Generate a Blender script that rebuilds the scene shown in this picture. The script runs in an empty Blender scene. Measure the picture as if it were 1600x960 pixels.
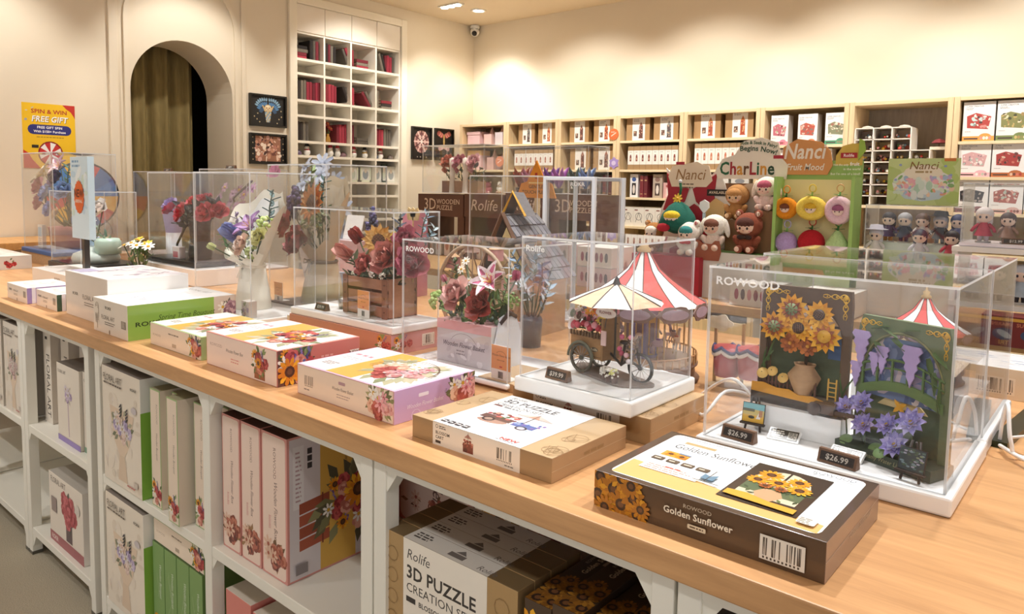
import bpy, math, random
import numpy as np
from mathutils import Matrix, Vector

PI = math.pi
S = bpy.context.scene
COL = S.collection

# ------------------------------------------------------------------ camera
CAM_H = 1.39
YAW, PITCH, ROLL = (math.radians(a) for a in (130.30510, 4.82514, -1.01692))
fw = Vector((math.cos(PITCH) * math.cos(YAW), math.cos(PITCH) * math.sin(YAW), -math.sin(PITCH)))
rt = Vector((math.sin(YAW), -math.cos(YAW), 0))
dn = fw.cross(rt)
c_, s_ = math.cos(ROLL), math.sin(ROLL)
rt, dn = c_ * rt + s_ * dn, -s_ * rt + c_ * dn
cd = bpy.data.cameras.new('camera')
cam = bpy.data.objects.new('camera', cd)
COL.objects.link(cam)
mw = Matrix((rt, -dn, -fw)).transposed().to_4x4()
mw.translation = Vector((0, 0, CAM_H))
cam.matrix_world = mw
cd.sensor_width = 36
cd.sensor_fit = 'HORIZONTAL'
cd.lens = 1144.646 / 1600 * 36
cd.shift_y = -(480 - 387.347) / 1600
cd.clip_start = 0.02
S.camera = cam

# ------------------------------------------------------------------ world, light, exposure
S.view_settings.view_transform = 'Standard'
S.view_settings.look = 'None'
S.view_settings.gamma = 1
S.view_settings.use_curve_mapping = False
S.view_settings.exposure = 0.7
w_ = bpy.data.worlds.new('shop_ambient')
w_.use_nodes = True
w_.node_tree.nodes['Background'].inputs[0].default_value = (0.98, 0.98, 1.0, 1)
w_.node_tree.nodes['Background'].inputs[1].default_value = 0.55
S.world = w_
CY = S.cycles
CY.transparent_max_bounces = 64
CY.max_bounces = 8
CY.diffuse_bounces = 4
CY.glossy_bounces = 4
CY.transmission_bounces = 6
CY.sample_clamp_indirect = 4
CY.caustics_reflective = False
CY.caustics_refractive = False
# downlights and added fill spots: (x, y, aimed x, aimed y, aimed z, watts, cone degrees)
CEIL = 3.1
LIGHTS = [
    (-0.2, 1.75, -0.3, 1.2, 0.9, 62, 75), (-1.0, 1.75, -1.1, 1.15, 0.9, 62, 75), (-1.8, 1.75, -1.9, 1.15, 0.9, 62, 75),
    (-2.6, 1.75, -2.7, 1.2, 0.9, 62, 75), (-3.5, 1.75, -3.5, 1.3, 0.9, 62, 75), (-4.4, 1.75, -4.4, 1.4, 0.9, 62, 75),
    (0.5, 1.75, 0.3, 1.3, 0.9, 62, 75),
    (0.1, -0.4, -0.3, 1.3, 1.15, 26, 55), (-1.0, -0.3, -1.2, 1.3, 1.15, 26, 55), (-2.2, -0.2, -2.3, 1.3, 1.15, 26, 55), (-3.6, -0.1, -3.6, 1.4, 1.15, 26, 55), (-4.8, 0.0, -4.6, 1.5, 1.15, 30, 60), (-3.3, -0.7, -3.5, -0.1, 0.0, 50, 75),  # front fill spots added to brighten the case contents, last one the floor
    (-1.0, 3.4, -1.0, 3.3, 0.9, 70, 85), (-2.2, 3.4, -2.2, 3.3, 0.9, 70, 85), (-3.5, 3.4, -3.5, 3.4, 0.9, 70, 85),
    (-0.4, 4.55, -0.4, 5.6, 1.6, 58, 95), (-1.6, 4.55, -1.6, 5.6, 1.6, 58, 95), (-2.8, 4.55, -2.8, 5.6, 1.6, 58, 95),
    (-4.0, 4.55, -4.0, 5.6, 1.6, 58, 95), (-4.95, 4.75, -5.2, 5.6, 1.7, 36, 95),
    (-4.7, 4.25, -5.6, 4.25, 1.8, 36, 90), (-4.75, 2.65, -5.6, 2.7, 1.9, 30, 80), (-4.7, 1.2, -5.6, 1.2, 1.5, 40, 90),
]
# ------------------------------------------------------------------ colour and materials
def lin(h):
    if not isinstance(h, str):
        return h
    h = h.lstrip('#')
    r = []
    for i in (0, 2, 4):
        c = int(h[i:i + 2], 16) / 255
        r.append(c / 12.92 if c <= 0.04045 else ((c + 0.055) / 1.055) ** 2.4)
    return tuple(r)

MAT = {}
def node_mat(name):
    m = bpy.data.materials.new(name)
    m.use_nodes = True
    nt = m.node_tree
    MAT[name] = m
    return m, nt, nt.nodes['Principled BSDF']

def pmat(name, rough=0.5, coat=0.0, coat_rough=0.08, metal=0.0, noise=0.08, scale=30.0, bump=0.0, stretch=None, sub=0.0, spec=0.5):
    m, nt, b = node_mat(name)
    N, K = nt.nodes, nt.links
    a = N.new('ShaderNodeAttribute'); a.attribute_name = 'Col'
    tc = N.new('ShaderNodeTexCoord')
    nz = N.new('ShaderNodeTexNoise'); nz.inputs['Scale'].default_value = scale; nz.inputs['Detail'].default_value = 4
    if stretch:
        mp = N.new('ShaderNodeMapping'); mp.inputs['Scale'].default_value = stretch
        K.new(tc.outputs['Object'], mp.inputs[0]); K.new(mp.outputs[0], nz.inputs['Vector'])
    else:
        K.new(tc.outputs['Object'], nz.inputs['Vector'])
    mr = N.new('ShaderNodeMapRange')
    mr.inputs[1].default_value = 0.25; mr.inputs[2].default_value = 0.75
    mr.inputs[3].default_value = 1 - noise; mr.inputs[4].default_value = 1 + noise * 0.6
    K.new(nz.outputs['Fac'], mr.inputs[0])
    mx = N.new('ShaderNodeVectorMath'); mx.operation = 'SCALE'
    K.new(a.outputs['Color'], mx.inputs[0]); K.new(mr.outputs[0], mx.inputs['Scale'])
    K.new(mx.outputs[0], b.inputs['Base Color'])
    b.inputs['Roughness'].default_value = rough
    b.inputs['Metallic'].default_value = metal
    b.inputs['Coat Weight'].default_value = coat
    b.inputs['Coat Roughness'].default_value = coat_rough
    b.inputs['Specular IOR Level'].default_value = spec
    if bump:
        bp = N.new('ShaderNodeBump'); bp.inputs['Strength'].default_value = bump; bp.inputs['Distance'].default_value = 0.002
        K.new(nz.outputs['Fac'], bp.inputs['Height']); K.new(bp.outputs[0], b.inputs['Normal'])
    return m

pmat('paper', 0.55, noise=0.03, scale=8)
pmat('film', 0.45, coat=0.6, coat_rough=0.1, noise=0.03, scale=6, bump=0.03)
pmat('paint', 0.45, noise=0.02, scale=5)
pmat('wall_paint', 0.8, noise=0.03, scale=2)
pmat('pine', 0.55, noise=0.16, scale=6, stretch=(9, 9, 1.0))
pmat('pine_x', 0.55, noise=0.14, scale=6, stretch=(1, 9, 9))
pmat('plywood', 0.6, noise=0.14, scale=40, stretch=(1, 1, 3))
pmat('fabric', 0.9, noise=0.12, scale=60, bump=0.3)
pmat('plush', 0.95, noise=0.16, scale=150, bump=0.9)
pmat('drape', 0.9, noise=0.25, scale=14, stretch=(4, 4, 0.6), bump=0.3)
pmat('petal', 0.6, noise=0.12, scale=40)
pmat('plastic', 0.3, noise=0.02, scale=10)
pmat('metal', 0.3, metal=1.0, noise=0.05, scale=20)
pmat('cable', 0.4, noise=0.02)
pmat('carpet', 0.95, noise=0.22, scale=260, bump=0.8)
pmat('wrap', 0.6, noise=0.07, scale=25, bump=0.2)

def counter_mat(name, axis_scale):
    m, nt, b = node_mat(name)
    N, K = nt.nodes, nt.links
    a = N.new('ShaderNodeAttribute'); a.attribute_name = 'Col'
    tc = N.new('ShaderNodeTexCoord')
    mp = N.new('ShaderNodeMapping'); mp.inputs['Scale'].default_value = axis_scale
    K.new(tc.outputs['Object'], mp.inputs[0])
    nz = N.new('ShaderNodeTexNoise'); nz.inputs['Scale'].default_value = 3.0; nz.inputs['Detail'].default_value = 8; nz.inputs['Roughness'].default_value = 0.65
    nz.inputs['Distortion'].default_value = 0.6
    K.new(mp.outputs[0], nz.inputs['Vector'])
    cr = N.new('ShaderNodeValToRGB')
    e = cr.color_ramp.elements
    e[0].position = 0.3; e[0].color = (0.78, 0.72, 0.66, 1)
    e[1].position = 0.7; e[1].color = (1.08, 1.06, 1.03, 1)
    K.new(nz.outputs['Fac'], cr.inputs[0])
    mx = N.new('ShaderNodeMix'); mx.data_type = 'RGBA'; mx.blend_type = 'MULTIPLY'; mx.inputs[0].default_value = 1
    K.new(a.outputs['Color'], mx.inputs[6]); K.new(cr.outputs[0], mx.inputs[7])
    K.new(mx.outputs[2], b.inputs['Base Color'])
    b.inputs['Roughness'].default_value = 0.38
    return m
counter_mat('counter_wood', (1.2, 14, 14))

def acrylic():
    m, nt, b = node_mat('acrylic')
    N, K = nt.nodes, nt.links
    N.remove(b)
    out = N['Material Output']
    tr = N.new('ShaderNodeBsdfTransparent'); tr.inputs[0].default_value = (0.985, 0.988, 0.99, 1)
    gl = N.new('ShaderNodeBsdfGlossy'); gl.inputs['Roughness'].default_value = 0.02
    df = N.new('ShaderNodeBsdfDiffuse'); df.inputs[0].default_value = (0.9, 0.9, 0.92, 1)
    fr = N.new('ShaderNodeFresnel')
    ge = N.new('ShaderNodeNewGeometry')     # thin sheet: both faces reflect alike
    ir = N.new('ShaderNodeMapRange'); ir.inputs[3].default_value = 1.4; ir.inputs[4].default_value = 1 / 1.4
    K.new(ge.outputs['Backfacing'], ir.inputs[0]); K.new(ir.outputs[0], fr.inputs['IOR'])
    m1 = N.new('ShaderNodeMixShader'); m1.inputs[0].default_value = 0.007
    K.new(tr.outputs[0], m1.inputs[1]); K.new(df.outputs[0], m1.inputs[2])
    m2 = N.new('ShaderNodeMixShader')
    K.new(fr.outputs[0], m2.inputs[0]); K.new(m1.outputs[0], m2.inputs[1]); K.new(gl.outputs[0], m2.inputs[2])
    K.new(m2.outputs[0], out.inputs[0])
    m, nt, b = node_mat('acrylic_edge')
    N, K = nt.nodes, nt.links
    N.remove(b)
    out = N['Material Output']
    tr = N.new('ShaderNodeBsdfTransparent')
    df = N.new('ShaderNodeBsdfDiffuse'); df.inputs[0].default_value = (0.93, 0.95, 0.97, 1)
    tl = N.new('ShaderNodeBsdfTranslucent'); tl.inputs[0].default_value = (0.93, 0.95, 0.97, 1)
    m0 = N.new('ShaderNodeMixShader'); m0.inputs[0].default_value = 0.5
    K.new(df.outputs[0], m0.inputs[1]); K.new(tl.outputs[0], m0.inputs[2])
    m1 = N.new('ShaderNodeMixShader'); m1.inputs[0].default_value = 0.62
    K.new(tr.outputs[0], m1.inputs[1]); K.new(m0.outputs[0], m1.inputs[2])
    K.new(m1.outputs[0], out.inputs[0])
acrylic()

def emit(name, col, strength):
    m, nt, b = node_mat(name)
    b.inputs['Base Color'].default_value = (*col, 1)
    b.inputs['Emission Color'].default_value = (*col, 1)
    b.inputs['Emission Strength'].default_value = strength
emit('lamp_glow', (1, 0.95, 0.86), 14)

# ------------------------------------------------------------------ mesh builder
class M:
    def __init__(s):
        s.v, s.f, s.c, s.mi, s.sm = [], [], [], [], []
        s.T = Matrix.Identity(4); s.stack = []
        s.col = (0.8, 0.8, 0.8); s.m = 0; s.smooth = False
    def push(s, t):
        s.stack.append(s.T.copy()); s.T = s.T @ t
        return s
    def pop(s):
        s.T = s.stack.pop()
    def pts(s, ps):
        b = len(s.v); T = s.T
        s.v += [tuple(T @ Vector(p)) for p in ps]
        return b
    def face(s, idx, c=None):
        s.f.append(tuple(idx)); s.c.append(lin(c) if c is not None else s.col); s.mi.append(s.m); s.sm.append(s.smooth)
    def poly(s, ps, c=None):
        b = s.pts(ps); s.face(range(b, b + len(ps)), c)
    def box(s, x0, y0, z0, x1, y1, z1, c=None, top=None, front=None, right=None, left=None, back=None, bottom=None):
        b = s.pts([(x0, y0, z0), (x1, y0, z0), (x1, y1, z0), (x0, y1, z0), (x0, y0, z1), (x1, y0, z1), (x1, y1, z1), (x0, y1, z1)])
        for q, k in (((0, 3, 2, 1), bottom), ((4, 5, 6, 7), top), ((0, 1, 5, 4), front), ((1, 2, 6, 5), right), ((2, 3, 7, 6), back), ((3, 0, 4, 7), left)):
            s.face([b + i for i in q], k if k is not None else c)
        return s
    def cbox(s, cx, cy, cz, w, d, h, c=None):
        return s.box(cx - w / 2, cy - d / 2, cz - h / 2, cx + w / 2, cy + d / 2, cz + h / 2, c)
    def tube(s, ps, r, n=6, c=None, closed=False, r2=None, caps=True):
        ps = [Vector(p) for p in ps]; k = len(ps); b = len(s.v); sm = s.smooth; s.smooth = n > 4
        up = None
        for i, p in enumerate(ps):
            if closed: d = ps[(i + 1) % k] - ps[i - 1]
            else: d = ps[min(i + 1, k - 1)] - ps[max(i - 1, 0)]
            d.normalize()
            if up is None:
                up = Vector((0, 0, 1)) if abs(d.z) < 0.9 else Vector((1, 0, 0))
            a = d.cross(up)
            if a.length < 1e-6: a = d.orthogonal()
            a.normalize(); q = a.cross(d).normalized(); up = q
            rr = r if r2 is None else r + (r2 - r) * i / max(1, k - 1)
            s.pts([p + (a * math.cos(t) + q * math.sin(t)) * rr for t in (2 * PI * j / n for j in range(n))])
        for i in range(k if closed else k - 1):
            for j in range(n):
                i2 = (i + 1) % k
                s.face((b + i * n + j, b + i * n + (j + 1) % n, b + i2 * n + (j + 1) % n, b + i2 * n + j), c)
        if not closed and caps:
            s.smooth = False
            s.face([b + j for j in range(n)][::-1], c); s.face([b + (k - 1) * n + j for j in range(n)], c)
        s.smooth = sm
        return s
    def lathe(s, prof, n=16, c=None, cols=None, arc=1.0, caps=False):
        b = len(s.v); sm = s.smooth; s.smooth = True
        for r, z in prof:
            s.pts([(r * math.cos(2 * PI * arc * j / n), r * math.sin(2 * PI * arc * j / n), z) for j in range(n)])
        for i in range(len(prof) - 1):
            for j in range(n if arc == 1 else n - 1):
                k = (j + 1) % n
                cc = cols[j % len(cols)] if cols else c
                s.face((b + i * n + j, b + i * n + k, b + (i + 1) * n + k, b + (i + 1) * n + j), cc)
        s.smooth = False
        if caps:
            s.face([b + j for j in range(n)][::-1], c); s.face([b + (len(prof) - 1) * n + j for j in range(n)], c)
        s.smooth = sm
        return s
    def ball(s, p, r, n=10, m=7, c=None, sc=(1, 1, 1)):
        s.push(Matrix.Translation(p) @ Matrix.Diagonal((*sc, 1)))
        s.lathe([(r * math.sin(PI * i / m) + 1e-5, -r * math.cos(PI * i / m)) for i in range(m + 1)], n, c)
        s.pop()
        return s
    def prism(s, ps, h, c=None, side=None):
        k = len(ps); b = s.pts([(x, y, 0) for x, y in ps] + [(x, y, h) for x, y in ps])
        s.face([b + i for i in range(k)][::-1], c); s.face([b + k + i for i in range(k)], c)
        for i in range(k):
            j = (i + 1) % k
            s.face((b + i, b + j, b + k + j, b + k + i), side if side is not None else c)
        return s
    def grid(s, fn, nu, nv, c=None, cfn=None):
        b = s.pts([fn(i / nu, j / nv) for j in range(nv + 1) for i in range(nu + 1)])
        sm = s.smooth; s.smooth = True
        for j in range(nv):
            for i in range(nu):
                a = b + j * (nu + 1) + i
                s.face((a, a + 1, a + nu + 2, a + nu + 1), cfn((i + .5) / nu, (j + .5) / nv) if cfn else c)
        s.smooth = sm
        return s
    def build(s, name, mat, parent=None, bevel=0, loc=None, rz=0):
        me = bpy.data.meshes.new(name)
        me.from_pydata(s.v, [], s.f)
        n = len(me.loops)
        if len(s.f):
            cnt = np.array([len(f) for f in s.f])
            cols = np.repeat(np.array([tuple(c)[:3] + (1.0,) for c in s.c], dtype=np.float32), cnt, axis=0)
            a = me.color_attributes.new('Col', 'FLOAT_COLOR', 'CORNER')
            a.data.foreach_set('color', cols.ravel())
            me.polygons.foreach_set('material_index', np.array(s.mi, dtype=np.int32))
            me.polygons.foreach_set('use_smooth', np.array(s.sm, dtype=bool))
        for q in (mat if isinstance(mat, (list, tuple)) else [mat]):
            me.materials.append(MAT[q])
        me.update()
        o = bpy.data.objects.new(name, me)
        COL.objects.link(o)
        if parent is not None: o.parent = parent
        if loc is not None: o.location = loc
        if rz: o.rotation_euler = (0, 0, rz)
        if bevel:
            b = o.modifiers.new('edge', 'BEVEL'); b.width = bevel; b.segments = 2; b.limit_method = 'ANGLE'
        return o

def thing(name, label, cat, loc=(0, 0, 0), rz=0, group=None):
    o = bpy.data.objects.new(name, None)
    COL.objects.link(o)
    o.empty_display_size = 0.05
    o.location = loc; o.rotation_euler = (0, 0, rz)
    return tag(o, label, cat, group)
def tag(o, label, cat, group=None):
    o['label'] = label; o['category'] = cat
    if group: o['group'] = group
    return o
def struct(o):
    o['kind'] = 'structure'
    return o
def stuff(o):
    o['kind'] = 'stuff'
    return o
def dup(root, loc, rz=None, label=None, group=None):
    r = root.copy(); COL.objects.link(r); r.location = loc
    if rz is not None: r.rotation_euler = (0, 0, rz)
    if label: r['label'] = label
    if group: r['group'] = group
    for ch in list(root.children):
        c = ch.copy(); COL.objects.link(c); c.parent = r
        for g in list(ch.children):
            d = g.copy(); COL.objects.link(d); d.parent = c
    return r
ORD = ['first', 'second', 'third', 'fourth', 'fifth', 'sixth', 'seventh', 'eighth', 'ninth', 'tenth', 'eleventh', 'twelfth']
def Tm(x=0, y=0, z=0, rx=0, ry=0, rz=0, s=1):
    return Matrix.Translation((x, y, z)) @ Matrix.Rotation(rz, 4, 'Z') @ Matrix.Rotation(ry, 4, 'Y') @ Matrix.Rotation(rx, 4, 'X') @ Matrix.Scale(s, 4)
def face_to(p, d, spin=0):
    """frame at p whose +Z points along d"""
    d = Vector(d).normalized()
    return Matrix.Translation(p) @ d.to_track_quat('Z', 'Y').to_matrix().to_4x4() @ Matrix.Rotation(spin, 4, 'Z')

# ------------------------------------------------------------------ lettering
GLY = {}
def load_glyphs():
    chars = 'ABCDEFGHIJKLMNOPQRSTUVWXYZabcdefghijklmnopqrstuvwxyz0123456789&$.,!+-\'?%'
    tmp = []
    for bold in (0, 1):
        for ch in chars:
            for body in (ch, ch + 'l'):
                cu = bpy.data.curves.new('lettering', 'FONT'); cu.body = body; cu.size = 1; cu.resolution_u = 2
                cu.offset = 0.022 if bold else 0.0
                o = bpy.data.objects.new('lettering', cu); COL.objects.link(o); tmp.append((bold, ch, len(body), o))
    dg = bpy.context.evaluated_depsgraph_get(); dg.update()
    wid = {}
    for bold, ch, n, o in tmp:
        e = o.evaluated_get(dg); me = e.to_mesh()
        xs = [v.co.x for v in me.vertices]
        if n == 1:
            GLY[(bold, ch)] = [[(me.vertices[i].co.x, me.vertices[i].co.y) for i in p.vertices] for p in me.polygons]
            wid[(bold, ch, 1)] = max(xs) if xs else 0
        else:
            wid[(bold, ch, 2)] = max(xs)
        e.to_mesh_clear()
    for bold in (0, 1):
        l1 = wid[(bold, 'l', 1)]
        for ch in chars:
            GLY[(bold, ch, 'w')] = wid[(bold, ch, 2)] - l1 + (0.015 if bold else 0)
        GLY[(bold, ' ')] = []; GLY[(bold, ' ', 'w')] = 0.28
    h = max(p[1] for q in GLY[(0, 'H')] for p in q)
    GLY['cap'] = h
    for bold, ch, n, o in tmp:
        cu = o.data; bpy.data.objects.remove(o); bpy.data.curves.remove(cu)
load_glyphs()

class P:
    """flat print laid on one face: origin, unit u, unit v, size (W, H)"""
    def __init__(s, m, o, u, v, W, H, lift=0.0003):
        s.m = m; s.o = Vector(o); s.u = Vector(u); s.v = Vector(v); s.n = s.u.cross(s.v); s.W = W; s.H = H; s.k = lift
    def put(s, ps, c, layer=True):
        q = ps
        for ax, lim, sg in ((0, 0.0, 1), (0, s.W, -1), (1, 0.0, 1), (1, s.H, -1)):
            r = []
            for i in range(len(q)):
                a, b = q[i - 1], q[i]
                da, db = (a[ax] - lim) * sg, (b[ax] - lim) * sg
                if (da >= 0) != (db >= 0):
                    t = da / (da - db); r.append((a[0] + (b[0] - a[0]) * t, a[1] + (b[1] - a[1]) * t))
                if db >= 0: r.append(b)
            q = r
            if len(q) < 3: return
        if layer: s.k += 0.000012
        s.m.poly([s.o + s.u * x + s.v * y + s.n * s.k for x, y in q], c)
    def rect(s, a, b, c, d, col): s.put([(a, b), (c, b), (c, d), (a, d)], col)
    def ell(s, x, y, a, b, rot, col, n=8, layer=True):
        cr, sr = math.cos(rot), math.sin(rot)
        s.put([(x + a * math.cos(t) * cr - b * math.sin(t) * sr, y + a * math.cos(t) * sr + b * math.sin(t) * cr) for t in (2 * PI * i / n for i in range(n))], col, layer)
    def rrect(s, a, b, c, d, r, col):
        ps = []
        for cx, cy, t0 in ((c - r, d - r, 0), (a + r, d - r, 90), (a + r, b + r, 180), (c - r, b + r, 270)):
            ps += [(cx + r * math.cos(math.radians(t0 + t)), cy + r * math.sin(math.radians(t0 + t))) for t in (0, 30, 60, 90)]
        s.put(ps, col)
    def line(s, ps, w, col):
        s.k += 0.000012
        for a, b in zip(ps, ps[1:]):
            dx, dy = b[0] - a[0], b[1] - a[1]; l = math.hypot(dx, dy) or 1; nx, ny = -dy / l * w / 2, dx / l * w / 2
            s.put([(a[0] - nx, a[1] - ny), (b[0] - nx, b[1] - ny), (b[0] + nx, b[1] + ny), (a[0] + nx, a[1] + ny)], col, False)
    def arc(s, x, y, r, a0, a1, w, col, n=16, ry=None):
        ry = r if ry is None else ry
        s.line([(x + r * math.cos(math.radians(a0 + (a1 - a0) * i / n)), y + ry * math.sin(math.radians(a0 + (a1 - a0) * i / n))) for i in range(n + 1)], w, col)
    def width(s, t, h, bold=0, sx=1.0): return sum(GLY[(bold, ch, 'w')] for ch in t) * h / GLY['cap'] * sx
    def text(s, t, x, y, h, col, al='l', bold=0, sx=1.0, shear=0.0, rot=0.0, curve=None):
        k = h / GLY['cap']; w = s.width(t, h, bold, sx)
        x0 = -w / 2 if al == 'c' else (-w if al == 'r' else 0)
        cr, sr = math.cos(rot), math.sin(rot)
        s.k += 0.00002
        for ch in t:
            for g in GLY[(bold, ch)]:
                q = []
                for a, b in g:
                    px, py = x0 + a * k * sx + b * k * shear, b * k
                    if curve:
                        th = px / curve; px, py = (curve + py) * math.sin(th), (curve + py) * math.cos(th) - curve
                    q.append((x + px * cr - py * sr, y + px * sr + py * cr))
                s.put(q, col, False)
            x0 += GLY[(bold, ch, 'w')] * k * sx
    def barcode(s, a, b, c, d, bg='e8e2d6', fg='4a4038', seed=1, n=26):
        R = random.Random(seed)
        s.rect(a, b, c, d, bg); s.k += 0.00002
        w = (c - a) * 0.86; x = a + (c - a) * 0.07; y0 = b + (d - b) * 0.18; y1 = d - (d - b) * 0.1
        st = w / n
        for i in range(n):
            if R.random() < 0.62:
                s.put([(x + i * st, y0), (x + (i + R.choice((.5, .8, 1))) * st, y0), (x + (i + R.choice((.5, .8, 1))) * st, y1), (x + i * st, y1)], fg, False)
        for i in range(10):
            s.put([(x + i * w / 10, b + (d - b) * .05), (x + (i + .5) * w / 10, b + (d - b) * .05), (x + (i + .5) * w / 10, b + (d - b) * .14), (x + i * w / 10, b + (d - b) * .14)], fg, False)
    def lines(s, x, y, w, n, dy, h, col, seed=0):
        """rows of print too small to read"""
        R = random.Random(seed)
        s.k += 0.00002
        for i in range(n):
            xx = x
            end = x + w * R.uniform(.7, 1)
            while xx < end:
                l = h * R.uniform(1.2, 4)
                s.put([(xx, y - i * dy), (min(end, xx + l), y - i * dy), (min(end, xx + l), y - i * dy + h), (xx, y - i * dy + h)], col, False)
                xx += l + h * .6
    def sunflower(s, x, y, r, rnd, pet=('f3b52a', 'e59a1a', 'd8831a'), cen='4a2c18'):
        a0 = rnd.uniform(0, 1)
        for i in range(12):
            a = a0 + i * PI / 6
            s.ell(x + .68 * r * math.cos(a), y + .68 * r * math.sin(a), .34 * r, .17 * r, a, rnd.choice(pet), 6)
        for i in range(10):
            a = a0 + .3 + i * PI / 5
            s.ell(x + .45 * r * math.cos(a), y + .45 * r * math.sin(a), .26 * r, .12 * r, a, pet[2], 6)
        s.ell(x, y, .4 * r, .4 * r, 0, cen, 10); s.ell(x, y, .22 * r, .22 * r, 0, '6b4426', 8)
    def rose(s, x, y, r, rnd, cols=('b5474a', 'cf6a66', 'e39a92')):
        for k, (rr, n) in enumerate(((.62, 6), (.36, 5), (.12, 3))):
            a0 = rnd.uniform(0, 6)
            for i in range(n):
                a = a0 + i * 2 * PI / n
                s.ell(x + rr * r * math.cos(a), y + rr * r * math.sin(a), (.42 - .09 * k) * r, (.34 - .08 * k) * r, a + PI / 2, rnd.choice(cols), 7)
    def daisy(s, x, y, r, rnd, pet='f4efe6', cen='d9a832'):
        for i in range(7):
            a = i * 2 * PI / 7
            s.ell(x + .6 * r * math.cos(a), y + .6 * r * math.sin(a), .42 * r, .2 * r, a, pet, 6)
        s.ell(x, y, .25 * r, .25 * r, 0, cen, 7)
    def spike(s, x, y, r, rnd, cols=('6a5590', '8a76b0')):
        a = rnd.uniform(.9, 2.2)
        for i in range(9):
            s.ell(x + r * (i / 5 - .6) * math.cos(a) + rnd.uniform(-.14, .14) * r, y + r * (i / 5 - .6) * math.sin(a), .16 * r, .11 * r, rnd.uniform(0, 3), rnd.choice(cols), 6)
    def leaf(s, x, y, r, a, col):
        c, d = math.cos(a), math.sin(a)
        s.put([(x, y), (x + r * (.5 * c - .22 * d), y + r * (.5 * d + .22 * c)), (x + r * c, y + r * d), (x + r * (.5 * c + .22 * d), y + r * (.5 * d - .22 * c))], col)
    def bouquet(s, x, y, w, h, seed, flowers, n=9, leaves=16, greens=('55683a', '6f8050', '3f5236', '8a9a62'), size=.2):
        R = random.Random(seed)
        for i in range(leaves):
            a = R.uniform(0, 2 * PI); q = R.uniform(.25, .5)
            s.leaf(x + w * q * math.cos(a) * .8, y + h * q * math.sin(a) * .8, .34 * min(w, h), a + R.uniform(-.6, .6), R.choice(greens))
        for i in range(n):
            a = i * 2.4 + R.uniform(-.3, .3); q = .4 * math.sqrt((n - 1 - i + .3) / n)
            getattr(s, flowers[i % len(flowers)][0])(x + w * q * math.cos(a), y + h * q * math.sin(a), size * min(w, h) * R.uniform(.8, 1.15), R, *flowers[i % len(flowers)][1:])
def face_prints(m, w, d, h):
    """print surfaces of a box whose base centre is the origin: front (-y), right (+x), top, left"""
    return (P(m, (-w / 2, -d / 2, 0), (1, 0, 0), (0, 0, 1), w, h), P(m, (w / 2, -d / 2, 0), (0, 1, 0), (0, 0, 1), d, h),
            P(m, (-w / 2, -d / 2, h), (1, 0, 0), (0, 1, 0), w, d), P(m, (-w / 2, d / 2, 0), (0, -1, 0), (0, 0, 1), d, h))
def carton(name, label, x, y, z, w, d, h, cols, deco=None, mat='film', rz=0, group=None, cat='box', bevel=0.0012, lid=True):
    """box with printed faces; cols: dict of face colours, deco(front, right, top, left) draws the print"""
    b = M()
    b.box(-w / 2, -d / 2, 0, w / 2, d / 2, h, **{k: lin(v) for k, v in cols.items()})
    o = b.build(name, mat, loc=(x, y, z), rz=rz, bevel=bevel)
    tag(o, label, cat, group)
    if deco:
        p = M(); deco(*face_prints(p, w, d, h))
        if p.f: p.build('printed_artwork', mat, o)
    return o
# ------------------------------------------------------------------ the setting
XL, YR = -5.6, 5.9                      # face of the left wall, face of the right wall
CREAM = lin('e8dcc6')
def Tyz(x):                             # draw in (Y, Z), extrude towards -X
    return Matrix(((0, 0, -1, x), (1, 0, 0, 0), (0, 1, 0, 0), (0, 0, 0, 1)))

m = M(); m.box(-9, -5, -0.05, 5, 7, 0, lin('b3a893')); struct(m.build('floor', 'carpet'))
m = M(); m.box(-9, -5, CEIL, 5, 7, CEIL + 0.1, lin('e2d2ba')); struct(m.build('ceiling', 'wall_paint'))
m = M(); m.box(-6.1, YR, 0, 5, YR + 0.15, CEIL, CREAM); struct(m.build('wall_right', 'wall_paint'))
AC, AR, AS, AB = 2.695, 0.394, 2.05, 0.42     # arch centre, radius, springing height, wall thickness
m = M(); m.col = CREAM
m.box(XL - AB, -5, 0, XL, 2.1, CEIL)
arch = [(AC - AR, 0), (2.1, 0), (2.1, CEIL), (3.2, CEIL), (3.2, 0), (AC + AR, 0)]
arch += [(AC + AR * math.cos(t), AS + AR * math.sin(t)) for t in (PI * i / 28 for i in range(29))]
m.push(Tyz(XL)); m.prism(arch, AB); m.pop()
m.box(XL - AB, 3.2, 0, XL, 3.66, CEIL)
m.box(XL - AB, 3.66, 2.93, XL, 4.865, CEIL)
m.box(XL - AB, 3.66, 0, XL - 0.3, 4.865, 2.93)
m.box(XL - AB, 4.865, 0, XL, YR + 0.15, CEIL)
struct(m.build('wall_left', 'wall_paint'))
# wall trim: pilaster strip, arched moulding, bookcase architrave
m = M(); m.col = CREAM; m.box(XL, 2.153, 0, XL + 0.022, 2.213, CEIL); struct(m.build('trim_1', 'paint', bevel=0.003))
m = M(); m.col = CREAM
for y0, y1, zt in ((3.105, 3.135, 2.55),): m.box(XL, y0, 0, XL + 0.018, y1, zt)
ro, ri = 0.44, 0.41
m.push(Tyz(XL + 0.018)); k = 20
for i in range(k):
    a, b = PI * i / k, PI * (i + 1) / k
    m.prism([(AC + ri * math.cos(a), 2.55 + ri * math.sin(a)), (AC + ro * math.cos(a), 2.55 + ro * math.sin(a)), (AC + ro * math.cos(b), 2.55 + ro * math.sin(b)), (AC + ri * math.cos(b), 2.55 + ri * math.sin(b))], 0.018)
m.pop(); m.box(XL, AC - ro, 0, XL + 0.018, AC - ri, 2.55)
struct(m.build('trim_2', 'paint'))
m = M(); m.col = CREAM; m.box(XL, 3.165, 0, XL + 0.02, 3.20, CEIL); struct(m.build('trim_3', 'paint', bevel=0.003))
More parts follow.
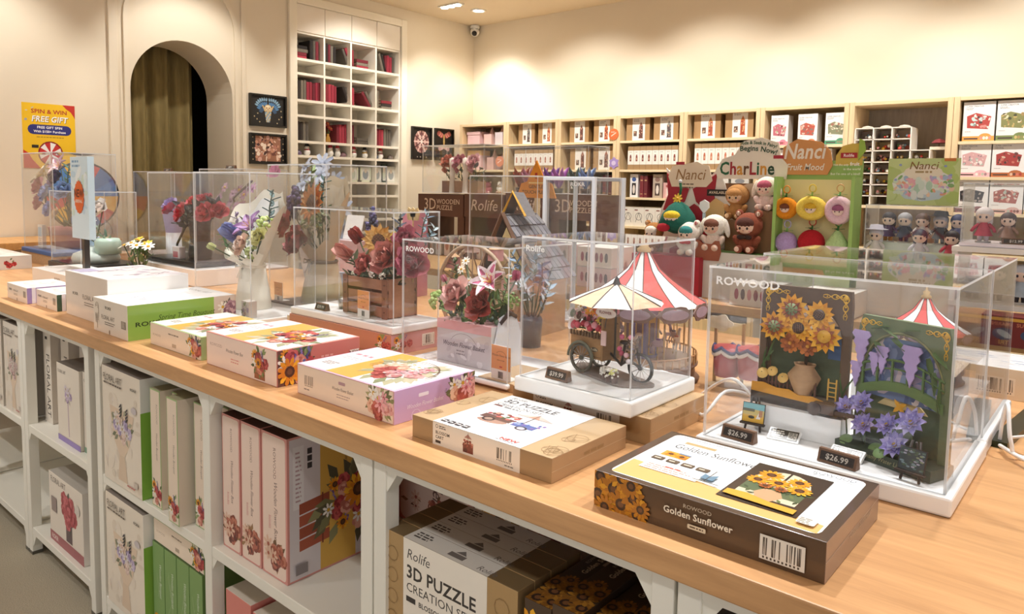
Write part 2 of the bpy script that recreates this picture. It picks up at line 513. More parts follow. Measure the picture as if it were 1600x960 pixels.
m = M(); m.col = lin('f3ead6')
m.box(XL, 3.60, 0, XL + 0.03, 3.675, 2.99); m.box(XL, 4.85, 0, XL + 0.03, 4.92, 2.99); m.box(XL, 3.675, 2.92, XL + 0.03, 4.85, 2.99)
struct(m.build('trim_4', 'paint', bevel=0.006))
# room behind the arch, its darkness put into the wall colour
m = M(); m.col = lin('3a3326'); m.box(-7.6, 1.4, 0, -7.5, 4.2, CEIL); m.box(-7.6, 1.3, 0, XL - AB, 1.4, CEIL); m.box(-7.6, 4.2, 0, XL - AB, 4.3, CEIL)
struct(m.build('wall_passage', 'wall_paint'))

def drape(y0, y1, label, seed, top=2.75, x=-6.16):
    R = random.Random(seed); m = M(); m.col = lin('9a8858'); n = 90
    ph = R.uniform(0, 6)
    def fn(u, v):
        y = y0 + (y1 - y0) * u
        w = 0.05 * math.sin(y * 34 + ph) + 0.02 * math.sin(y * 71 + ph * 2 + v)
        return (x + w * (0.75 + .25 * v), y, 0.02 + (top - .02) * v)
    m.grid(fn, n, 8)
    o = m.build('curtain', 'drape'); tag(o, label, 'curtain')
    md = o.modifiers.new('cloth', 'SOLIDIFY'); md.thickness = 0.004
    return o
drape(1.75, 2.42, 'narrow olive brown drape on the left side of the archway', 3)
drape(2.47, 3.05, 'wide olive brown drape with deep folds on the right side of the archway', 8)
m = M(); m.box(-6.6, 2.36, 0, -6.55, 2.62, 2.6, lin('e9ecf2')); tag(m.build('slit_panel', 'paint'), 'pale panel added for the bright slit in the gap between the archway curtains', 'door')  # added pale panel, stands in for the bright slit between the drapes

# ceiling lamps
def downlight(x, y, tx, ty, tz, watt, cone, label):
    t = thing('ceiling_downlight', label, 'lamp', (x, y, CEIL - 0.012), group='recessed ceiling downlights')
    m = M(); m.col = lin('f4efe6'); m.lathe([(0.052, 0.0115), (0.075, 0.0115), (0.075, 0.004), (0.07, 0), (0.055, 0), (0.052, 0.006)], 24); m.build('ring', 'plastic', t)
    m = M(); m.lathe([(0.0001, 0.006), (0.052, 0.006)], 24, (1, 1, 1)); m.build('lens', 'lamp_glow', t)
    ld = bpy.data.lights.new('downlight_beam', 'SPOT'); ld.energy = watt; ld.spot_size = math.radians(cone); ld.spot_blend = 0.55; ld.shadow_soft_size = 0.04; ld.color = (1, 1, 0.99) if y < 3 and x > -4.6 else (1, 0.965, 0.91)
    lo = bpy.data.objects.new('downlight_beam', ld); COL.objects.link(lo); lo.parent = t; lo.location = (0, 0, -0.02)
    lo.rotation_euler = (Vector((tx, ty, tz)) - Vector((x, y, CEIL - .03))).to_track_quat('-Z', 'Y').to_euler()
    return t
for i, a in enumerate(LIGHTS):
    downlight(*a, 'round recessed ceiling downlight or added fill spot above the shop, outside the photo')
t = downlight(-5.03, 5.36, -5.2, 5.75, 1.6, 22, 90, 'round white recessed downlight near the corner camera')
t = thing('ceiling_spot_bar', 'short bar of three small bright spots beside the round downlight', 'lamp', (-5.10, 5.05, CEIL - 0.02))
m = M(); m.box(-0.14, -0.04, 0.006, 0.14, 0.04, 0.0195, lin('e9e4da')); m.build('housing', 'plastic', t)
for i in (-1, 0, 1):
    m = M(); m.push(Tm(i * .085, 0, 0)); m.lathe([(0.0001, 0), (0.034, 0), (0.036, 0.0055)], 16, (1, 1, 1)); m.pop(); m.build('lens', 'lamp_glow', t)
t = thing('security_camera', 'small white dome security camera in the ceiling corner', 'camera', (-5.53, 5.84, 3.03))
m = M(); m.col = lin('eceae6'); m.lathe([(0.045, 0.069), (0.05, 0.06), (0.05, 0.035)], 18, caps=True); m.build('mount', 'plastic', t)
m = M(); m.ball((0, 0, 0), 0.05, 16, 10, lin('eceae6')); m.build('body', 'plastic', t)
m = M(); m.push(face_to((0.022, -0.03, -0.02), (0.6, -0.75, -0.45))); m.lathe([(0.0001, 0.026), (0.022, 0.022), (0.028, 0.008)], 16, lin('17151a')); m.pop(); m.build('lens', 'plastic', t)

# ------------------------------------------------------------------ white bookcase in the left wall
BY0, BY1 = 3.678, 4.846
ROWS = [2.684, 2.454, 2.331, 2.101, 1.969, 1.744, 1.618, 1.392, 1.268, 1.04, 0.92, 0.69, 0.57, 0.34, 0.1]
cw = (BY1 - BY0) / 4
t = thing('bookcase', 'built-in white bookcase of square compartments in the left wall', 'bookcase', (XL, (BY0 + BY1) / 2, 0))
WH = lin('f6efe0')
def wx(m, y0, z0, y1, z1, x0=-0.29, x1=0.0, c=WH): m.box(x0, y0 - (BY0 + BY1) / 2, z0, x1, y1 - (BY0 + BY1) / 2, z1, c)
m = M(); wx(m, BY0, 0.02, BY1, 2.92, -0.298, -0.28, lin('e6d9c0')); m.build('back_panel', 'paint', t)
for i in range(5):
    y = BY0 + cw * i
    m = M(); wx(m, y - .009, 0.02, y + .009, 2.92, -0.28); m.build('upright', 'paint', t)
for z in ROWS:
    m = M(); wx(m, BY0, z - .011, BY1, z + .011, -0.28, -0.002); m.build('shelf', 'paint', t)
for i in range(4):
    m = M(); wx(m, BY0 + cw * i + .003, 2.69, BY0 + cw * (i + 1) - .003, 2.918, -0.01, 0.012, lin('f0e6d6')); m.build('door', 'plastic', t, bevel=0.001)

BOOKC = {'maroon': ('7c2a34', '8a3038', '702530'), 'grey': ('746c60', '857c6e', '625b52'), 'red': ('a03344', 'ac3c4a', '96303e'), 'dark': ('38302c', '2c2624')}
def book(y, z, th, h, cname, label, tilt=0.0, flat=False, depth=0.17, rnd=random):
    """upright: spine towards the room (+x), thickness along y; flat: lies with its spine to the room"""
    c = lin(rnd.choice(BOOKC[cname])); pg = lin('d8cbb2')
    t = thing('book', label, 'book', (XL - 0.05, y, z))
    m = M(); th2 = th
    if flat: A = Tm(0, 0, 0)
    m.push(Matrix.Rotation(-tilt, 4, 'X') if not flat else Matrix.Identity(4))
    a, b = (th, h) if not flat else (h, th)
    cv = 0.004
    if not flat:
        m.box(-depth, 0, 0, 0, cv, h, c); m.box(-depth, th - cv, 0, 0, th, h, c); m.box(-.006, cv, 0, 0.003, th - cv, h, c)
    else:
        m.box(-depth, 0, 0, 0, h, cv, c); m.box(-depth, 0, th - cv, 0, h, th, c); m.box(-.006, 0, cv, 0.003, h, th - cv, c)
    m.pop(); m.build('cover', 'fabric', t)
    m = M(); m.push(Matrix.Rotation(-tilt, 4, 'X') if not flat else Matrix.Identity(4))
    if not flat: m.box(-depth + .005, cv, .004, -.006, th - cv, h - .004, pg)
    else: m.box(-depth + .005, .004, cv, -.006, h - .004, th - cv, pg)
    m.pop(); m.build('pages', 'paper', t)
    return t
RB = random.Random(4)
def cell_books(row, col, spec):
    """spec items: (kind, colour, count): u upright, l leaning left-top, f flat pile, gap"""
    z = ROWS[row] + .011; y = BY0 + cw * col + .013
    where = 'in %s book row, %s bookcase column' % ({1: 'top', 3: 'second', 5: 'third'}[row], ORD[col])
    n = 0
    for kind, cname, cnt in spec:
        if kind == 'gap': y += cname; continue
        if kind == 'f':
            zz = z
            for i in range(cnt):
                cc = cname[i % len(cname)]; th = RB.uniform(.026, .034)
                book(y, zz, th, RB.uniform(.125, .14), cc, '%s book lying flat, %s up its pile, %s' % (cc, ORD[i], where), flat=True, rnd=RB); zz += th + .0005
            y += .15; continue
        for i in range(cnt):
            cc = cname[i % len(cname)]; n += 1
            th = RB.uniform(.024, .033); h = RB.uniform(.155, .178)
            if kind == 'u':
                book(y, z, th, h, cc, '%s book standing, %s from left, %s' % (cc, ORD[n - 1], where), rnd=RB); y += th + .0015
            else:
                tl = kind
                book(y + math.sin(abs(tl)) * h if tl < 0 else y, z + (math.sin(tl) * th if tl > 0 else 0), th, h, cc, '%s book leaning sideways, %s to lean, %s' % (cc, ORD[i], where), tilt=tl, rnd=RB); y += th / math.cos(tl) + .003
        if not isinstance(kind, str): y += .02
def lean(a): return a
cell_books(1, 0, [('f', ['red', 'maroon', 'grey', 'dark'], 4), ('gap', .01, 0), ('u', ['dark', 'grey', 'maroon', 'red'], 3)])
cell_books(1, 1, [('u', ['grey', 'dark', 'maroon', 'grey', 'dark'], 5), ('gap', .065, 0), (-0.42, ['grey', 'red'], 2)])
cell_books(1, 2, [('u', ['grey', 'maroon'], 2), ('gap', .03, 0), ('f', ['red', 'grey', 'maroon', 'red'], 3)])
cell_books(1, 3, [('gap', .05, 0), (-0.3, ['grey', 'dark'], 2), ('u', ['maroon', 'red', 'red', 'grey', 'dark'], 4)])
cell_books(3, 0, [('u', ['maroon', 'dark', 'grey', 'grey', 'red', 'red', 'maroon', 'red', 'maroon'], 9)])
cell_books(3, 1, [('u', ['grey', 'maroon', 'red', 'red', 'red'], 5), ('gap', .06, 0), (-0.4, ['dark', 'grey'], 2)])
cell_books(3, 2, [('u', ['grey', 'red'], 2), ('gap', .08, 0), (-0.62, ['maroon'], 1), ('gap', -.02, 0), (-0.55, ['grey'], 1)])
cell_books(3, 3, [('u', ['maroon', 'grey'], 2), ('gap', .03, 0), ('f', ['grey', 'dark', 'maroon'], 3)])
cell_books(5, 0, [('u', ['red', 'dark', 'dark', 'grey', 'grey'], 5)])
cell_books(5, 1, [('gap', .15, 0), ('u', ['maroon', 'red', 'red', 'red'], 4)])
cell_books(5, 2, [('u', ['red', 'maroon'], 2), ('gap', .03, 0), ('f', ['grey', 'grey'], 2)])
cell_books(5, 3, [('gap', .03, 0), ('u', ['maroon', 'red', 'red', 'grey', 'grey', 'grey'], 6)])

def small_vase(y, z):
    t = thing('flower_vase', 'small amber vase with red flowers in the third row of the bookcase', 'vase', (XL - .08, y, z))
    m = M(); m.lathe([(.02, 0), (.026, .02), (.018, .05), (.01, .065), (.013, .08)], 14, lin('b98a3a'), caps=True); m.build('vase', 'plastic', t)
    for i, (dy, dz) in enumerate(((-.04, .15), (0.0, .17), (.035, .13), (.015, .14))):
        m = M(); m.tube([(0, 0, .07), (0, dy * .6, .1), (0, dy, dz)], .0025, 5, lin('55683a')); m.push(face_to((0, dy, dz), (1, dy * 6, .3)))
        for k in range(6): m.push(Tm(rz=k * PI / 3)); m.ball((.013, 0, 0), .012, 6, 4, lin('c24a4a'), (1, .6, .3)); m.pop()
        m.ball((0, 0, .004), .006, 6, 4, lin('e8c95a')); m.pop(); m.build('flower', 'petal', t)
small_vase(BY0 + cw + .09, ROWS[5] + .011)
def snowman(y, z, hat, scarf, label):
    t = thing('figurine', label, 'figurine', (XL - .06, y, z))
    m = M(); m.col = lin('f3f1ec'); m.ball((0, 0, .028), .03, 12, 8); m.ball((0, 0, .068), .022, 12, 8); m.build('body', 'plastic', t)
    m = M(); m.push(Tm(0, 0, .08)); m.lathe([(.026, 0), (.026, .004), (.017, .006), (.016, .026)], 12, lin(hat), caps=True); m.pop(); m.build('hat', 'fabric', t)
    m = M(); m.tube([(.02 * math.cos(a), .02 * math.sin(a), .05) for a in (k * PI / 5 for k in range(10))], .006, 6, lin(scarf), closed=True); m.build('scarf', 'fabric', t)
    m = M()
    for dy in (-.008, .008): m.ball((.02, dy, .073), .0028, 6, 4, lin('1c1a1a'))
    m.push(face_to((.021, 0, .066), (1, 0, 0))); m.lathe([(.004, 0), (.0005, .014)], 6, lin('e07a2a')); m.pop(); m.build('face', 'plastic', t)
z6 = ROWS[6] + .011
for i, (cy, hat, sc) in enumerate(((.5, '2a2a30', 'b03040'), (1.35, 'b03040', 'e8e0d0'), (1.62, 'c04a4a', 'f0f0e8'), (2.25, 'b03040', 'b03040'), (2.7, '202228', 'd0a030'), (3.35, 'c23a34', '803040'))):
    snowman(BY0 + cw * cy, z6, hat, sc, 'tiny snowman with a %s hat, %s from left in the bookcase figurine row' % (('black', 'dark red', 'rose red', 'crimson', 'charcoal', 'scarlet')[i], ORD[i]))
for i, (cy, c) in enumerate(((.2, '6e5a78'), (1.85, '8a6a70'), (3.15, '5a6070'), (3.8, '7a706a'))):
    m = M(); m.lathe([(.03, 0), (.034, .012), (.03, .03), (.012, .045), (.004, .05)], 12, lin(c), caps=True)
    tag(m.build('trinket_pot', 'plastic', loc=(XL - .07, BY0 + cw * cy, z6)), 'small lidded trinket pot, %s from the left in the figurine row of the bookcase' % ORD[i], 'pot')
for i, (cy, fc, ic) in enumerate(((2.2, 'dfe6cc', 'b8c0b0'), (2.72, 'e9efd4', '8f9aa2'), (3.2, 'cfd2cc', '9aa0a0'), (3.5, '24402f', 'c9cdb8'), (3.8, 'd9d8cc', 'a3a8a8'))):
    t = thing('photo_frame', 'small portrait frame with %s, %s from the left on the lower bookcase shelf' % (('cream rim', 'pale green rim', 'grey rim', 'dark green rim', 'ivory rim')[i], ORD[i]), 'frame', (XL - .05, BY0 + cw * cy, ROWS[7] + .011))
    m = M(); w, h = (.062, .1) if i != 3 else (.035, .11)
    m.box(-.012, -w, 0, 0, -w + .014, 2 * h * .78, fc and lin(fc)); m.box(-.012, w - .014, 0, 0, w, 2 * h * .78, lin(fc)); m.box(-.012, -w, 0, 0, w, .016, lin(fc)); m.box(-.012, -w, 2 * h * .78 - .016, 0, w, 2 * h * .78, lin(fc)); m.build('frame', 'paint', t)
    m = M(); m.box(-.009, -w + .01, .012, -.005, w - .01, 2 * h * .76, lin('e4e2da'))
    p = P(m, (-.005, -w, 0), (0, 1, 0), (0, 0, 1), 2 * w, 2 * h * .78); p.ell(w, h * .7, w * .55, h * .45, 0, ic, 12); p.ell(w, h * 1.05, w * .28, h * .2, 0, 'd9c8b4', 10); m.build('picture', 'paper', t)

# ------------------------------------------------------------------ pictures and poster on the left wall
def wall_picture(y0, y1, z0, z1, label, art):
    t = thing('wall_picture', label, 'picture', (XL, (y0 + y1) / 2, z0))
    w, h = y1 - y0, z1 - z0; bk = lin('15120f'); m = M()
    for a in ((-w / 2, 0, w / 2, .014), (-w / 2, h - .014, w / 2, h), (-w / 2, .014, -w / 2 + .014, h - .014), (w / 2 - .014, .014, w / 2, h - .014)): m.box(0.001, a[0], a[1], .03, a[2], a[3], bk)
    m.build('frame', 'plastic', t)
    m = M(); m.box(.001, -w / 2 + .01, .01, .012, w / 2 - .01, h - .01, bk); p = P(m, (.012, -w / 2, 0), (0, 1, 0), (0, 0, 1), w, h, .0006); art(p, w, h); m.build('artwork', 'paper', t)
def owl(p, w, h):
    for sg in (-1, 1):
        for i in range(7):
            for j in range(3):
                a = math.radians(20 + 13 * i) * 1; r = .05 + .022 * j
                p.ell(w / 2 + sg * (.025 + r * math.cos(a) * .9), h * .52 + r * math.sin(a) * .85 - .03 + .02 * j, .018, .0085, sg * (a) if sg > 0 else PI - a, ('35506f', '4d7ca8', '86a8bf')[j], 7)
        for j in range(4): p.ell(w / 2 + sg * (.028 + .006 * j), h * .5 + .012 * j, .011, .006, sg * .9, 'd8b878', 6)
    for j in range(6):
        for i in range(5): p.ell(w / 2 + (i - 2) * .012 * (1 - j * .1), h * .36 - j * .014 + .02, .009, .007, 1.57, ('7891a8', 'a8bcc4', 'd0b070')[(i + j) % 3], 6)
    p.ell(w / 2, h * .58, .035, .032, 0, 'c8b088', 10); p.ell(w / 2, h * .64, .02, .008, 0, 'f0e2c0', 8)
    for sg in (-1, 1): p.ell(w / 2 + sg * .014, h * .585, .012, .012, 0, 'ead9a8', 9); p.ell(w / 2 + sg * .014, h * .585, .006, .006, 0, '7a2f28', 8)
    p.put([(w / 2 - .005, h * .56), (w / 2 + .005, h * .56), (w / 2, h * .52)], 'b0442e')
    for x, y in ((.13, .3), (.2, .22), (.27, .14), (.87, .34), (.8, .26), (.75, .13), (.22, .4), (.86, .52)): p.ell(x * w, y * h, .006, .006, 0, 'c9b184', 6)
wall_picture(3.228, 3.568, 1.848, 2.112, 'framed black picture of a blue patterned owl on the left wall', owl)
def roomart(p, w, h):
    R = random.Random(5); p.rect(w * .16, h * .1, w * .84, h * .92, '9c6a52')
    for i in range(60):
        p.ell(w * R.uniform(.18, .82), h * R.uniform(.14, .88), R.uniform(.006, .03), R.uniform(.005, .02), R.uniform(0, 3), R.choice(('d8a99a', 'b87c68', '6e4036', 'e9c8b0', '4d2d28', 'c79074', 'f0dcc8')), 6)
    for x in (.09, .91):
        for k in range(5): p.ell(w * x, h * (.15 + .18 * k), .006, .006, 0, 'b09a78', 6)
wall_picture(3.225, 3.568, 1.535, 1.79, 'framed picture of a pinkish brown cluttered room under the owl picture', roomart)
def mandala(p, w, h):
    for k, (r, c) in enumerate(((.34, 'b58a80'), (.28, '7c4a48'), (.2, 'c9a8a0'), (.1, 'ead8d0'))):
        p.ell(w / 2, h * .55, r * w * 1.1, r * w * 1.25, 0, c, 20)
        for i in range(12): a = i * PI / 6; p.ell(w / 2 + r * w * math.cos(a), h * .55 + r * w * 1.15 * math.sin(a), .014, .01, a, ('e2c0b4', '5c3434')[i % 2], 6)
    for x in (.3, .45, .6, .75): p.rect(w * x - .008, h * .06, w * x + .004, h * .1, 'a89a8a')
wall_picture(4.998, 5.268, 1.642, 1.971, 'tall black picture with a round pink mandala, right of the bookcase', mandala)
def moth(p, w, h):
    for sg in (-1, 1):
        for i in range(5): p.ell(w / 2 + sg * (.03 + .012 * i), h * .78 + .006 * i, .02, .028, sg * .5, ('a8544a', 'd88f80')[i % 2], 8); p.ell(w / 2 + sg * (.02 + .01 * i), h * .42 - .004 * i, .022, .024, 0, ('caa0a0', 'e3c6c4')[i % 2], 8)
    p.ell(w / 2, h * .6, .012, h * .24, 0, 'c7a766', 10)
    for x in (.3, .45, .6, .75): p.rect(w * x - .008, h * .06, w * x + .004, h * .1, 'a89a8a')
wall_picture(5.316, 5.586, 1.642, 1.975, 'tall black picture with a red winged moth in the corner of the wall', moth)

m = M(); m.box(0, 0, 0, .004, .315, .43, lin('f4c51e')); p = P(m, (.004, 0, 0), (0, 1, 0), (0, 0, 1), .315, .43)
p.put([(.315, .43), (.24, .43), (.262, .405), (.29, .385), (.305, .36), (.315, .34)], 'c63328')
p.put([(0, 0), (.1, 0), (.075, .03), (.05, .06), (.03, .1), (0, .12)], 'c63328')
p.text('SPIN & WIN', .16, .365, .026, 'b3352a', 'c', 1, 1.05)
p.text('FREE GIFT', .163, .307, .036, '6a4a10', 'c', 1, .9, .15); p.text('FREE GIFT', .16, .31, .036, 'ffffff', 'c', 1, .9, .15)
p.rrect(.03, .225, .29, .29, .03, '2c2f7c'); p.text('FREE GIFT SPIN', .16, .265, .015, 'ffffff', 'c', 1); p.text('With $150+ Purchase', .16, .238, .015, 'ffffff', 'c', 1, .95)
p.lines(.08, .205, .17, 1, .01, .006, 'b58a20')
p.ell(.16, .1, .075, .082, 0, '8c1f1c', 20)
for i in range(12): a, b = i * PI / 6, (i + 1) * PI / 6; p.put([(.16, .1), (.16 + .068 * math.cos(a), .1 + .074 * math.sin(a)), (.16 + .068 * math.cos(b), .1 + .074 * math.sin(b))], ('f6f2ee', 'c8302c')[i % 2])
p.ell(.16, .19, .008, .01, 0, 'f4c51e', 8); p.rect(.05, .135, .09, .155, '2a2018'); p.ell(.025, .38, .008, .004, 0, 'd9d0c0', 6); p.ell(.06, .4, .01, .004, .5, 'cfc6b4', 6); p.ell(.02, .32, .01, .008, .5, 'a8a8b0', 6)
tag(m.build('poster', 'paper', loc=(XL, 1.612, 1.452)), 'yellow SPIN & WIN free gift poster on the left wall', 'poster')
# side counter below the poster and the prize wheel
t = thing('side_counter', 'wooden topped counter along the left wall under the poster', 'counter', (-5.33, 0.75, 0))
m = M(); m.box(-.25, -2.6, .955, .27, 1.25, 1.0, lin('d9a566')); m.build('worktop', 'counter_wood', t, bevel=.003)
m = M(); m.box(-.25, -2.58, 0.001, .24, 1.22, .954, lin('d8d0c4')); m.build('cabinet', 'paint', t)
t = thing('prize_wheel', 'upright prize wheel with blue and red wedges behind the display cases', 'wheel', (-5.42, 1.9, 1.0), 0)
m = M(); m.push(Matrix.Translation((0, 0, .27)) @ Matrix.Rotation(PI / 2, 4, 'Y'))
for i in range(12): a, b = i * PI / 6, (i + 1) * PI / 6; m.prism([(0, 0), (.22 * math.cos(a), .22 * math.sin(a)), (.22 * math.cos((a + b) / 2), .22 * math.sin((a + b) / 2)), (.22 * math.cos(b), .22 * math.sin(b))], .012, lin(('2f68a8', 'c23438', 'e7b52c', '3a7ac0')[i % 4]))
m.pop(); m.build('wheel_face', 'paper', t)
m = M(); m.tube([(.006, .225 * math.cos(i * PI / 18), .27 + .225 * math.sin(i * PI / 18)) for i in range(36)], .008, 6, lin('2a2622'), closed=True); m.build('rim', 'plastic', t)
m = M(); m.box(-.06, -.12, 0, .05, .12, .012, lin('2a2622')); m.box(-.02, -.012, .012, -.004, .012, .28, lin('2a2622')); m.build('stand', 'plastic', t)
# ------------------------------------------------------------------ pine shelving on the right wall
SY0, SY1 = 5.5, 5.875
PX0, PW = -5.405, 0.638
PINE = lin('e8cda2')
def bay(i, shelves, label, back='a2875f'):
    x0 = PX0 + PW * i; x1 = x0 + PW - .002
    t = thing('pine_shelf_unit', label, 'shelf', ((x0 + x1) / 2, SY0, 0))
    w = (x1 - x0) / 2; D = SY1 - SY0; e = .034
    for sg in (-1, 1):
        m = M(); a, b = sorted((sg * w, sg * (w - e))); m.box(a, 0, .001, b, D, 2.015, PINE)
        m.build('side_panel', 'pine', t, bevel=.002)
    m = M(); m.box(-w + e, .002, 1.99, w - e, D, 2.012, PINE); m.build('top_panel', 'pine_x', t)
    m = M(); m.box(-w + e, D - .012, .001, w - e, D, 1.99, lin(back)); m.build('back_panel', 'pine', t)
    for z in shelves:
        m = M(); m.box(-w + e, .004, z - .02, w - e, D - .012, z, lin('f0dcb4')); m.build('shelf', 'pine_x', t, bevel=.001)
    m = M(); m.box(-w + e, .006, .02, w - e, .026, .34, lin('e6c998')); m.build('drawer_front', 'pine', t, bevel=.003)
    return t
BAYN = ['corner bay', 'second bay', 'third bay', 'fourth bay', 'fifth bay', 'sixth bay', 'seventh bay', 'eighth bay']
SA = [1.797, 1.548, 1.31, 1.06, .78, .5]
SB = [1.728, 1.5, 1.27, 1.0, .7, .4]
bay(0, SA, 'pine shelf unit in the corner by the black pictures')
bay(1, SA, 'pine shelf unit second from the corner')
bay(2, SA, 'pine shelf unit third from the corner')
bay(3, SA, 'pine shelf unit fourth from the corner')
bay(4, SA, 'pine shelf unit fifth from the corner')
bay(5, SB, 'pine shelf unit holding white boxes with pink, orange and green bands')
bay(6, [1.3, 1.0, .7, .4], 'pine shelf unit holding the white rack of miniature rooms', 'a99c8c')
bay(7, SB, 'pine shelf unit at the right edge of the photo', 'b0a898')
def bx(i, f): return PX0 + PW * i + .04 + (PW - .08) * f

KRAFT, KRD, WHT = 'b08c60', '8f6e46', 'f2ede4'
def kraft_deco(pic, seed, band=(.26, .8)):
    def d(f, r, t, l):
        W, H = f.W, f.H
        f.rect(W * band[0], 0, W * band[1], H, WHT)
        bw = W * (band[1] - band[0]); x = W * band[0]
        f.lines(x + bw * .1, H * .88, bw * .55, 2, H * .06, H * .025, '8a8478', seed)
        R = random.Random(seed)
        f.rect(x + bw * .1, H * .2, x + bw * .36, H * .42, '6a5248')
        for k in range(6): f.ell(x + bw * R.uniform(.13, .33), H * R.uniform(.24, .4), bw * .04, H * .03, 0, R.choice(('b08a70', 'd8c0a4', '7a4a40')), 6)
        cx = x + bw * .68
        f.rect(cx - bw * .15, H * .14, cx + bw * .15, H * .62, pic[0]); f.put([(cx - bw * .15, H * .62), (cx + bw * .15, H * .62), (cx, H * .8)], pic[1])
        for k in range(14): f.ell(cx + bw * R.uniform(-.12, .12), H * R.uniform(.17, .62), bw * .04, H * .035, 0, R.choice(pic[1:]), 6)
        f.rect(cx - bw * .18, H * .1, cx + bw * .18, H * .14, pic[0])
    return d
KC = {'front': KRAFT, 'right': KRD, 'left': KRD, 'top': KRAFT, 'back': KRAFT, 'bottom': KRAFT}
PICS = [('5a4a4a', '8f8f8a', 'c8a888', '6f7a78'), ('b0563e', 'd8925c', 'e8c49a', '8a4a3a'), ('6a4038', 'a06a58', 'd0a890', '4a3030'), ('a8482e', 'd07a40', '6a4a3a', 'e0b080')]
def kraft_pair(i, z, y=0.05, fr=((.05, .46), (.53, .94)), h=.2, pics=(0, 1), row='top shelf'):
    for k, (a, b) in enumerate(fr):
        w = bx(i, b) - bx(i, a)
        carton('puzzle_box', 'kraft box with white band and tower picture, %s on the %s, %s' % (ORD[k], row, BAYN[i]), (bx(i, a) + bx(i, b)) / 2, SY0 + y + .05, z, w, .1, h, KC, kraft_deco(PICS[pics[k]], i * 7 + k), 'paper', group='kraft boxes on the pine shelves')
kraft_pair(1, SA[0], fr=((.14, .5), (.58, .94)), pics=(0, 1))
kraft_pair(2, SA[0], fr=((.1, .48), (.58, .96)), pics=(2, 3))
kraft_pair(3, SA[0], pics=(2, 0))
kraft_pair(4, SA[0], pics=(1, 3), h=.215)
kraft_pair(2, SA[1], fr=((.12, .52), (.58, .98)), pics=(2, 2), row='second shelf', h=.215)
def spine_deco(c, seed):
    def d(f, r, t, l):
        W, H = f.W, f.H
        f.rect(0, H * .22, W, H * .82, WHT)
        f.lines(W * .25, H * .74, W * .5, 1, 1, H * .02, '9a948a', seed)
        f.rect(W * .32, H * .36, W * .62, H * .58, c); f.ell(W * .47, H * .6, W * .12, H * .05, 0, c, 8); f.ell(W * .47, H * .46, W * .07, H * .06, 0, 'd9b494', 6)
    return d
def spine_row(i, z, n, a, b, h, cols, row):
    st = (bx(i, b) - bx(i, a)) / n
    for k in range(n):
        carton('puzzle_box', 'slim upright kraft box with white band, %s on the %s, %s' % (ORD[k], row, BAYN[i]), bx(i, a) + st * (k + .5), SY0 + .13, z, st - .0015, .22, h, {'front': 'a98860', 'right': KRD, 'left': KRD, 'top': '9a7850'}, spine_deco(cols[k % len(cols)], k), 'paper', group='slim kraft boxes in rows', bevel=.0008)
spine_row(1, SA[1], 8, .1, .95, .19, ['b0604e', 'a05848'], 'second shelf')
spine_row(3, SA[1], 8, .12, .98, .2, ['7a3a34', '8a4438'], 'second shelf')
spine_row(4, SA[1], 8, .1, .95, .21, ['c8785a', 'b8684c'], 'second shelf')
spine_row(2, SA[3], 10, .02, .98, .18, ['7a3a34', '5a4040'], 'fourth shelf')
spine_row(1, SA[3], 8, .05, .95, .18, ['6a4a40'], 'fourth shelf')
# third shelf: books, figure boxes
def spine_book(i, f0, z, w, h, c, label):
    o = carton('box_set', label, bx(i, f0) + w / 2, SY0 + .12, z, w, .18, h, {'front': c, 'right': c, 'left': c, 'top': 'd0c4b0'}, lambda f, r, t, l: (f.rect(f.W * .2, f.H * .75, f.W * .8, f.H * .8, 'c9a878'), f.rect(f.W * .2, f.H * .15, f.W * .8, f.H * .18, 'c9a878')), 'film', group='dark red box sets on the third shelf')
for i, fs in ((2, ((.8, '6e2630'), (.91, '5c2028'))), (3, ((.34, '7a2c36'), (.41, '6e2630'), (.93, '7c2c34')))):
    for k, (f0, c) in enumerate(fs):
        spine_book(i, f0, SA[2], .034, .19, c, 'dark red upright box set, %s on the third shelf of the %s' % (ORD[k], BAYN[i]))
def win_deco(body, win, acc):
    def d(f, r, t, l):
        f.rect(f.W * .12, f.H * .05, f.W * .88, f.H * .95, body); f.rect(f.W * .25, f.H * .1, f.W * .75, f.H * .62, win); f.ell(f.W * .5, f.H * .78, f.W * .28, f.H * .1, 0, acc, 10); f.ell(f.W * .5, f.H * .35, f.W * .16, f.H * .2, 0, 'e8e0d8', 8)
    return d
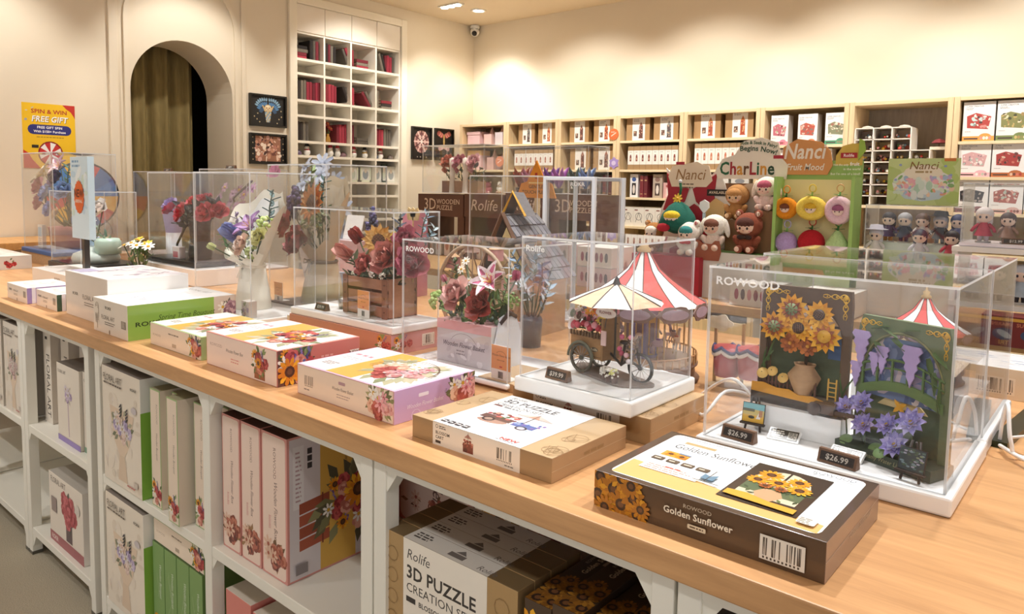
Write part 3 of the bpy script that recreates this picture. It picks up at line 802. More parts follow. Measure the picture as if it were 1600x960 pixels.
for i, a, b, h, cs, lb in ((3, .16, .3, .2, ('f0f0f2', '1c1a20', '3a5c9a'), 'white slim box with a black window and blue badge, third shelf, fourth bay'),
                           (3, .56, .72, .2, ('b8a898', '4a3a38', '8a6a60'), 'brown window box with a dark figure on the third shelf of the fourth bay'),
                           (3, .74, .92, .13, ('d8a8a4', 'e8ccc8', 'b05a5a'), 'low pink box beside the brown window box on the third shelf'),
                           (2, .1, .3, .18, ('9a8a80', '6a5a54', 'b0a090'), 'grey window box on the third shelf of the third bay'),
                           (2, .34, .54, .18, ('a89488', '7a6058', 'c0a898'), 'taupe window box on the third shelf of the third bay'),
                           (2, .57, .76, .17, ('8e8480', '5a4a48', 'a89890'), 'dark grey window box on the third shelf of the third bay'),
                           (1, .1, .32, .19, ('a89078', '7c6450', 'c8b090'), 'brown window box on the third shelf of the second bay'),
                           (1, .4, .62, .19, ('b8a088', '8a7058', 'd0bca0'), 'tan window box on the third shelf of the second bay'),
                           (1, .68, .92, .19, ('9a8470', '6c5848', 'b8a48c'), 'dull brown window box on the third shelf of the second bay'),
                           (4, .05, .3, .2, ('33346a', '4a4c8c', '5a5ca0'), 'tall navy blue box on the third shelf of the fifth bay'),
                           (4, .36, .62, .19, ('e8e4dc', 'c8c0b4', 'd8b040'), 'white figure box with a yellow figure on the third shelf of the fifth bay'),
                           (4, .66, .92, .19, ('d8d4cc', 'a8a4a0', '8a8c90'), 'pale grey figure box on the third shelf of the fifth bay')):
    w = bx(i, b) - bx(i, a)
    carton('figure_box', lb, (bx(i, a) + bx(i, b)) / 2, SY0 + .11, SA[2], w, .15, h, {'front': cs[0], 'right': cs[0], 'left': cs[0], 'top': cs[0]}, win_deco(*cs), 'film')
for k in range(5):
    a = .06 + .19 * k; w = .085
    carton('figure_box', 'white box with black sketch, %s on the fourth shelf of the fourth bay' % ORD[k], bx(3, a) + w / 2, SY0 + .12, SA[3], w + .02, .16, .17, {'front': 'ebe6dc', 'right': 'cfc8bc', 'left': 'cfc8bc', 'top': 'e6e0d4'}, lambda f, r, t, l: (f.arc(f.W * .5, f.H * .5, f.W * .3, 0, 360, .004, '6a6460', 12), f.rect(f.W * .1, f.H * .8, f.W * .4, f.H * .86, '8a5048'), f.line([(f.W * .2, f.H * .2), (f.W * .5, f.H * .7), (f.W * .8, f.H * .2)], .004, '6a6460')), 'paper', group='white sketch boxes')
for k in range(4):
    a = .04 + .24 * k
    carton('figure_box', 'beige box on the fourth shelf of the fifth bay, %s from the left' % ORD[k], bx(4, a) + .06, SY0 + .12, SA[3], .12, .16, .17, {'front': ('e0d4c0', 'd8c0b8', 'c8ccd0', 'e8dcc8')[k], 'right': 'b8a890', 'left': 'b8a890', 'top': 'd8ccb8'}, win_deco(('e8e0d4', 'e0ccc8', 'd8dce0', 'f0e8dc')[k], '9a8478', 'b05a4a'), 'paper')
# sixth and eighth bays: white kit boxes
def kit_deco(band, cols, seed):
    def d(f, r, t, l):
        W, H = f.W, f.H; R = random.Random(seed)
        f.rect(0, 0, W, H * .13, band); f.ell(W * .72, H * .1, W * .2, H * .1, 0, band, 14); f.rect(W * .06, H * .045, W * .5, H * .085, '4a3a34')
        for k in range(4): f.ell(W * (.6 + .09 * k), H * .08, W * .045, H * .045, 0, R.choice(cols), 7)
        f.text('SUPER CREATOR', W * .08, H * .87, H * .035, '4a4644', 'l', 0, 1.0); f.lines(W * .08, H * .83, W * .3, 2, H * .03, H * .013, '8a8684', seed)
        x, y = W * .5, H * .5
        f.put([(x - W * .36, y - H * .16), (x + W * .3, y - H * .2), (x + W * .38, y + H * .12), (x - W * .1, y + H * .22), (x - W * .38, y + H * .14)], cols[0])
        for k in range(34): f.ell(x + W * R.uniform(-.33, .33), y + H * R.uniform(-.16, .16), W * R.uniform(.02, .07), H * R.uniform(.015, .05), R.uniform(0, 3), R.choice(cols), 6)
        f.lines(W * .08, H * .24, W * .25, 1, 1, H * .014, 'b0a09a', seed)
    return d
KIT = [('e88aa0', ('c8707c', 'e8b8b0', 'd89890', '8a4a4c', 'f4dcd4', 'a8b088')), ('e08858', ('c05a48', 'e0a088', '8a7870', 'd8c0b0', 'a8584c')), ('4e9a74', ('8a8c6c', 'c0b498', '6c6a58', 'e8dcc4', 'a86e5c')),
       ('e8a04c', ('b8443c', 'd89088', 'c8dcd8', '8a9a94', 'f0e4dc', '5a3a38')), ('7a8a52', ('8a8a54', 'c8b070', 'a88c5c', 'e8dcb8', '4a4a34')), ('e0a068', ('d8a850', 'f0d8a0', 'b07840', 'e8c888', '8a9a80')),
       ('eab8c0', ('d8a8a8', 'e8c8c4', 'a08088', 'b8c0b4', 'f4e8e4')), ('b86a3c', ('a83a34', '6a3c34', 'd8b8a0', 'c87060', '4a2c28')), ('a86844', ('5a5452', '8a8480', '3a3432', 'b8a8a0', 'd0c8c0')),
       ('8a5a5c', ('2c2a2e', '4a4448', '7a6c6c', 'a89c98', '54383a')), ('d8b0a8', ('a8584c', 'd8a090', 'e8d0c4', '7a4a40', 'b0b8a8')), ('c8a868', ('c8b088', 'a88c60', 'e8dcc0', '8a7048', 'd8c8a0'))]
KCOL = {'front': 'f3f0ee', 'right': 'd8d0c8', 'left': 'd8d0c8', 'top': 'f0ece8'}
def kit(i, a, z, w, h, k, lb, y=.03):
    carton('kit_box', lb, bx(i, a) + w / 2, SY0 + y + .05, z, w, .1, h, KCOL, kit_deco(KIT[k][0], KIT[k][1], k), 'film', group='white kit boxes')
for k, a in enumerate((.06, .42, .77)):
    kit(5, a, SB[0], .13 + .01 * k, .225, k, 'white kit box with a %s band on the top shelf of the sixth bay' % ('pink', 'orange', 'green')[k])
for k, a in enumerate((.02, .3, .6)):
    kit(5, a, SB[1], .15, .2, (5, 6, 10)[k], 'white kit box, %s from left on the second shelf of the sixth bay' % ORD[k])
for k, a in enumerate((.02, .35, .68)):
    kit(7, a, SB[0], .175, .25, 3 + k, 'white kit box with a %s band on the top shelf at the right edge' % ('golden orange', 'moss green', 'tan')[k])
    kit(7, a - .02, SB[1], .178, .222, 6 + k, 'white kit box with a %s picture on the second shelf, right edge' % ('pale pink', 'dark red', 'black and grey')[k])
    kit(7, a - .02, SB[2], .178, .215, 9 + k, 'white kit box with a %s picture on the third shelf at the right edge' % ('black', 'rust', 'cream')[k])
# corner bay: pink gifts and toys
def gift(x, z, w, h, c, label, lid):
    t = thing('gift_box', label, 'box', (x, SY0 + .12, z))
    m = M(); m.box(-w / 2, -.07, 0, w / 2, .07, h * .75, lin(c)); m.build('body', 'paper', t)
    m = M()
    if lid == 'bow':
        m.push(Tm(0, 0, h * .75)); m.box(-w / 2 - .006, -.076, 0, w / 2 + .006, .076, .03, lin('e8c4c6'))
        for sg in (-1, 1): m.ball((sg * .03, -.06, .02), .022, 8, 6, lin('2a2426'), (1.3, .5, .7))
        m.pop()
    elif lid == 'oval': m.push(Matrix.Translation((0, -.072, h * .3)) @ Matrix.Rotation(PI / 2, 4, 'X')); m.prism([(w * .36 * math.cos(k * PI / 8), h * .2 * math.sin(k * PI / 8)) for k in range(16)], .004, lin('3a3840')); m.pop(); m.box(-w / 2, -.07, h * .75, w / 2, .07, h, lin('f0c890'))
    else:
        m.push(Tm(0, 0, h * .75)); m.lathe([(w * .5, 0), (w * .25, h * .12), (.002, h * .5)], 10, lin('d8b4b0')); m.pop()
    m.build('lid', 'paper', t)
gift(bx(0, .2), SA[0], .17, .15, 'eec8cc', 'pale pink gift box with a black bow on the top shelf of the corner bay', 'bow')
gift(bx(0, .55), SA[0], .1, .15, 'e6c2bc', 'slim pink box with a pointed lid in the middle of the corner bay top shelf', 'cone')
gift(bx(0, .82), SA[0], .1, .17, 'd8ccd0', 'pale lilac box with a pointed lid on the right of the corner bay top shelf', 'cone')
gift(bx(0, .22), SA[1], .19, .2, 'edc9c8', 'pink box with a dark oval window on the second shelf of the corner bay', 'oval')
gift(bx(0, .62), SA[1], .09, .17, 'd8b4ac', 'dusty pink box with a pointed lid on the second shelf of the corner bay', 'cone')
gift(bx(0, .86), SA[1], .09, .18, 'b09aa0', 'mauve box with a pointed lid on the second shelf of the corner bay', 'cone')
def toy(x, z, s, c, c2, label, y=SY0 + .1):
    t = thing('soft_toy', label, 'toy', (x, y, z))
    m = M(); m.ball((0, 0, s * .32), s * .34, 12, 8, lin(c)); m.build('body', 'plush', t)
    m = M(); m.ball((0, -.01, s * .78), s * .3, 12, 8, lin(c)); m.ball((-s * .2, 0, s * 1.02), s * .1, 8, 6, lin(c2)); m.ball((s * .2, 0, s * 1.02), s * .1, 8, 6, lin(c2)); m.build('head', 'plush', t)
    m = M()
    for sg in (-1, 1): m.ball((sg * s * .11, -s * .3 - .006, s * .8), s * .035, 6, 5, lin('1c1818'))
    m.ball((0, -s * .31 - .006, s * .7), s * .04, 6, 5, lin('5a3430')); m.build('face', 'plastic', t)
    for sg in (-1, 1):
        m = M(); m.ball((sg * s * .3, -s * .1, s * .42), s * .12, 8, 6, lin(c), (1, .9, 1.5)); m.build('arm', 'plush', t)
        m = M(); m.ball((sg * s * .2, -s * .26, s * .11), s * .13, 8, 6, lin(c2), (.9, 1.3, .8)); m.build('foot', 'plush', t)
toy(bx(0, .2), SA[2], .12, 'd8a8ac', 'f0dcd8', 'pink soft toy on the third shelf of the corner bay')
toy(bx(0, .52), SA[2], .11, 'b05864', 'e8b8b0', 'rose red soft toy in the middle of the corner bay third shelf')
toy(bx(0, .82), SA[2], .12, 'f0ece6', 'c8a8a0', 'white soft toy on the right of the corner bay third shelf')
# stickers on the posts
def sticker(x, z, r, c, label, petals):
    m = M(); m.push(Matrix.Translation((x, SY0 - .0005, z)) @ Matrix.Rotation(PI / 2, 4, 'X'))
    if petals:
        m.prism([(r * (1 if k % 2 else .72) * math.cos(k * PI / 6), r * (1 if k % 2 else .72) * math.sin(k * PI / 6)) for k in range(12)], .004, lin(c)); m.pop(); m.push(Matrix.Translation((x, SY0 - .005, z)) @ Matrix.Rotation(PI / 2, 4, 'X')); m.prism([(r * .4 * math.cos(k * PI / 5), r * .4 * math.sin(k * PI / 5)) for k in range(10)], .002, lin('d8c8e8'))
    else:
        m.prism([(r * math.cos(k * PI / 12), r * math.sin(k * PI / 12)) for k in range(24)], .004, lin(c))
    m.pop()
    if not petals:
        p = P(m, (x - r, SY0 - .0045, z - r), (1, 0, 0), (0, 0, 1), 2 * r, 2 * r, .0004); p.line([(r * .5, r * .7), (r * 1.5, r * 1.3)], r * .16, 'f6d8c8'); p.lines(r * .5, r * 1.35, r, 1, 1, r * .12, 'f6d8c8', 3)
    tag(m.build('shelf_sticker', 'paper'), label, 'sticker')
sticker(-3.52, 1.855, .05, 'd8703c', 'round orange sticker on the post between the third and fourth bays', 0)
sticker(-4.845, 1.63, .052, 'e09070', 'round salmon sticker on the post next to the corner bay', 0)
sticker(-3.51, 1.605, .055, 'a890cc', 'purple flower sticker on the shelf post below the orange sticker', 1)
# white rack of miniature rooms
def mini_room(x, y, z, w, h, R, label, group):
    t = thing('miniature_room', label, 'miniature', (x, y, z), 0, group)
    wall = lin(R.choice(('c8b48c', 'a89078', 'd8ccb0', '9c8c80', 'b8a070', 'c0a890'))); d = .05
    m = M(); m.box(-w / 2, -d, 0, w / 2, d, .004, lin(R.choice(('8a6a48', 'a8845c', '6a5040')))); m.box(-w / 2, d - .004, .004, w / 2, d, h, wall); m.box(-w / 2, -d * .6, .004, -w / 2 + .003, d - .004, h, wall); m.build('walls', 'paper', t)
    m = M(); m.box(w * .1, d * .1, .004, w * .42, d - .006, h * R.uniform(.35, .6), lin(R.choice(('7a4a34', 'e8e0d4', '5a6a5c', 'b05a44', '4a4048')))); m.build('furniture', 'plywood', t)
    m = M()
    for k in range(7): m.ball((R.uniform(-w * .4, w * .4), R.uniform(-d * .8, d * .2), R.uniform(.012, h * .6)), R.uniform(.006, .014), 6, 5, lin(R.choice(('f0ece0', 'c84a3c', 'e8b83c', '5a7c4a', '88a8c0', 'e0a0a0', '3a2c28', 'f4f0e8'))))
    m.build('ornaments', 'plastic', t); stuff(t.children[-1])
    return t
RX0, RYF = PX0 + PW * 6 + .02, SY0 + .0
cells = [(c, r) for r in range(7) for c in range(4) if not (r < 2 and c == 3)]
t = thing('cubby_rack', 'white grid rack of little compartments in the seventh pine bay', 'rack', (RX0, SY0, 1.3))
cwd, chh = .118, .078; top = 1.83
def rz(r): return top - (r + 1) * chh - 1.3
wf = lin('f6efe4')
for c in range(5):
    m = M(); tz = top - 1.3 if c < 4 else top - chh * 1.0 - 1.3
    if c == 4: tz = top - 2 * chh - 1.3
    m.box(.02 + c * cwd - .004, .02, 0, .02 + c * cwd + .004, .2, tz); m.c = [wf] * len(m.c); m.build('upright', 'paint', t)
for r in range(-1, 7):
    n = 3 if r < 1 else 4
    if rz(r) < .0: continue
    m = M(); m.box(.02, .02, rz(r), .02 + n * cwd, .2, rz(r) + .006, wf); m.build('shelf', 'paint', t)
for k in range(3):
    m = M(); m.push(Tm(.02 + k * cwd + cwd / 2, .1, top - 1.3 + .012)); m.lathe([(.04, 0), (.03, .008), (.004, .014)], 10, lin('f2e6d2')); m.pop(); m.build('scallop', 'paint', t)
RR = random.Random(11)
for (c, r) in cells:
    if rz(r) < .01: continue
    mini_room(RX0 + .02 + c * cwd + cwd / 2, SY0 + .1, 1.3 + rz(r) + .0065, cwd - .014, chh - .016, RR, 'miniature furnished room, %s from left in the %s row of the white rack' % (ORD[c], ORD[r]), 'miniature rooms in the white rack')
t = thing('paper_parasol', 'small dark red toy parasol standing on the right of the white rack', 'toy', (RX0 + .53, SY0 + .1, 1.3 + rz(1) + .0065 - .0))
t.location.z = 1.3 + rz(1) + .0065
m = M(); m.box(-.05, -.03, 0, .05, .03, .02, lin('e8dcc4')); m.box(-.003, -.003, .02, .003, .003, .05, lin('6a4a38')); m.build('stand', 'plywood', t)
m = M(); m.push(Tm(0, 0, .045)); m.lathe([(.05, 0), (.03, .02), (.002, .03)], 12, lin('8a3a3c')); m.pop(); m.build('canopy', 'fabric', t)
# ------------------------------------------------------------------ display counter
TOP = 0.92
CX0, CX1, CY0, CY1 = -5.0, 0.75, 0.838, 2.27
WOOD = 'cfa070'
def worktop():
    m = M(); m.box(CX0, CY0, 0.881, CX1, CY1, TOP, lin(WOOD))
    o = m.build('counter_top', 'counter_wood', bevel=.0025)
    tag(o, 'long oak worktop carrying the boxes and acrylic cases', 'counter')
worktop()
FR = lin('ece8dc')
def frame_unit(x0, x1, mids, label, y1=2.24):
    t = thing('display_rack', label, 'shelf', ((x0 + x1) / 2, CY0 + .012, 0))
    ox, oy = (x0 + x1) / 2, CY0 + .012
    D = y1 - oy; pw = .034
    px = [x0 + pw / 2] + mids + [x1 - pw / 2]
    for x in px:
        for y in (0, D - pw):
            m = M(); m.box(x - ox - pw / 2, y, .003, x - ox + pw / 2, y + pw, .879, FR); m.build('leg', 'paint', t, bevel=.002)
            m = M(); m.box(x - ox - pw / 2 - .001, y - .001, 0, x - ox + pw / 2 + .001, y + pw + .001, .012, lin('5a564c')); m.build('foot', 'plastic', t)
    for z in (.105, .493):
        m = M(); m.box(x0 - ox + .002, .003, z - .028, x1 - ox - .002, D - .003, z, FR); m.build('shelf', 'paint', t, bevel=.002)
    for y in (.002, D - .03):
        m = M(); m.box(x0 - ox + pw, y, .863, x1 - ox - pw, y + .028, .879, FR); m.build('rail', 'paint', t)
    for a, b in zip(px, px[1:]):
        for z, tall in ((.863, .04), (.465, .03), (.077, .045)):
            for x, sg in ((a + pw / 2, 1), (b - pw / 2, -1)):
                m = M(); m.push(Matrix(((1, 0, 0, x - ox), (0, 0, -1, .03), (0, 1, 0, z), (0, 0, 0, 1))))
                q = [(0, 0), (sg * tall * .7, 0), (0, -tall)]
                m.prism(q if sg < 0 else q[::-1], .026, FR); m.pop(); m.build('bracket', 'paint', t)
frame_unit(-4.34, -3.70, [], 'white metal shelf frame under the far left of the counter')
frame_unit(-3.69, -3.055, [], 'white metal shelf frame at the left edge of the photo, under the counter')
frame_unit(-3.05, -2.425, [], 'white metal shelf frame holding the box with red roses')
frame_unit(-2.375, -1.055, [-1.69], 'white two-bay shelf frame holding the green and pink boxes')
frame_unit(-1.05, -.43, [], 'white metal shelf frame holding the upright wooden puzzle boxes')
frame_unit(-.425, .72, [.15], 'white metal shelf frame at the lower right corner under the counter')

# ---- print designs for the counter boxes
SUNF = [('sunflower',)]
AUT = [('rose', ('b5474a', 'c8605c', '8e3438')), ('sunflower',), ('rose', ('d08a78', 'e2a894', 'b86a5c')), ('spike',), ('daisy',), ('rose', ('a83a3e', 'c25450', '8a2c30'))]
PNK = [('rose', ('d8a0a0', 'e8bcb8', 'c07c7c')), ('daisy',), ('rose', ('b04a48', 'c4645c', '963a38')), ('daisy', 'e8a8b0', 'c05a6a'), ('rose', ('e2b49c', 'f0ccb4', 'c88c74'))]
PALE = [('rose', ('b8a8c4', 'cdbfd6', '9a8aac')), ('daisy', 'e4dcd8', 'b8a070'), ('rose', ('dcc0b4', 'e8d2c8', 'c4a090')), ('spike', ('5a5468', '78708a'))]
REDR = [('rose', ('b02c34', 'c8424a', '8c2028'))]

def sunflower_picture(p, x, y, w, h):
    """flat picture of the sunflower window art"""
    R = random.Random(2)
    p.rect(x, y, x + w, y + h, '3c2c20'); 
    p.put([(x + w * .12, y + h * .2)] + [(x + w * .5 - w * .38 * math.cos(PI * k / 12), y + h * .55 + h * .36 * math.sin(PI * k / 12)) for k in range(13)] + [(x + w * .88, y + h * .2)], 'd8cfb4')
    p.rect(x + w * .12, y + h * .3, x + w * .88, y + h * .5, '5a6a4a'); p.rect(x + w * .7, y + h * .5, x + w * .88, y + h * .62, '4a6a94')
    p.rect(x + w * .485, y + h * .5, x + w * .515, y + h * .92, '2e2218')
    for k in range(14): p.leaf(x + w * R.uniform(.1, .9), y + h * R.uniform(.2, .5), w * .12, R.uniform(0, 6), R.choice(('4c5c34', '6a7a44', '38482c')))
    p.put([(x + w * .4, y + h * .42), (x + w * .6, y + h * .42), (x + w * .68, y + h * .3), (x + w * .58, y + h * .14), (x + w * .42, y + h * .14), (x + w * .32, y + h * .3)], 'c9a27c')
    for fx, fy, r in ((.3, .76, .17), (.68, .74, .15), (.22, .57, .15), (.48, .6, .15), (.77, .55, .16), (.38, .46, .09), (.58, .46, .09)):
        p.sunflower(x + w * fx, y + h * fy, min(w, h) * r, R, ('f5b62e', 'f0a824', 'e8951c') if fy > .5 else ('b4622a', 'c8742e', '9c5224'))
    p.put([(x + w * .05, y + h * .06), (x + w * .95, y + h * .02), (x + w * .95, y + h * .12), (x + w * .6, y + h * .13), (x + w * .3, y + h * .19), (x + w * .05, y + h * .17)], 'e0a838')

def d_golden(f, r, t, l):
    R = random.Random(1); W, H = f.W, f.H
    for fx, fy, s in ((.03, .86, .42), (.02, .34, .46), (.1, .62, .45), (.14, .98, .4), (.14, .26, .42), (.2, .52, .4), (.19, .86, .36), (.22, .12, .36), (.06, .05, .36), (.24, .3, .3)):
        f.sunflower(W * fx, H * fy, H * s, R, ('d99a20', 'c78418', 'b06e14'), '3c2412')
    f.text('ROWOOD', W * .5, H * .76, H * .1, 'cfc0a8', 'c', 0, 1.1); f.text('Golden Sunflower', W * .5, H * .5, H * .17, 'f0e6d2', 'c', 1)
    f.rrect(W * .46, H * .26, W * .54, H * .38, H * .03, 'd8cbb0'); f.lines(W * .47, H * .3, W * .06, 1, 1, H * .04, '5a4630', 2)
    f.barcode(W * .76, H * .14, W * .93, H * .74, seed=4)
    W, H = t.W, t.H
    t.rrect(W * .05, H * .05, W * .96, H * .96, H * .05, 'eef3f6')
    t.put([(W * .06, H * .06), (W * .95, H * .06), (W * .95, H * .18), (W * .6, H * .22), (W * .3, H * .3), (W * .06, H * .33)], 'e4b872')
    t.text('Golden Sunflower', W * .12, H * .7, H * .085, '4a4a4e', 'l', 0, .66); t.rect(W * .14, H * .815, W * .3, H * .86, 'b9a070'); t.lines(W * .1, H * .92, W * .3, 1, 1, H * .014, 'a0a4a8', 3)
    t.rect(W * .12, H * .52, W * .25, H * .62, 'd9a24a'); t.sunflower(W * .16, H * .57, H * .045, R); t.sunflower(W * .22, H * .56, H * .045, R); t.rect(W * .19, H * .6, W * .25, H * .62, '7a94b0')
    for k in range(4): t.rrect(W * (.11 + .075 * k), H * .42, W * (.17 + .075 * k), H * .48, H * .01, '5a4a3a'); t.lines(W * (.12 + .075 * k), H * .445, W * .04, 1, 1, H * .014, 'e0d6c4', k)
    t.rect(W * .12, H * .24, W * .4, H * .37, 'f6f3ee'); t.lines(W * .14, H * .32, W * .22, 3, H * .03, H * .012, 'c8907c', 5); t.lines(W * .22, H * .33, W * .08, 1, 1, H * .016, 'd05048', 6)
    sunflower_picture(t, W * .52, H * .16, W * .33, H * .66)
    t.text('ROWOOD', W * .93, H * .86, H * .045, '8a8e94', 'r', 0, .8); t.rrect(W * .86, H * .1, W * .93, H * .2, .003, 'e6e2da'); t.lines(W * .865, H * .165, W * .055, 4, H * .02, H * .012, '9a968e', 7)
    t.put([(W * .4, H * .3), (W * .46, H * .3), (W * .46, H * .4), (W * .43, H * .36), (W * .4, H * .38)], '6a8ca4'); t.line([(W * .38, H * .26), (W * .5, H * .26)], .002, '4a4038'); t.line([(W * .43, H * .26), (W * .43, H * .46)], .0015, '4a4038')
    W, H = r.W, r.H
    r.text('Golden Sunflower', W * .62, H * .42, H * .17, 'a8968a', 'c', 1); r.line([(0, H * .5), (W, H * .62)], .0008, 'c8bcb4')
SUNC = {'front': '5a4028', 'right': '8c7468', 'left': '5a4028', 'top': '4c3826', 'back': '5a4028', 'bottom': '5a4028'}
carton('puzzle_box', 'brown shrink-wrapped box with sunflower art on the worktop, nearest the camera', -.4185, 1.006, TOP, .331, .236, .053, SUNC, d_golden)

def cart_pic(p, x, y, s, col=1):
    R = random.Random(6)
    b = '6a4a42'
    p.ell(x - s * .2, y, s * .26, s * .1, .1, 'b08c7c', 12); p.rect(x - s * .5, y + s * .06, x + s * .06, y + s * .22, b); p.rect(x + s * .1, y + s * .04, x + s * .5, y + s * .2, '5c6ea8' if col else b)
    p.ell(x - s * .3, y + s * .04, s * .11, s * .09, 0, '3c2c2c', 12); p.ell(x - s * .3, y + s * .04, s * .07, s * .055, 0, 'a88c7c', 10); p.ell(x + s * .32, y + s * .02, s * .1, s * .08, 0, '3c3440', 12); p.ell(x + s * .32, y + s * .02, s * .065, s * .05, 0, 'c8c4d0', 10)
    for k in range(22): p.ell(x + s * R.uniform(-.5, .08), y + s * R.uniform(.18, .36), s * .045, s * .035, 0, R.choice(('a83c44', 'c86a62', '7a3a3a', 'd8a08c', '8a4a3c', '5a6a44')), 6)
    for k in range(12): p.ell(x + s * R.uniform(.1, .55), y + s * R.uniform(-.02, .3), s * .035, s * .025, R.uniform(0, 3), R.choice(('7a94d0', '4c64a8', 'b0c0e4', '8a6ab0') if col else ('8a5a50', 'a87868')), 6)
    p.put([(x - s * .12, y + s * .46), (x + s * .2, y + s * .62), (x + s * .55, y + s * .46)], 'dcd0c8'); p.put([(x + s * .1, y + s * .46), (x + s * .2, y + s * .62), (x + s * .3, y + s * .46)], 'd8a48c'); p.line([(x + s * .2, y + s * .64), (x + s * .22, y + s * .2)], s * .015, '4a3c38')
def kraft_sketch(p, x0, y0, x1, y1, seed):
    R = random.Random(seed); c = '93744c'
    for k in range(5):
        cx, cy, r = R.uniform(x0, x1), R.uniform(y0, y1), R.uniform(.01, .022)
        p.arc(cx, cy, r, 0, 360, .0008, c, 12); p.line([(cx - r, cy), (cx + r, cy + r * .6), (cx, cy - r), (cx - r * .8, cy + r)], .0008, c)
def d_cart(f, r, t, l):
    W, H = f.W, f.H; a, b = W * .17, W * .80
    f.rect(a, 0, b, H, 'efe4d4'); k = b - a
    f.arc(a + k * .05, H * .83, H * .07, 0, 360, .001, '3a3430', 10); f.lines(a + k * .08, H * .84, k * .1, 2, H * .08, H * .04, '3a3430', 1)
    f.text('BLOSSOM', a + k * .035, H * .5, H * .13, '3a3430', 'l', 1); f.text('CART', a + k * .035, H * .3, H * .13, '3a3430', 'l', 1); f.rect(a + k * .035, H * .1, a + k * .1, H * .22, '3a3430')
    x = a + k * .42
    f.rect(x - k * .05, H * .1, x + k * .07, H * .5, '7a3a30'); f.ell(x - k * .02, H * .2, k * .025, H * .1, 0, '5a2c28', 8)
    R = random.Random(3)
    for i in range(14): f.ell(x + k * R.uniform(-.05, .07), H * R.uniform(.4, .62), k * .014, H * .06, 0, R.choice(('a8584c', '7a3a30', 'c88a74')), 6)
    f.put([(x - k * .035, H * .72), (x + k * .01, H * .9), (x + k * .055, H * .72)], 'b88474'); f.line([(x + .01 * k, H * .95), (x + .01 * k, H * .5)], .0008, '5a4038')
    f.barcode(a + k * .74, H * .2, a + k * .94, H * .82, 'efe4d4', '4a443c', 9); f.lines(a + k * .84, H * .1, k * .12, 1, 1, H * .05, '8a8074', 3)
    W, H = t.W, t.H; a, b = W * .17, W * .80; k = b - a
    kraft_sketch(t, W * .03, H * .1, W * .14, H * .9, 4); kraft_sketch(t, W * .84, H * .1, W * .97, H * .9, 9)
    t.rect(a, 0, b, H, 'f3f3f4')
    t.text('3D PUZZLE', a + k * .07, H * .8, H * .085, '33333a', 'l', 1, .9); t.text('CREATION SET', a + k * .07, H * .705, H * .055, '4a4a50', 'l', 0, .9); t.rect(a + k * .07, H * .67, a + k * .17, H * .7, '7a3a34'); t.lines(a + k * .2, H * .67, k * .2, 1, 1, H * .02, '6a6a70', 2)
    t.text('Rolife', a + k * .07, H * .91, H * .05, '5a5a60', 'l', 0, 1, .2)
    cart_pic(t, a + k * .5, H * .33, k * .62)
    for i in range(4): t.rrect(a + k * (.04 + .085 * i), H * .04, a + k * (.11 + .085 * i), H * .1, .003, '33333a'); t.lines(a + k * (.05 + .085 * i), H * .065, k * .05, 1, 1, H * .014, 'f0f0f0', i)
    t.text('NEW', a + k * .82, H * .05, H * .04, 'c8483c', 'c', 1, 1.3); t.lines(a + k * .7, H * .03, k * .26, 1, 1, H * .012, 'b0b0b4', 3)
    r.line([(0, r.H * .46), (r.W, r.H * .5)], .0006, 'd8c4a4'); r.lines(r.W * .4, r.H * .55, r.W * .3, 1, 1, r.H * .12, '94744c', 5)
carton('puzzle_box', 'flat kraft box with a white band and cart picture before the flower cart case', -.838, 1.013, TOP, .327, .222, .042, {'front': 'a3825a', 'right': 'ac8a66', 'left': 'a3825a', 'top': 'c0a27a', 'back': 'a97f50', 'bottom': 'a97f50'}, d_cart)

def yellow_top(t, fl, seed, yx=.33, arch=0):
    W, H = t.W, t.H
    t.rect(W * .02, H * .02, W * .98, H * .98, 'f6efee'); t.rect(W * yx, H * .02, W * (yx + .27), H * .98, 'e6ad50')
    t.lines(W * (yx + .06), H * .7, W * .1, 3, H * .06, H * .02, 'c89a54', seed)
    t.lines(W * .07, H * .62, W * .18, 1, 1, H * .05, 'd08a9a', seed + 1); t.lines(W * .07, H * .5, W * .2, 2, H * .05, H * .025, 'e0b8c0', seed + 2)
    t.rect(W * .08, H * .18, W * .24, H * .3, 'e6dcdc'); t.lines(W * .09, H * .26, W * .14, 3, H * .035, H * .018, '8a807c', seed + 3)
    t.bouquet(W * .66, H * .5, W * .5, H * .72, seed, fl, 20, 26, ('a8a884', 'b8b494', '8c9470', 'c4bca0'), size=.12)
    if arch: t.arc(W * .68, H * .42, W * .27, 0, 180, .003, '6a4a3a', 18, H * .42)
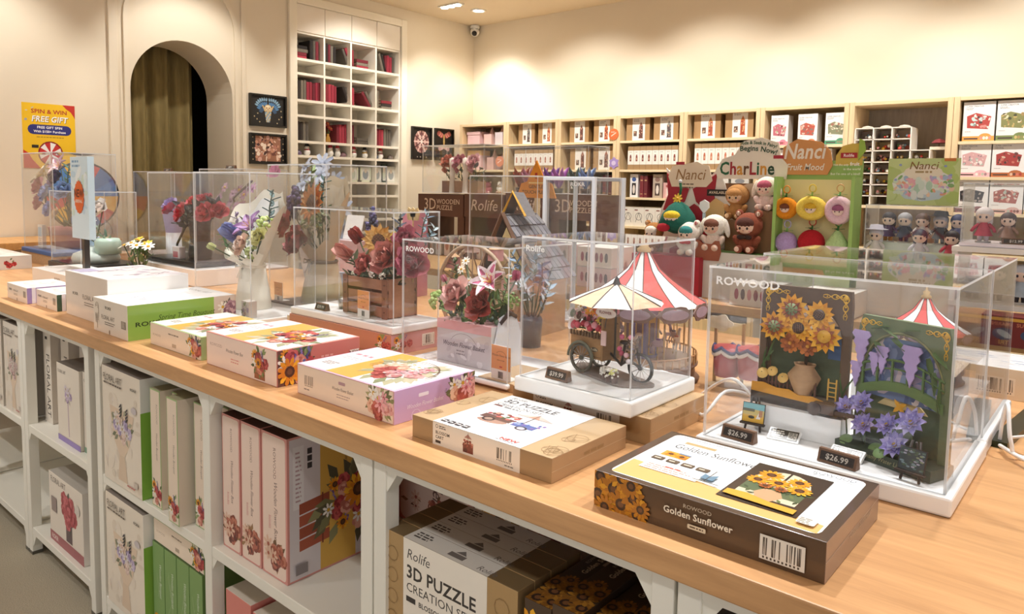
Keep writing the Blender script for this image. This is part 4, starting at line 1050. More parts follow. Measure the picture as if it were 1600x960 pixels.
def d_basket(f, r, t, l):
    W, H = f.W, f.H
    f.rect(W * .01, H * .03, W * .99, H * .97, 'f0dcc8')
    f.barcode(W * .08, H * .3, W * .19, H * .72, 'f0dcc8', '5a4c48', 3); f.lines(W * .08, H * .2, W * .08, 1, 1, H * .04, '8a7a74', 1)
    f.text('Wooden Flower Basket', W * .5, H * .5, H * .1, '4c3c3c', 'c', 0, .75, .25); f.lines(W * .44, H * .36, W * .14, 2, H * .08, H * .03, 'b09a94', 2); f.rrect(W * .46, H * .7, W * .53, H * .8, .002, 'b8949a')
    f.bouquet(W * .86, H * .48, W * .26, H * .95, 8, PNK, 9, 18, ('8a8a5c', 'a8a474', '6c7048'), .26)
    W, H = r.W, r.H
    r.text('Wooden Flower Basket', W * .36, H * .36, H * .13, 'f2e8f4', 'c', 0, .8, .25); r.rrect(W * .28, H * .64, W * .4, H * .75, .002, 'f2e8f4'); r.arc(W * .25, H * .12, .012, 0, 360, .0015, 'e0d0ec', 10); r.ell(W * .62, H * .6, .004, .006, 0, 'a890b8', 6)
    r.bouquet(W * .85, H * .5, W * .42, H * 1.05, 12, PNK, 9, 20, ('6a6c4c', '8a8a5c', '54583c'), .26)
    yellow_top(t, PNK, 21, .3, 1)
carton('puzzle_box', 'lavender sided box with a yellow striped top and flower basket picture', -1.2365, 1.032, TOP, .329, .228, .068, {'front': 'd8a8a8', 'right': 'c9a6d0', 'left': 'c9a6d0', 'top': 'e0bcd4', 'back': 'c9a6d0'}, d_basket)
def d_flowerbox(f, r, t, l):
    W, H = f.W, f.H
    f.rect(W * .01, H * .02, W * .99, H * .98, 'f2dacb')
    f.text('ROWOOD', W * .06, H * .62, H * .09, 'b09488', 'l', 0, 1.1); f.text('Wooden Flower Box', W * .42, H * .55, H * .1, '4c3838', 'c', 0, .75, .25); f.lines(W * .37, H * .36, W * .12, 2, H * .08, H * .035, 'd8908a', 2)
    f.rect(W * .7, H * .06, W * .84, H * .4, '9c5c40'); f.rect(W * .7, H * .2, W * .84, H * .23, '7a4430'); f.bouquet(W * .77, H * .56, W * .2, H * .7, 5, AUT, 8, 16, size=.25)
    W, H = r.W, r.H
    r.rect(0, 0, W * .38, H, '6a4038'); r.bouquet(W * .2, H * .55, W * .4, H * 1.1, 4, AUT, 10, 16, size=.22); r.sunflower(W * .13, H * .38, H * .4, random.Random(3)); r.spike(W * .33, H * .75, H * .35, random.Random(4), ('4a4a7c', '6a6aa0'))
    r.rect(W * .86, H * .5, W * .98, H * .66, 'f4ece4'); r.text('NEW', W * .92, H * .53, H * .1, '4a3430', 'c', 1); r.lines(W * .5, H * .6, W * .2, 1, 1, H * .06, 'e0a8a0', 4)
    yellow_top(t, AUT, 31, .26)
carton('puzzle_box', 'salmon red box with a yellow striped top and sunflower corner', -1.6315, 1.026, TOP, .329, .233, .085, {'front': 'd08078', 'right': 'c9776c', 'left': 'c9776c', 'top': 'dc9a8c', 'back': 'c9776c'}, d_flowerbox)
def d_greenbox(f, r, t, l):
    W, H = f.W, f.H
    f.rect(W * .008, H * .02, W * .99, H * .98, 'f0ddc8')
    f.text('ROWOOD', W * .06, H * .45, H * .1, 'a8927e', 'l', 0, 1.1); f.lines(W * .38, H * .68, W * .2, 1, 1, H * .06, '8a7868', 2); f.rect(W * .45, H * .16, W * .53, H * .32, 'b8a490')
    f.bouquet(W * .88, H * .5, W * .28, H * 1.0, 6, AUT, 9, 16, size=.24)
    yellow_top(t, AUT, 41, .3)
carton('puzzle_box', 'low box with a green rimmed top between the salmon box and the bright green box', -1.98, 1.03, TOP, .3, .235, .063, {'front': 'b8c090', 'right': 'a8c084', 'left': 'a8c084', 'top': 'bcd09a', 'back': 'a8c084'}, d_greenbox)
def flower_art(f, sub=True, seed=1, fl=PALE, text='FLORAL ART'):
    W, H = f.W, f.H
    f.text('ROKR', W * .5, H * .78, H * .08, '4a4038', 'c', 1, 1.2)
def d_spring(f, r, t, l):
    W, H = f.W, f.H
    f.text('ROKR', W * .45, H * .73, H * .08, '4a4038', 'c', 1, 1.3); f.text('FLORAL ART', W * .24, H * .42, H * .12, '6c5c50', 'l', 0, .95); f.lines(W * .34, H * .33, W * .3, 2, H * .06, H * .025, '7c6c60', 2)
    for k in range(10): f.arc(W * .12, H * (.3 + .05 * k), W * .05, 40 * k, 40 * k + 200, .0012, '8a7460', 6)
    f.line([(W * .12, H * .1), (W * .12, H * .4)], .003, '9c8468'); f.rect(W * .82, H * .3, W * .95, H * .52, '8a7c6c'); f.lines(W * .84, H * .48, W * .09, 5, H * .035, H * .02, 'c8b8a4', 4); f.ell(W * .48, H * .08, .004, .007, 0, '8a7060', 8)
    W, H = r.W, r.H
    r.rect(0, 0, W * .78, H, '8fb552'); r.rect(W * .78, 0, W, H, 'd8c8bc'); r.text('ROKR', W * .06, H * .38, H * .12, '26301c', 'l', 1, 1.5)
    r.text('Spring Time Bouquet', W * .52, H * .5, H * .15, '3c5424', 'c', 0, .9, .25)
    r.bouquet(W * .92, H * .45, W * .2, H * .9, 3, [('rose', ('b08a98', '8a6478', 'd0b0b8')), ('daisy',), ('spike', ('2c2a30', '46424c'))], 7, 8, ('4a4a48', '6c6a60'), .3)
    W, H = t.W, t.H; t.rect(W * .01, H * .01, W * .99, H * .99, 'f6f3f0'); t.lines(W * .08, H * .1, W * .5, 2, H * .05, H * .02, 'c8c0c0', 3)
    t.text('FLORAL ART', W * .12, H * .84, H * .05, 'a09a98', 'l'); R = random.Random(4)
    for k in range(24): t.ell(W * R.uniform(.15, .85), H * R.uniform(.2, .75), W * R.uniform(.03, .1), H * R.uniform(.01, .03), R.uniform(0, 3), R.choice(('e4d4d8', 'd8ccd4', '9aa4b0', 'ece0e0', 'c8b8c4', 'ded8dc')), 7)
carton('puzzle_box', 'white bouquet box with a bright green side on the worktop', -2.326, 1.047, TOP, .252, .335, .104, {'front': 'f0e2d0', 'right': '8fb552', 'left': 'e8dccc', 'top': 'f6f3f0', 'back': 'f0e6dc'}, d_spring)
def d_big(f, r, t, l):
    W, H = f.W, f.H
    f.text('ROKR', W * .18, H * .5, H * .06, '4a4038', 'l', 1, 1.3); f.text('FLORAL ART', W * .42, H * .45, H * .1, '6c5c50', 'l', 0, .95); f.lines(W * .46, H * .37, W * .3, 2, H * .05, H * .02, '7c6c60', 2)
    W, H = r.W, r.H
    r.text('ROKR', W * .3, H * .3, H * .08, '3a3430', 'c', 1, 1.4); r.bouquet(W * .8, H * .4, W * .3, H * .5, 5, REDR, 6, 6, ('5a4a48', '746260'), .34)
    W, H = t.W, t.H; R = random.Random(14); t.rect(W * .01, H * .01, W * .99, H * .99, 'f0ebec')
    for k in range(30): t.ell(W * R.uniform(.1, .9), H * R.uniform(.2, .9), W * R.uniform(.03, .12), H * R.uniform(.01, .04), R.uniform(0, 3), R.choice(('c8b8c8', 'd8c8cc', 'a8a0a8', 'e4d8dc', 'b08a8c', 'ccc8d8')), 7)
    t.rect(W * .02, H * .05, W * .3, H * .3, 'b4a8c8')
carton('puzzle_box', 'tall white bouquet box behind the bright green sided one', -2.632, 1.052, TOP, .36, .26, .152, {'front': 'ecdccb', 'right': 'f4f1ee', 'left': 'e8dccc', 'top': 'f0ebec', 'back': 'ecdccb'}, d_big)
def d_small(c):
    def d(f, r, t, l):
        W, H = f.W, f.H; f.text('ROKR', W * .1, H * .58, H * .12, '5a4c44', 'l', 1, 1.2); f.text('FLORAL ART', W * .32, H * .56, H * .12, '7a6a60', 'l', 0, .9); f.lines(W * .34, H * .42, W * .25, 2, H * .08, H * .035, '8a7a70', 3); f.rect(W * .82, H * .35, W * .94, H * .75, '9a8a7c'); f.ell(W * .5, H * .1, .004, .006, 0, '8a7060', 8)
        r.rect(r.W * .1, 0, r.W * .18, r.H, 'e8e4ec'); r.lines(r.W * .4, r.H * .5, r.W * .4, 3, r.H * .12, r.H * .06, 'd8d4e0', 2)
        R = random.Random(7); t.rect(t.W * .01, t.H * .01, t.W * .99, t.H * .99, 'f4ece8')
        for k in range(16): t.ell(t.W * R.uniform(.15, .85), t.H * R.uniform(.15, .85), t.W * .06, t.H * .03, R.uniform(0, 3), R.choice(('e0c8c0', 'ecdcd8', 'c8b8b4', c)), 6)
    return d
carton('puzzle_box', 'small white box with a dark green side at the left of the worktop', -2.97, .99, TOP, .21, .16, .06, {'front': 'ecd9c6', 'right': '3c5a48', 'left': 'ecd9c6', 'top': 'f4ece8'}, d_small('a8b8a8'))
carton('puzzle_box', 'small white box with a lilac side at the far left of the worktop', -3.225, .97, TOP, .23, .16, .06, {'front': 'ecd9c6', 'right': '9a86bc', 'left': 'ecd9c6', 'top': 'f4ece8'}, d_small('c4b8d8'))
def d_white(seed):
    def d(f, r, t, l):
        R = random.Random(seed); f.text('ROKR', f.W * .5, f.H * .5, f.H * .2, '8a8078', 'c', 1, 1.2); r.bouquet(r.W * .5, r.H * .4, r.W * .3, r.H * .7, seed, REDR, 3, 3, size=.3)
        for k in range(20): t.ell(t.W * R.uniform(.1, .9), t.H * R.uniform(.15, .85), t.W * R.uniform(.03, .09), t.H * R.uniform(.015, .04), R.uniform(0, 3), R.choice(('f0dcc8', 'e8d4d0', 'f4e8d8', 'dcc8c0', 'd8d4e0')), 6)
    return d
WB = {'front': 'e2dcd4', 'right': 'dcd8d4', 'left': 'dcd6ce', 'top': 'f6f2ec'}
carton('puzzle_box', 'wide white box behind the two small boxes at the far left', -3.45, 1.2, TOP, .62, .2, .068, WB, d_white(3))
carton('puzzle_box', 'white box at the left edge of the photo below the blue-based case', -4.64, 1.17, TOP, .6, .2, .07, WB, d_white(8))

# ------------------------------------------------------------------ boxes on the shelves under the counter
ZM, ZL = .4935, .1055
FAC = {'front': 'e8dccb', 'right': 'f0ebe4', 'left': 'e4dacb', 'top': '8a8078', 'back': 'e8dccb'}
def d_floral(side, fl, seed, bandc=None, stripe=True):
    def d(f, r, t, l):
        W, H = f.W, f.H; R = random.Random(seed)
        for k in range(26): f.ell(W * R.uniform(.05, .95), H * R.uniform(.05, .8), W * R.uniform(.03, .12), H * R.uniform(.015, .05), R.uniform(0, 3), R.choice(('ded0be', 'e6d9c8', 'd8c9b8', 'e2d6ca')), 8)
        f.put([(W * .2, H * .68), (W * .84, H * .66), (W * .7, H * .38), (W * .58, H * .28), (W * .44, H * .28), (W * .3, H * .4)], 'dfc8b0'); f.put([(W * .44, H * .28), (W * .58, H * .28), (W * .64, H * .06), (W * .4, H * .06)], 'd9c2aa')
        f.bouquet(W * .52, H * .52, W * .5, H * .28, seed, fl, 14, 16, ('8a8a74', 'a8a48c', '74785f'), .19)
        for a, b in ((.5, .62), (.66, .6)):
            for k in range(8): f.ell(W * (a + .02 * (k % 2)), H * (b + .014 * k), W * .025, H * .008, .5, '3c3a44', 6)
        f.text('FLORAL ART', W * .06, H * .885, H * .055, '5a5048', 'l', 0, .82); f.text('ROKR', W * .93, H * .88, H * .02, '3a342e', 'r', 1, 1.4); f.lines(W * .07, H * .855, W * .5, 1, 1, H * .014, '6a5e54', 2); f.ell(W * .86, H * .72, W * .07, H * .03, 0, 'c8bfc0', 12)
        f.rect(W * .82, H * .07, W * .92, H * .12, 'c8bcb0'); f.lines(W * .65, H * .05, W * .25, 1, 1, H * .012, 'b8585a', 3)
        if bandc: f.rect(0, 0, W, H * .07, bandc)
        if stripe: r.rect(0, 0, r.W, r.H * .72, side); r.text('ROKR', r.W * .3, r.H * .9, r.H * .03, '26241e', 'l', 1)
        else:
            r.rect(0, 0, r.W, r.H, side)
    return d
def under(name_label, x, y, z, w, d, h, cols, deco, group=None):
    return carton('puzzle_box', name_label, x, y, z, w, d, h, cols, deco, 'paper', group=group)
GRN = '8cba48'
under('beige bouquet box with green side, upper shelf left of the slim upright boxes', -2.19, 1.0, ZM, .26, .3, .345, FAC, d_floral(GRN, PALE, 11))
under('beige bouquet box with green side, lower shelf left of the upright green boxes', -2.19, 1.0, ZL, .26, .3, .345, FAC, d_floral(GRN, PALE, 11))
def d_slim(seed, big=True):
    def d(f, r, t, l):
        W, H = f.W, f.H
        f.rect(W * .06, H * .01, W * .94, H * .99, 'e9d6c2'); f.text('ROWOOD', W * .6, H * .88, W * .13, '9a8878', 'l', 0, 1, 0, -PI / 2); f.text('Wooden Bouquet', W * .55, H * .64, W * .15, '7a685c', 'l', 0, .8, .2, -PI / 2)
        f.bouquet(W * .5, H * .13, W * .9, H * .24, seed, AUT, 7, 12, size=.26); r.rect(0, 0, r.W, r.H, 'e2d2c0'); r.bouquet(r.W * .6, r.H * .3, r.W * .5, r.H * .3, seed + 1, AUT, 6, 8)
    return d
GC = {'front': '9cb878', 'right': 'e2d2c0', 'left': '94b070', 'top': 'a8a484', 'back': '94b070'}
for k, (x, y) in enumerate(((-1.99, .97), (-1.925, 1.0), (-1.858, .955), (-1.782, .99), (-1.72, 1.02))):
    under('slim upright cream box with sunflower foot, green edge, %s right of the FLORAL ART box' % ORD[k], x, y, ZM, .06, .22, (.33, .325, .335, .33, .33)[k], GC, d_slim(k), 'slim green edged boxes')
def d_greenspine(seed):
    def d(f, r, t, l):
        W, H = f.W, f.H; R = random.Random(seed)
        for k in range(5): f.line([(W * R.uniform(.2, .8), H * R.uniform(.3, .8)), (W * R.uniform(.2, .8), H * R.uniform(.3, .8))], .0006, 'c8d8b4')
        f.text('Wooden Bouquet', W * .6, H * .8, W * .17, 'dce8cc', 'l', 0, .8, .2, -PI / 2); f.bouquet(W * .5, H * .12, W * .9, H * .22, seed, AUT, 6, 8, size=.28)
    return d
for k in range(4):
    under('upright green box on the lower shelf, %s right of the bouquet box' % ORD[k], -2.017 + .0725 * k + .002, .99, ZL, .069, .24, .27, {'front': '7fa060', 'right': '6c9050', 'left': '7fa060', 'top': '54683c'}, d_greenspine(k), 'upright green boxes')
carton('puzzle_box', 'cream fronted green box lying on top of the upright green boxes', -1.905, 1.0, ZL + .271, .29, .25, .066, {'front': 'a8bc80', 'right': '5c8048', 'left': 'a8bc80', 'top': '8a9464'}, d_greenbox, 'paper')
for k in range(3):
    carton('puzzle_box', 'green box lying deeper in the lower middle bay, %s from the bottom' % ORD[k], -1.54, 1.45, ZL + .0665 * k, .3, .25, .066, {'front': '5c8048', 'right': '5c8048', 'left': '4c7040', 'top': '6a8a54'}, lambda f, r, t, l: f.barcode(f.W * .08, f.H * .2, f.W * .25, f.H * .8, seed=6), 'paper', group='lying green boxes')
def d_pinkup(seed, right):
    def d(f, r, t, l):
        W, H = f.W, f.H
        f.rrect(W * .05, H * .015, W * .95, H * .985, W * .08, 'ecd2c2'); f.text('ROWOOD', W * .48, H * .91, W * .1, '8a6a60', 'l', 0, 1, 0, -PI / 2); f.text('Wooden Flower Box', W * .5, H * .68, W * .13, '6a4c48', 'l', 0, .8, .25, -PI / 2); f.lines(W * .28, H * .42, W * .1, 8, H * .012, H * .006, 'd08a84', 2)
        f.bouquet(W * .5, H * .17, W * .95, H * .2, seed, [('rose', ('a85c48', 'c07a64', '8a4a3a')), ('daisy', 'e0b8a0', 'a85c48'), ('rose', ('8a4a40', 'b46a58', '6a3a34'))], 8, 8, ('7a5a40', '9a7450'), .28)
        if right:
            W, H = r.W, r.H
            r.rect(W * .02, H * .015, W * .98, H * .985, 'd8cfd0'); r.rect(W * .28, H * .015, W * .6, H * .985, 'd9ab4e'); r.rect(W * .05, H * .5, W * .14, H * .93, 'e4dede')
            for k in range(3): r.rect(W * .17, H * (.86 - .05 * k), W * .21, H * (.9 - .05 * k), '3a3434')
            r.lines(W * .07, H * .88, W * .05, 12, H * .03, H * .012, 'b89a9c', 3); r.text('Wooden Flower Box', W * .5, H * .96, W * .035, '7a5a30', 'l', 0, .8, .2, -PI / 2)
            for k in range(4): r.put([(W * .1, H * (.2 + .085 * k)), (W * .36, H * (.22 + .085 * k)), (W * .36, H * (.295 + .085 * k)), (W * .1, H * (.275 + .085 * k))], ('a8563c', '9c4e36')[k % 2])
            r.line([(W * .3, H * .2), (W * .3, H * .56)], .004, '7a3a28')
            r.bouquet(W * .56, H * .44, W * .6, H * .5, 17, AUT, 22, 30, ('6a6444', '7c7850', '54503a', '8c8a60'), size=.13); r.sunflower(W * .62, H * .5, W * .14, random.Random(2)); r.spike(W * .68, H * .68, W * .14, random.Random(8)); r.spike(W * .76, H * .62, W * .12, random.Random(9), ('4a5a54', '6a7a70'))
            r.rect(W * .06, H * .05, W * .16, H * .12, '8a8080'); r.lines(W * .9, H * .3, W * .01, 12, H * .02, H * .008, '9a8a8a', 4)
    return d
PC = {'front': 'd8958a', 'right': 'd8958a', 'left': 'd8958a', 'top': '5a3a34', 'back': 'd8958a'}
for k, w in enumerate((.085, .088, .105)):
    x = (-1.618, -1.529, -1.43)[k]
    under('tall pink framed box standing on the upper shelf, %s from the left' % ORD[k], x, 1.03, ZM, w - .003, .31, .335, PC, d_pinkup(k + 2, k == 2), 'tall pink boxes')
under('pink framed box standing deeper on the upper shelf beside the tall pink boxes', -1.33, 1.42, ZM, .28, .3, .335, PC, d_pinkup(8, False))
for k, x in enumerate((-1.585, -1.46, -1.33)):
    carton('puzzle_box', 'salmon box standing on the lower shelf under the pink boxes, %s from the left' % ORD[k], x, 1.02, ZL, .115, .3, .285 - .01 * (k % 2), {'front': 'd8857a', 'right': 'd8857a', 'left': 'd8857a', 'top': 'ded2c4'}, lambda f, r, t, l: t.text('Wooden Flower Box', t.W * .5, t.H * .5, t.W * .12, '5a4a48', 'c', 0, .8, .2), 'paper', group='salmon boxes on the lower shelf')
def d_upcart(f, r, t, l):
    W, H = f.W, f.H; a, b = W * .17, W * .8; k = b - a
    f.rect(a, 0, b, H, 'efe6d8'); f.text('Rolife', a + k * .04, H * .86, H * .07, '4a4440', 'l', 0, 1, .2); f.text('3D PUZZLE', a + k * .04, H * .72, H * .09, '3a3430', 'l', 1); f.text('CREATION SET', a + k * .04, H * .62, H * .062, '3a3430', 'l', 0, 1.05); f.rect(a + k * .04, H * .54, a + k * .16, H * .58, '3a3430'); f.text('BLOSSOM CART', a + k * .2, H * .54, H * .035, '3a3430', 'l', 1)
    cart_pic(f, a + k * .48, H * .06, k * .6, 0)
    for q in range(5): f.arc(W * .08, H * (.2 + .16 * q), .014, 0, 360, .001, '8a6a40', 10); f.arc(W * .9, H * (.2 + .16 * q), .016, 0, 360, .001, '8a6a40', 10)
    W, H = t.W, t.H; a, b = W * .17, W * .8; k = b - a
    t.rect(a, 0, b, H, 'cfcac2'); t.lines(a + k * .05, H * .7, k * .22, 3, H * .18, H * .1, '4a4440', 3); t.rect(a + k * .5, H * .2, a + k * .68, H * .5, '6a6460'); t.put([(a + k * .54, H * .55), (a + k * .6, H * .85), (a + k * .66, H * .55)], '6a6460'); t.text('Rolife', a + k * .84, H * .15, H * .3, '6a6460', 'l', 0, 1, .2)
for k in range(4):
    under('kraft box with grey banded top standing upright under the worktop, %s from the front' % ORD[k], -.867, .88 + .0435 * k, ZM, .327, .0425, .256, {'front': 'b08e5e', 'right': '8a6e48', 'left': '9a7c52', 'top': '6e5a3c'}, d_upcart, 'upright kraft boxes')
under('flower printed yellow box standing behind the upright kraft boxes', -.9, 1.28, ZM, .3, .3, .335, {'front': 'c9bcc0', 'right': 'd8958a', 'left': 'd8958a', 'top': '5a3a34'}, lambda f, r, t, l: (f.rect(f.W * .0, 0, f.W * .45, f.H, 'd0a03c'), f.bouquet(f.W * .35, f.H * .65, f.W * .8, f.H * .6, 6, AUT, 12, 20)))
def d_upsun(f, r, t, l):
    # stands on its long edge: the printed long side is on top, running away from the front
    q = P(t.m, t.o + t.u * t.W, t.v, -t.u, t.H, t.W); W, H = q.W, q.H; R = random.Random(5)
    for fx, fy, s in ((.04, .7, .5), (.05, .2, .45), (.13, .5, .5), (.2, .2, .45), (.2, .8, .42), (.26, .5, .3)): q.sunflower(W * (1 - fx) if 0 else W * fx, H * fy, H * s, R, ('9a6a20', '8a5a18', '7a4e14'), '2c1a0e')
    q.text('ROWOOD', W * .52, H * .66, H * .13, '9a8a78', 'c'); q.text('Golden Sunflower', W * .52, H * .36, H * .19, 'b0a088', 'c', 1); q.rect(W * .48, H * .12, W * .56, H * .26, '8a7c68')
    f.sunflower(f.W * .3, f.H * .8, f.W * .7, R); f.text('Golden Sunflower', f.W * .35, f.H * .55, f.W * .3, 'e8dcc8', 'l', 1, 1, 0, -PI / 2)
for k in range(4):
    under('dark brown sunflower box standing on edge under the worktop, %s from the left' % ORD[k], -.666 + .0545 * k, 1.03, ZM, .053, .335, .25 + (.012 if k % 2 else 0), {'front': '4c3826', 'right': '3c2c1e', 'left': '4c3826', 'top': '3a2a1c'}, d_upsun, 'dark sunflower boxes under the worktop')
for k in range(2):
    under('dark box standing on the lower right shelf under the worktop, %s from the left' % ORD[k], -.2 + .2 * k, 1.02, ZM, .18, .3, .3, {'front': '3a3430', 'right': '3a3430', 'left': '3a3430', 'top': '2a2624'}, None, 'dark boxes at the lower right')
# left bays
def d_spinefa(f, r, t, l):
    W, H = f.W, f.H; f.text('FLORAL ART', W * .4, H * .75, W * .42, '5a5048', 'l', 0, .9, 0, -PI / 2); f.arc(W * .5, H * .15, W * .25, 0, 300, .0015, '6a5a50', 10); f.rect(W * .3, H * .9, W * .6, H * .93, '3a342e')
for k, (x, c) in enumerate(((-2.985, 'e4d9ca'), (-2.9, 'ddd2c4'), (-2.81, 'd4c9bc'), (-2.72, 'd0c6ba'), (-2.62, 'd4cabc'))):
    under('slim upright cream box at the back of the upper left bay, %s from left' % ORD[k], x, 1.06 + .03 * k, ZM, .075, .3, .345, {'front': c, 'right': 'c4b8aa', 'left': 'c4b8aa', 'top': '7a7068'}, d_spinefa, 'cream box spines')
LIL = [('rose', ('b09ab8', 'c8b6cc', '94809c')), ('daisy', 'dcd0d8', 'b8a080')]
under('cream box with a lilac stem flower in front of the upright spines', -2.68, .94, ZM, .2, .13, .27, {'front': 'e4d9ca', 'right': 'd8cfc2', 'left': 'd8cfc2', 'top': '6e655c'}, lambda f, r, t, l: (f.text('FLORAL ART', f.W * .06, f.H * .88, f.H * .04, '8a8078', 'l', 0, .8), f.line([(f.W * .5, f.H * .1), (f.W * .48, f.H * .6)], .006, 'c0a8b8'), f.bouquet(f.W * .48, f.H * .64, f.W * .36, f.H * .22, 5, LIL, 6, 6, ('b0a898', 'c4bcac'), .3), f.rect(0, 0, f.W, f.H * .07, '9a86bc')))
under('cream box with a green foot, right of the lilac stem box', -2.515, .95, ZM, .12, .13, .27, {'front': 'e0d5c6', 'right': 'd4cabc', 'left': 'd4cabc', 'top': '6e655c'}, lambda f, r, t, l: (f.text('FLORAL ART', f.W * .06, f.H * .88, f.H * .034, '8a8078', 'l', 0, .8), f.line([(f.W * .5, f.H * .1), (f.W * .6, f.H * .6)], .005, 'a8a890'), f.bouquet(f.W * .55, f.H * .6, f.W * .6, f.H * .22, 6, PALE, 5, 8, ('b0a898', 'c4bcac'), .3), f.rect(0, 0, f.W, f.H * .07, '7f9c84')))
def d_roses(f, r, t, l):
    W, H = f.W, f.H
    f.text('FLORAL ART', W * .06, H * .87, H * .08, '6a5e56', 'l', 0, .85); f.rect(0, 0, W, H * .14, 'a8686a'); f.text('ROKR', W * .05, H * .04, H * .06, 'e8d4cc', 'l', 1)
    f.rect(W * .5, H * .16, W * .68, H * .42, '6a5a5a'); f.bouquet(W * .58, H * .6, W * .44, H * .5, 4, [('rose', ('b4585c', 'c87074', '9a464a'))], 9, 6, ('6a6a5c', '54544c'), .26); f.ell(W * .87, H * .72, W * .06, H * .08, 0, 'd8cfc4', 12); f.rect(W * .08, H * .45, W * .24, H * .66, '9a8a84')
    W, H = r.W, r.H; r.bouquet(W * .55, H * .68, W * .5, H * .4, 6, REDR, 8, 5, ('4a4040', '5c5050'), .3); r.text('FLORAL ART', W * .65, H * .08, H * .09, '9a4a4c', 'l', 0, .9, 0, PI / 2)
    t.ell(t.W * .6, t.H * .5, t.W * .25, t.H * .12, .3, '8a8480', 10); t.ell(t.W * .75, t.H * .4, t.W * .12, t.H * .08, 0, '6a6260', 8)
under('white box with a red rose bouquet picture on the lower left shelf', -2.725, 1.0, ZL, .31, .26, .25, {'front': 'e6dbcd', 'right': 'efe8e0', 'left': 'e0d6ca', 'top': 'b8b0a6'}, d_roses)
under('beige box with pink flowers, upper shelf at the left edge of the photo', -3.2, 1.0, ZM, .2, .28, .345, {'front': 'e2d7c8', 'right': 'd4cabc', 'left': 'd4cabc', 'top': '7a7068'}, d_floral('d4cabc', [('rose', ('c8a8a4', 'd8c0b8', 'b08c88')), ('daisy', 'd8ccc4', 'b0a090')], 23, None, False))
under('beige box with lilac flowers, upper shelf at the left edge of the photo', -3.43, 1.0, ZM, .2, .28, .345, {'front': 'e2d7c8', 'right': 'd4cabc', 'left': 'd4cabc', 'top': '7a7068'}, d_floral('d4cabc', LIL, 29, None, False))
# ------------------------------------------------------------------ flowers
def at(px, py, Y):
    """point on the plane y = Y seen at a place of the photograph (used to read positions off it)"""
    v = rt * ((px - 800) / 1144.646) + dn * ((py - 387.347) / 1144.646) + fw
    return Vector((0, 0, CAM_H)) + v * (Y / v.y)

def petal(m, L, W, tilt, bend, cup, c, tip=0, c2=None, nu=3, nv=4, twist=0.0):
    """petal from the origin along +x, rising by tilt and curling out by bend"""
    pts = [(0.0, 0.0)]; n = 12
    for k in range(n):
        a = tilt - bend * (k + .5) / n
        pts.append((pts[-1][0] + L / n * math.cos(a), pts[-1][1] + L / n * math.sin(a)))
    def fn(u, v):
        k = v * n; i = min(n - 1, int(k)); f = k - i
        x = pts[i][0] + (pts[i + 1][0] - pts[i][0]) * f; z = pts[i][1] + (pts[i + 1][1] - pts[i][1]) * f
        w = ((.42 + .58 * math.sin(PI * .62 * v)) * (1, .97, .62)[(v > .7) + (v > .97)] if tip == 0 else math.sin(PI * (.16 + .84 * v) ** .85)) * W / 2
        s = 2 * u - 1; a = tilt - bend * v
        zz = cup * W * s * s
        return (x - math.sin(a) * zz, s * w, z + math.cos(a) * zz)
    c = lin(c); c2 = lin(c2) if c2 else None
    m.grid(fn, nu, nv, c, (lambda u, v: c2 if abs(u - .5) < .2 and v < .8 else c) if c2 else None)
def ring(m, n, ph, fn):
    for k in range(n):
        m.push(Matrix.Rotation(ph + 2 * PI * k / n, 4, 'Z')); fn(k); m.pop()
def f_rose(m, r, cols, R):
    n = 22
    for k in range(n):      # petals wound in a spiral, tight and upright inside, opening outside
        f = k / (n - 1); m.push(Matrix.Rotation(k * 2.4, 4, 'Z') @ Matrix.Translation((.05 * r + .2 * r * f, 0, .12 * r * (1 - f))))
        petal(m, (.75 + .25 * f) * r, (.55 + .75 * f) * r, 1.75 - 1.15 * f, -.35 + 1.15 * f, .55 - .25 * f, R.choice(cols)); m.pop()
def f_bud(m, r, cols, R):
    ring(m, 4, 0, lambda k: petal(m, 1.6 * r, 1.1 * r, 1.5, .1, .5, R.choice(cols)))
    ring(m, 4, .7, lambda k: petal(m, 1.5 * r, 1.2 * r, 1.15, -.35, .4, R.choice(cols)))
def f_sun(m, r, cols, R):
    ring(m, 12, 0, lambda k: petal(m, r, .5 * r, .12, .1, .1, R.choice(cols), 1))
    ring(m, 12, .26, lambda k: petal(m, .82 * r, .44 * r, .35, .2, .1, R.choice(cols), 1))
    m.push(Tm(0, 0, .03 * r)); m.lathe([(.42 * r, 0), (.42 * r, .08 * r), (.3 * r, .13 * r), (.001, .11 * r)], 18, lin('4a2c18')); m.pop()
    for k in range(-2, 3):
        for rot in (0, PI / 2):
            m.push(Matrix.Rotation(rot + .4, 4, 'Z')); m.cbox(k * .14 * r, 0, .15 * r, .03 * r, .74 * r * math.sqrt(max(.1, 1 - (k * .3) ** 2)), .02 * r, lin('8a5a34')); m.pop()
def f_daisy(m, r, cols, R):
    ring(m, 8, 0, lambda k: petal(m, r, .4 * r, .15, .2, .1, R.choice(cols), 0, None, 2, 3)); m.ball((0, 0, .08 * r), .28 * r, 8, 6, lin('e0aa30' if len(cols) < 3 else cols[2]), (1, 1, .6))
def f_lily(m, r, cols, R):
    ring(m, 6, 0, lambda k: petal(m, 1.25 * r, .68 * r, .95, 1.1, .2, cols[0], 1, cols[1], 5, 6))
    ring(m, 5, .3, lambda k: m.tube([(0, 0, 0), (.15 * r, 0, .45 * r), (.3 * r, 0, .6 * r)], .02 * r, 4, lin('e0b040')))
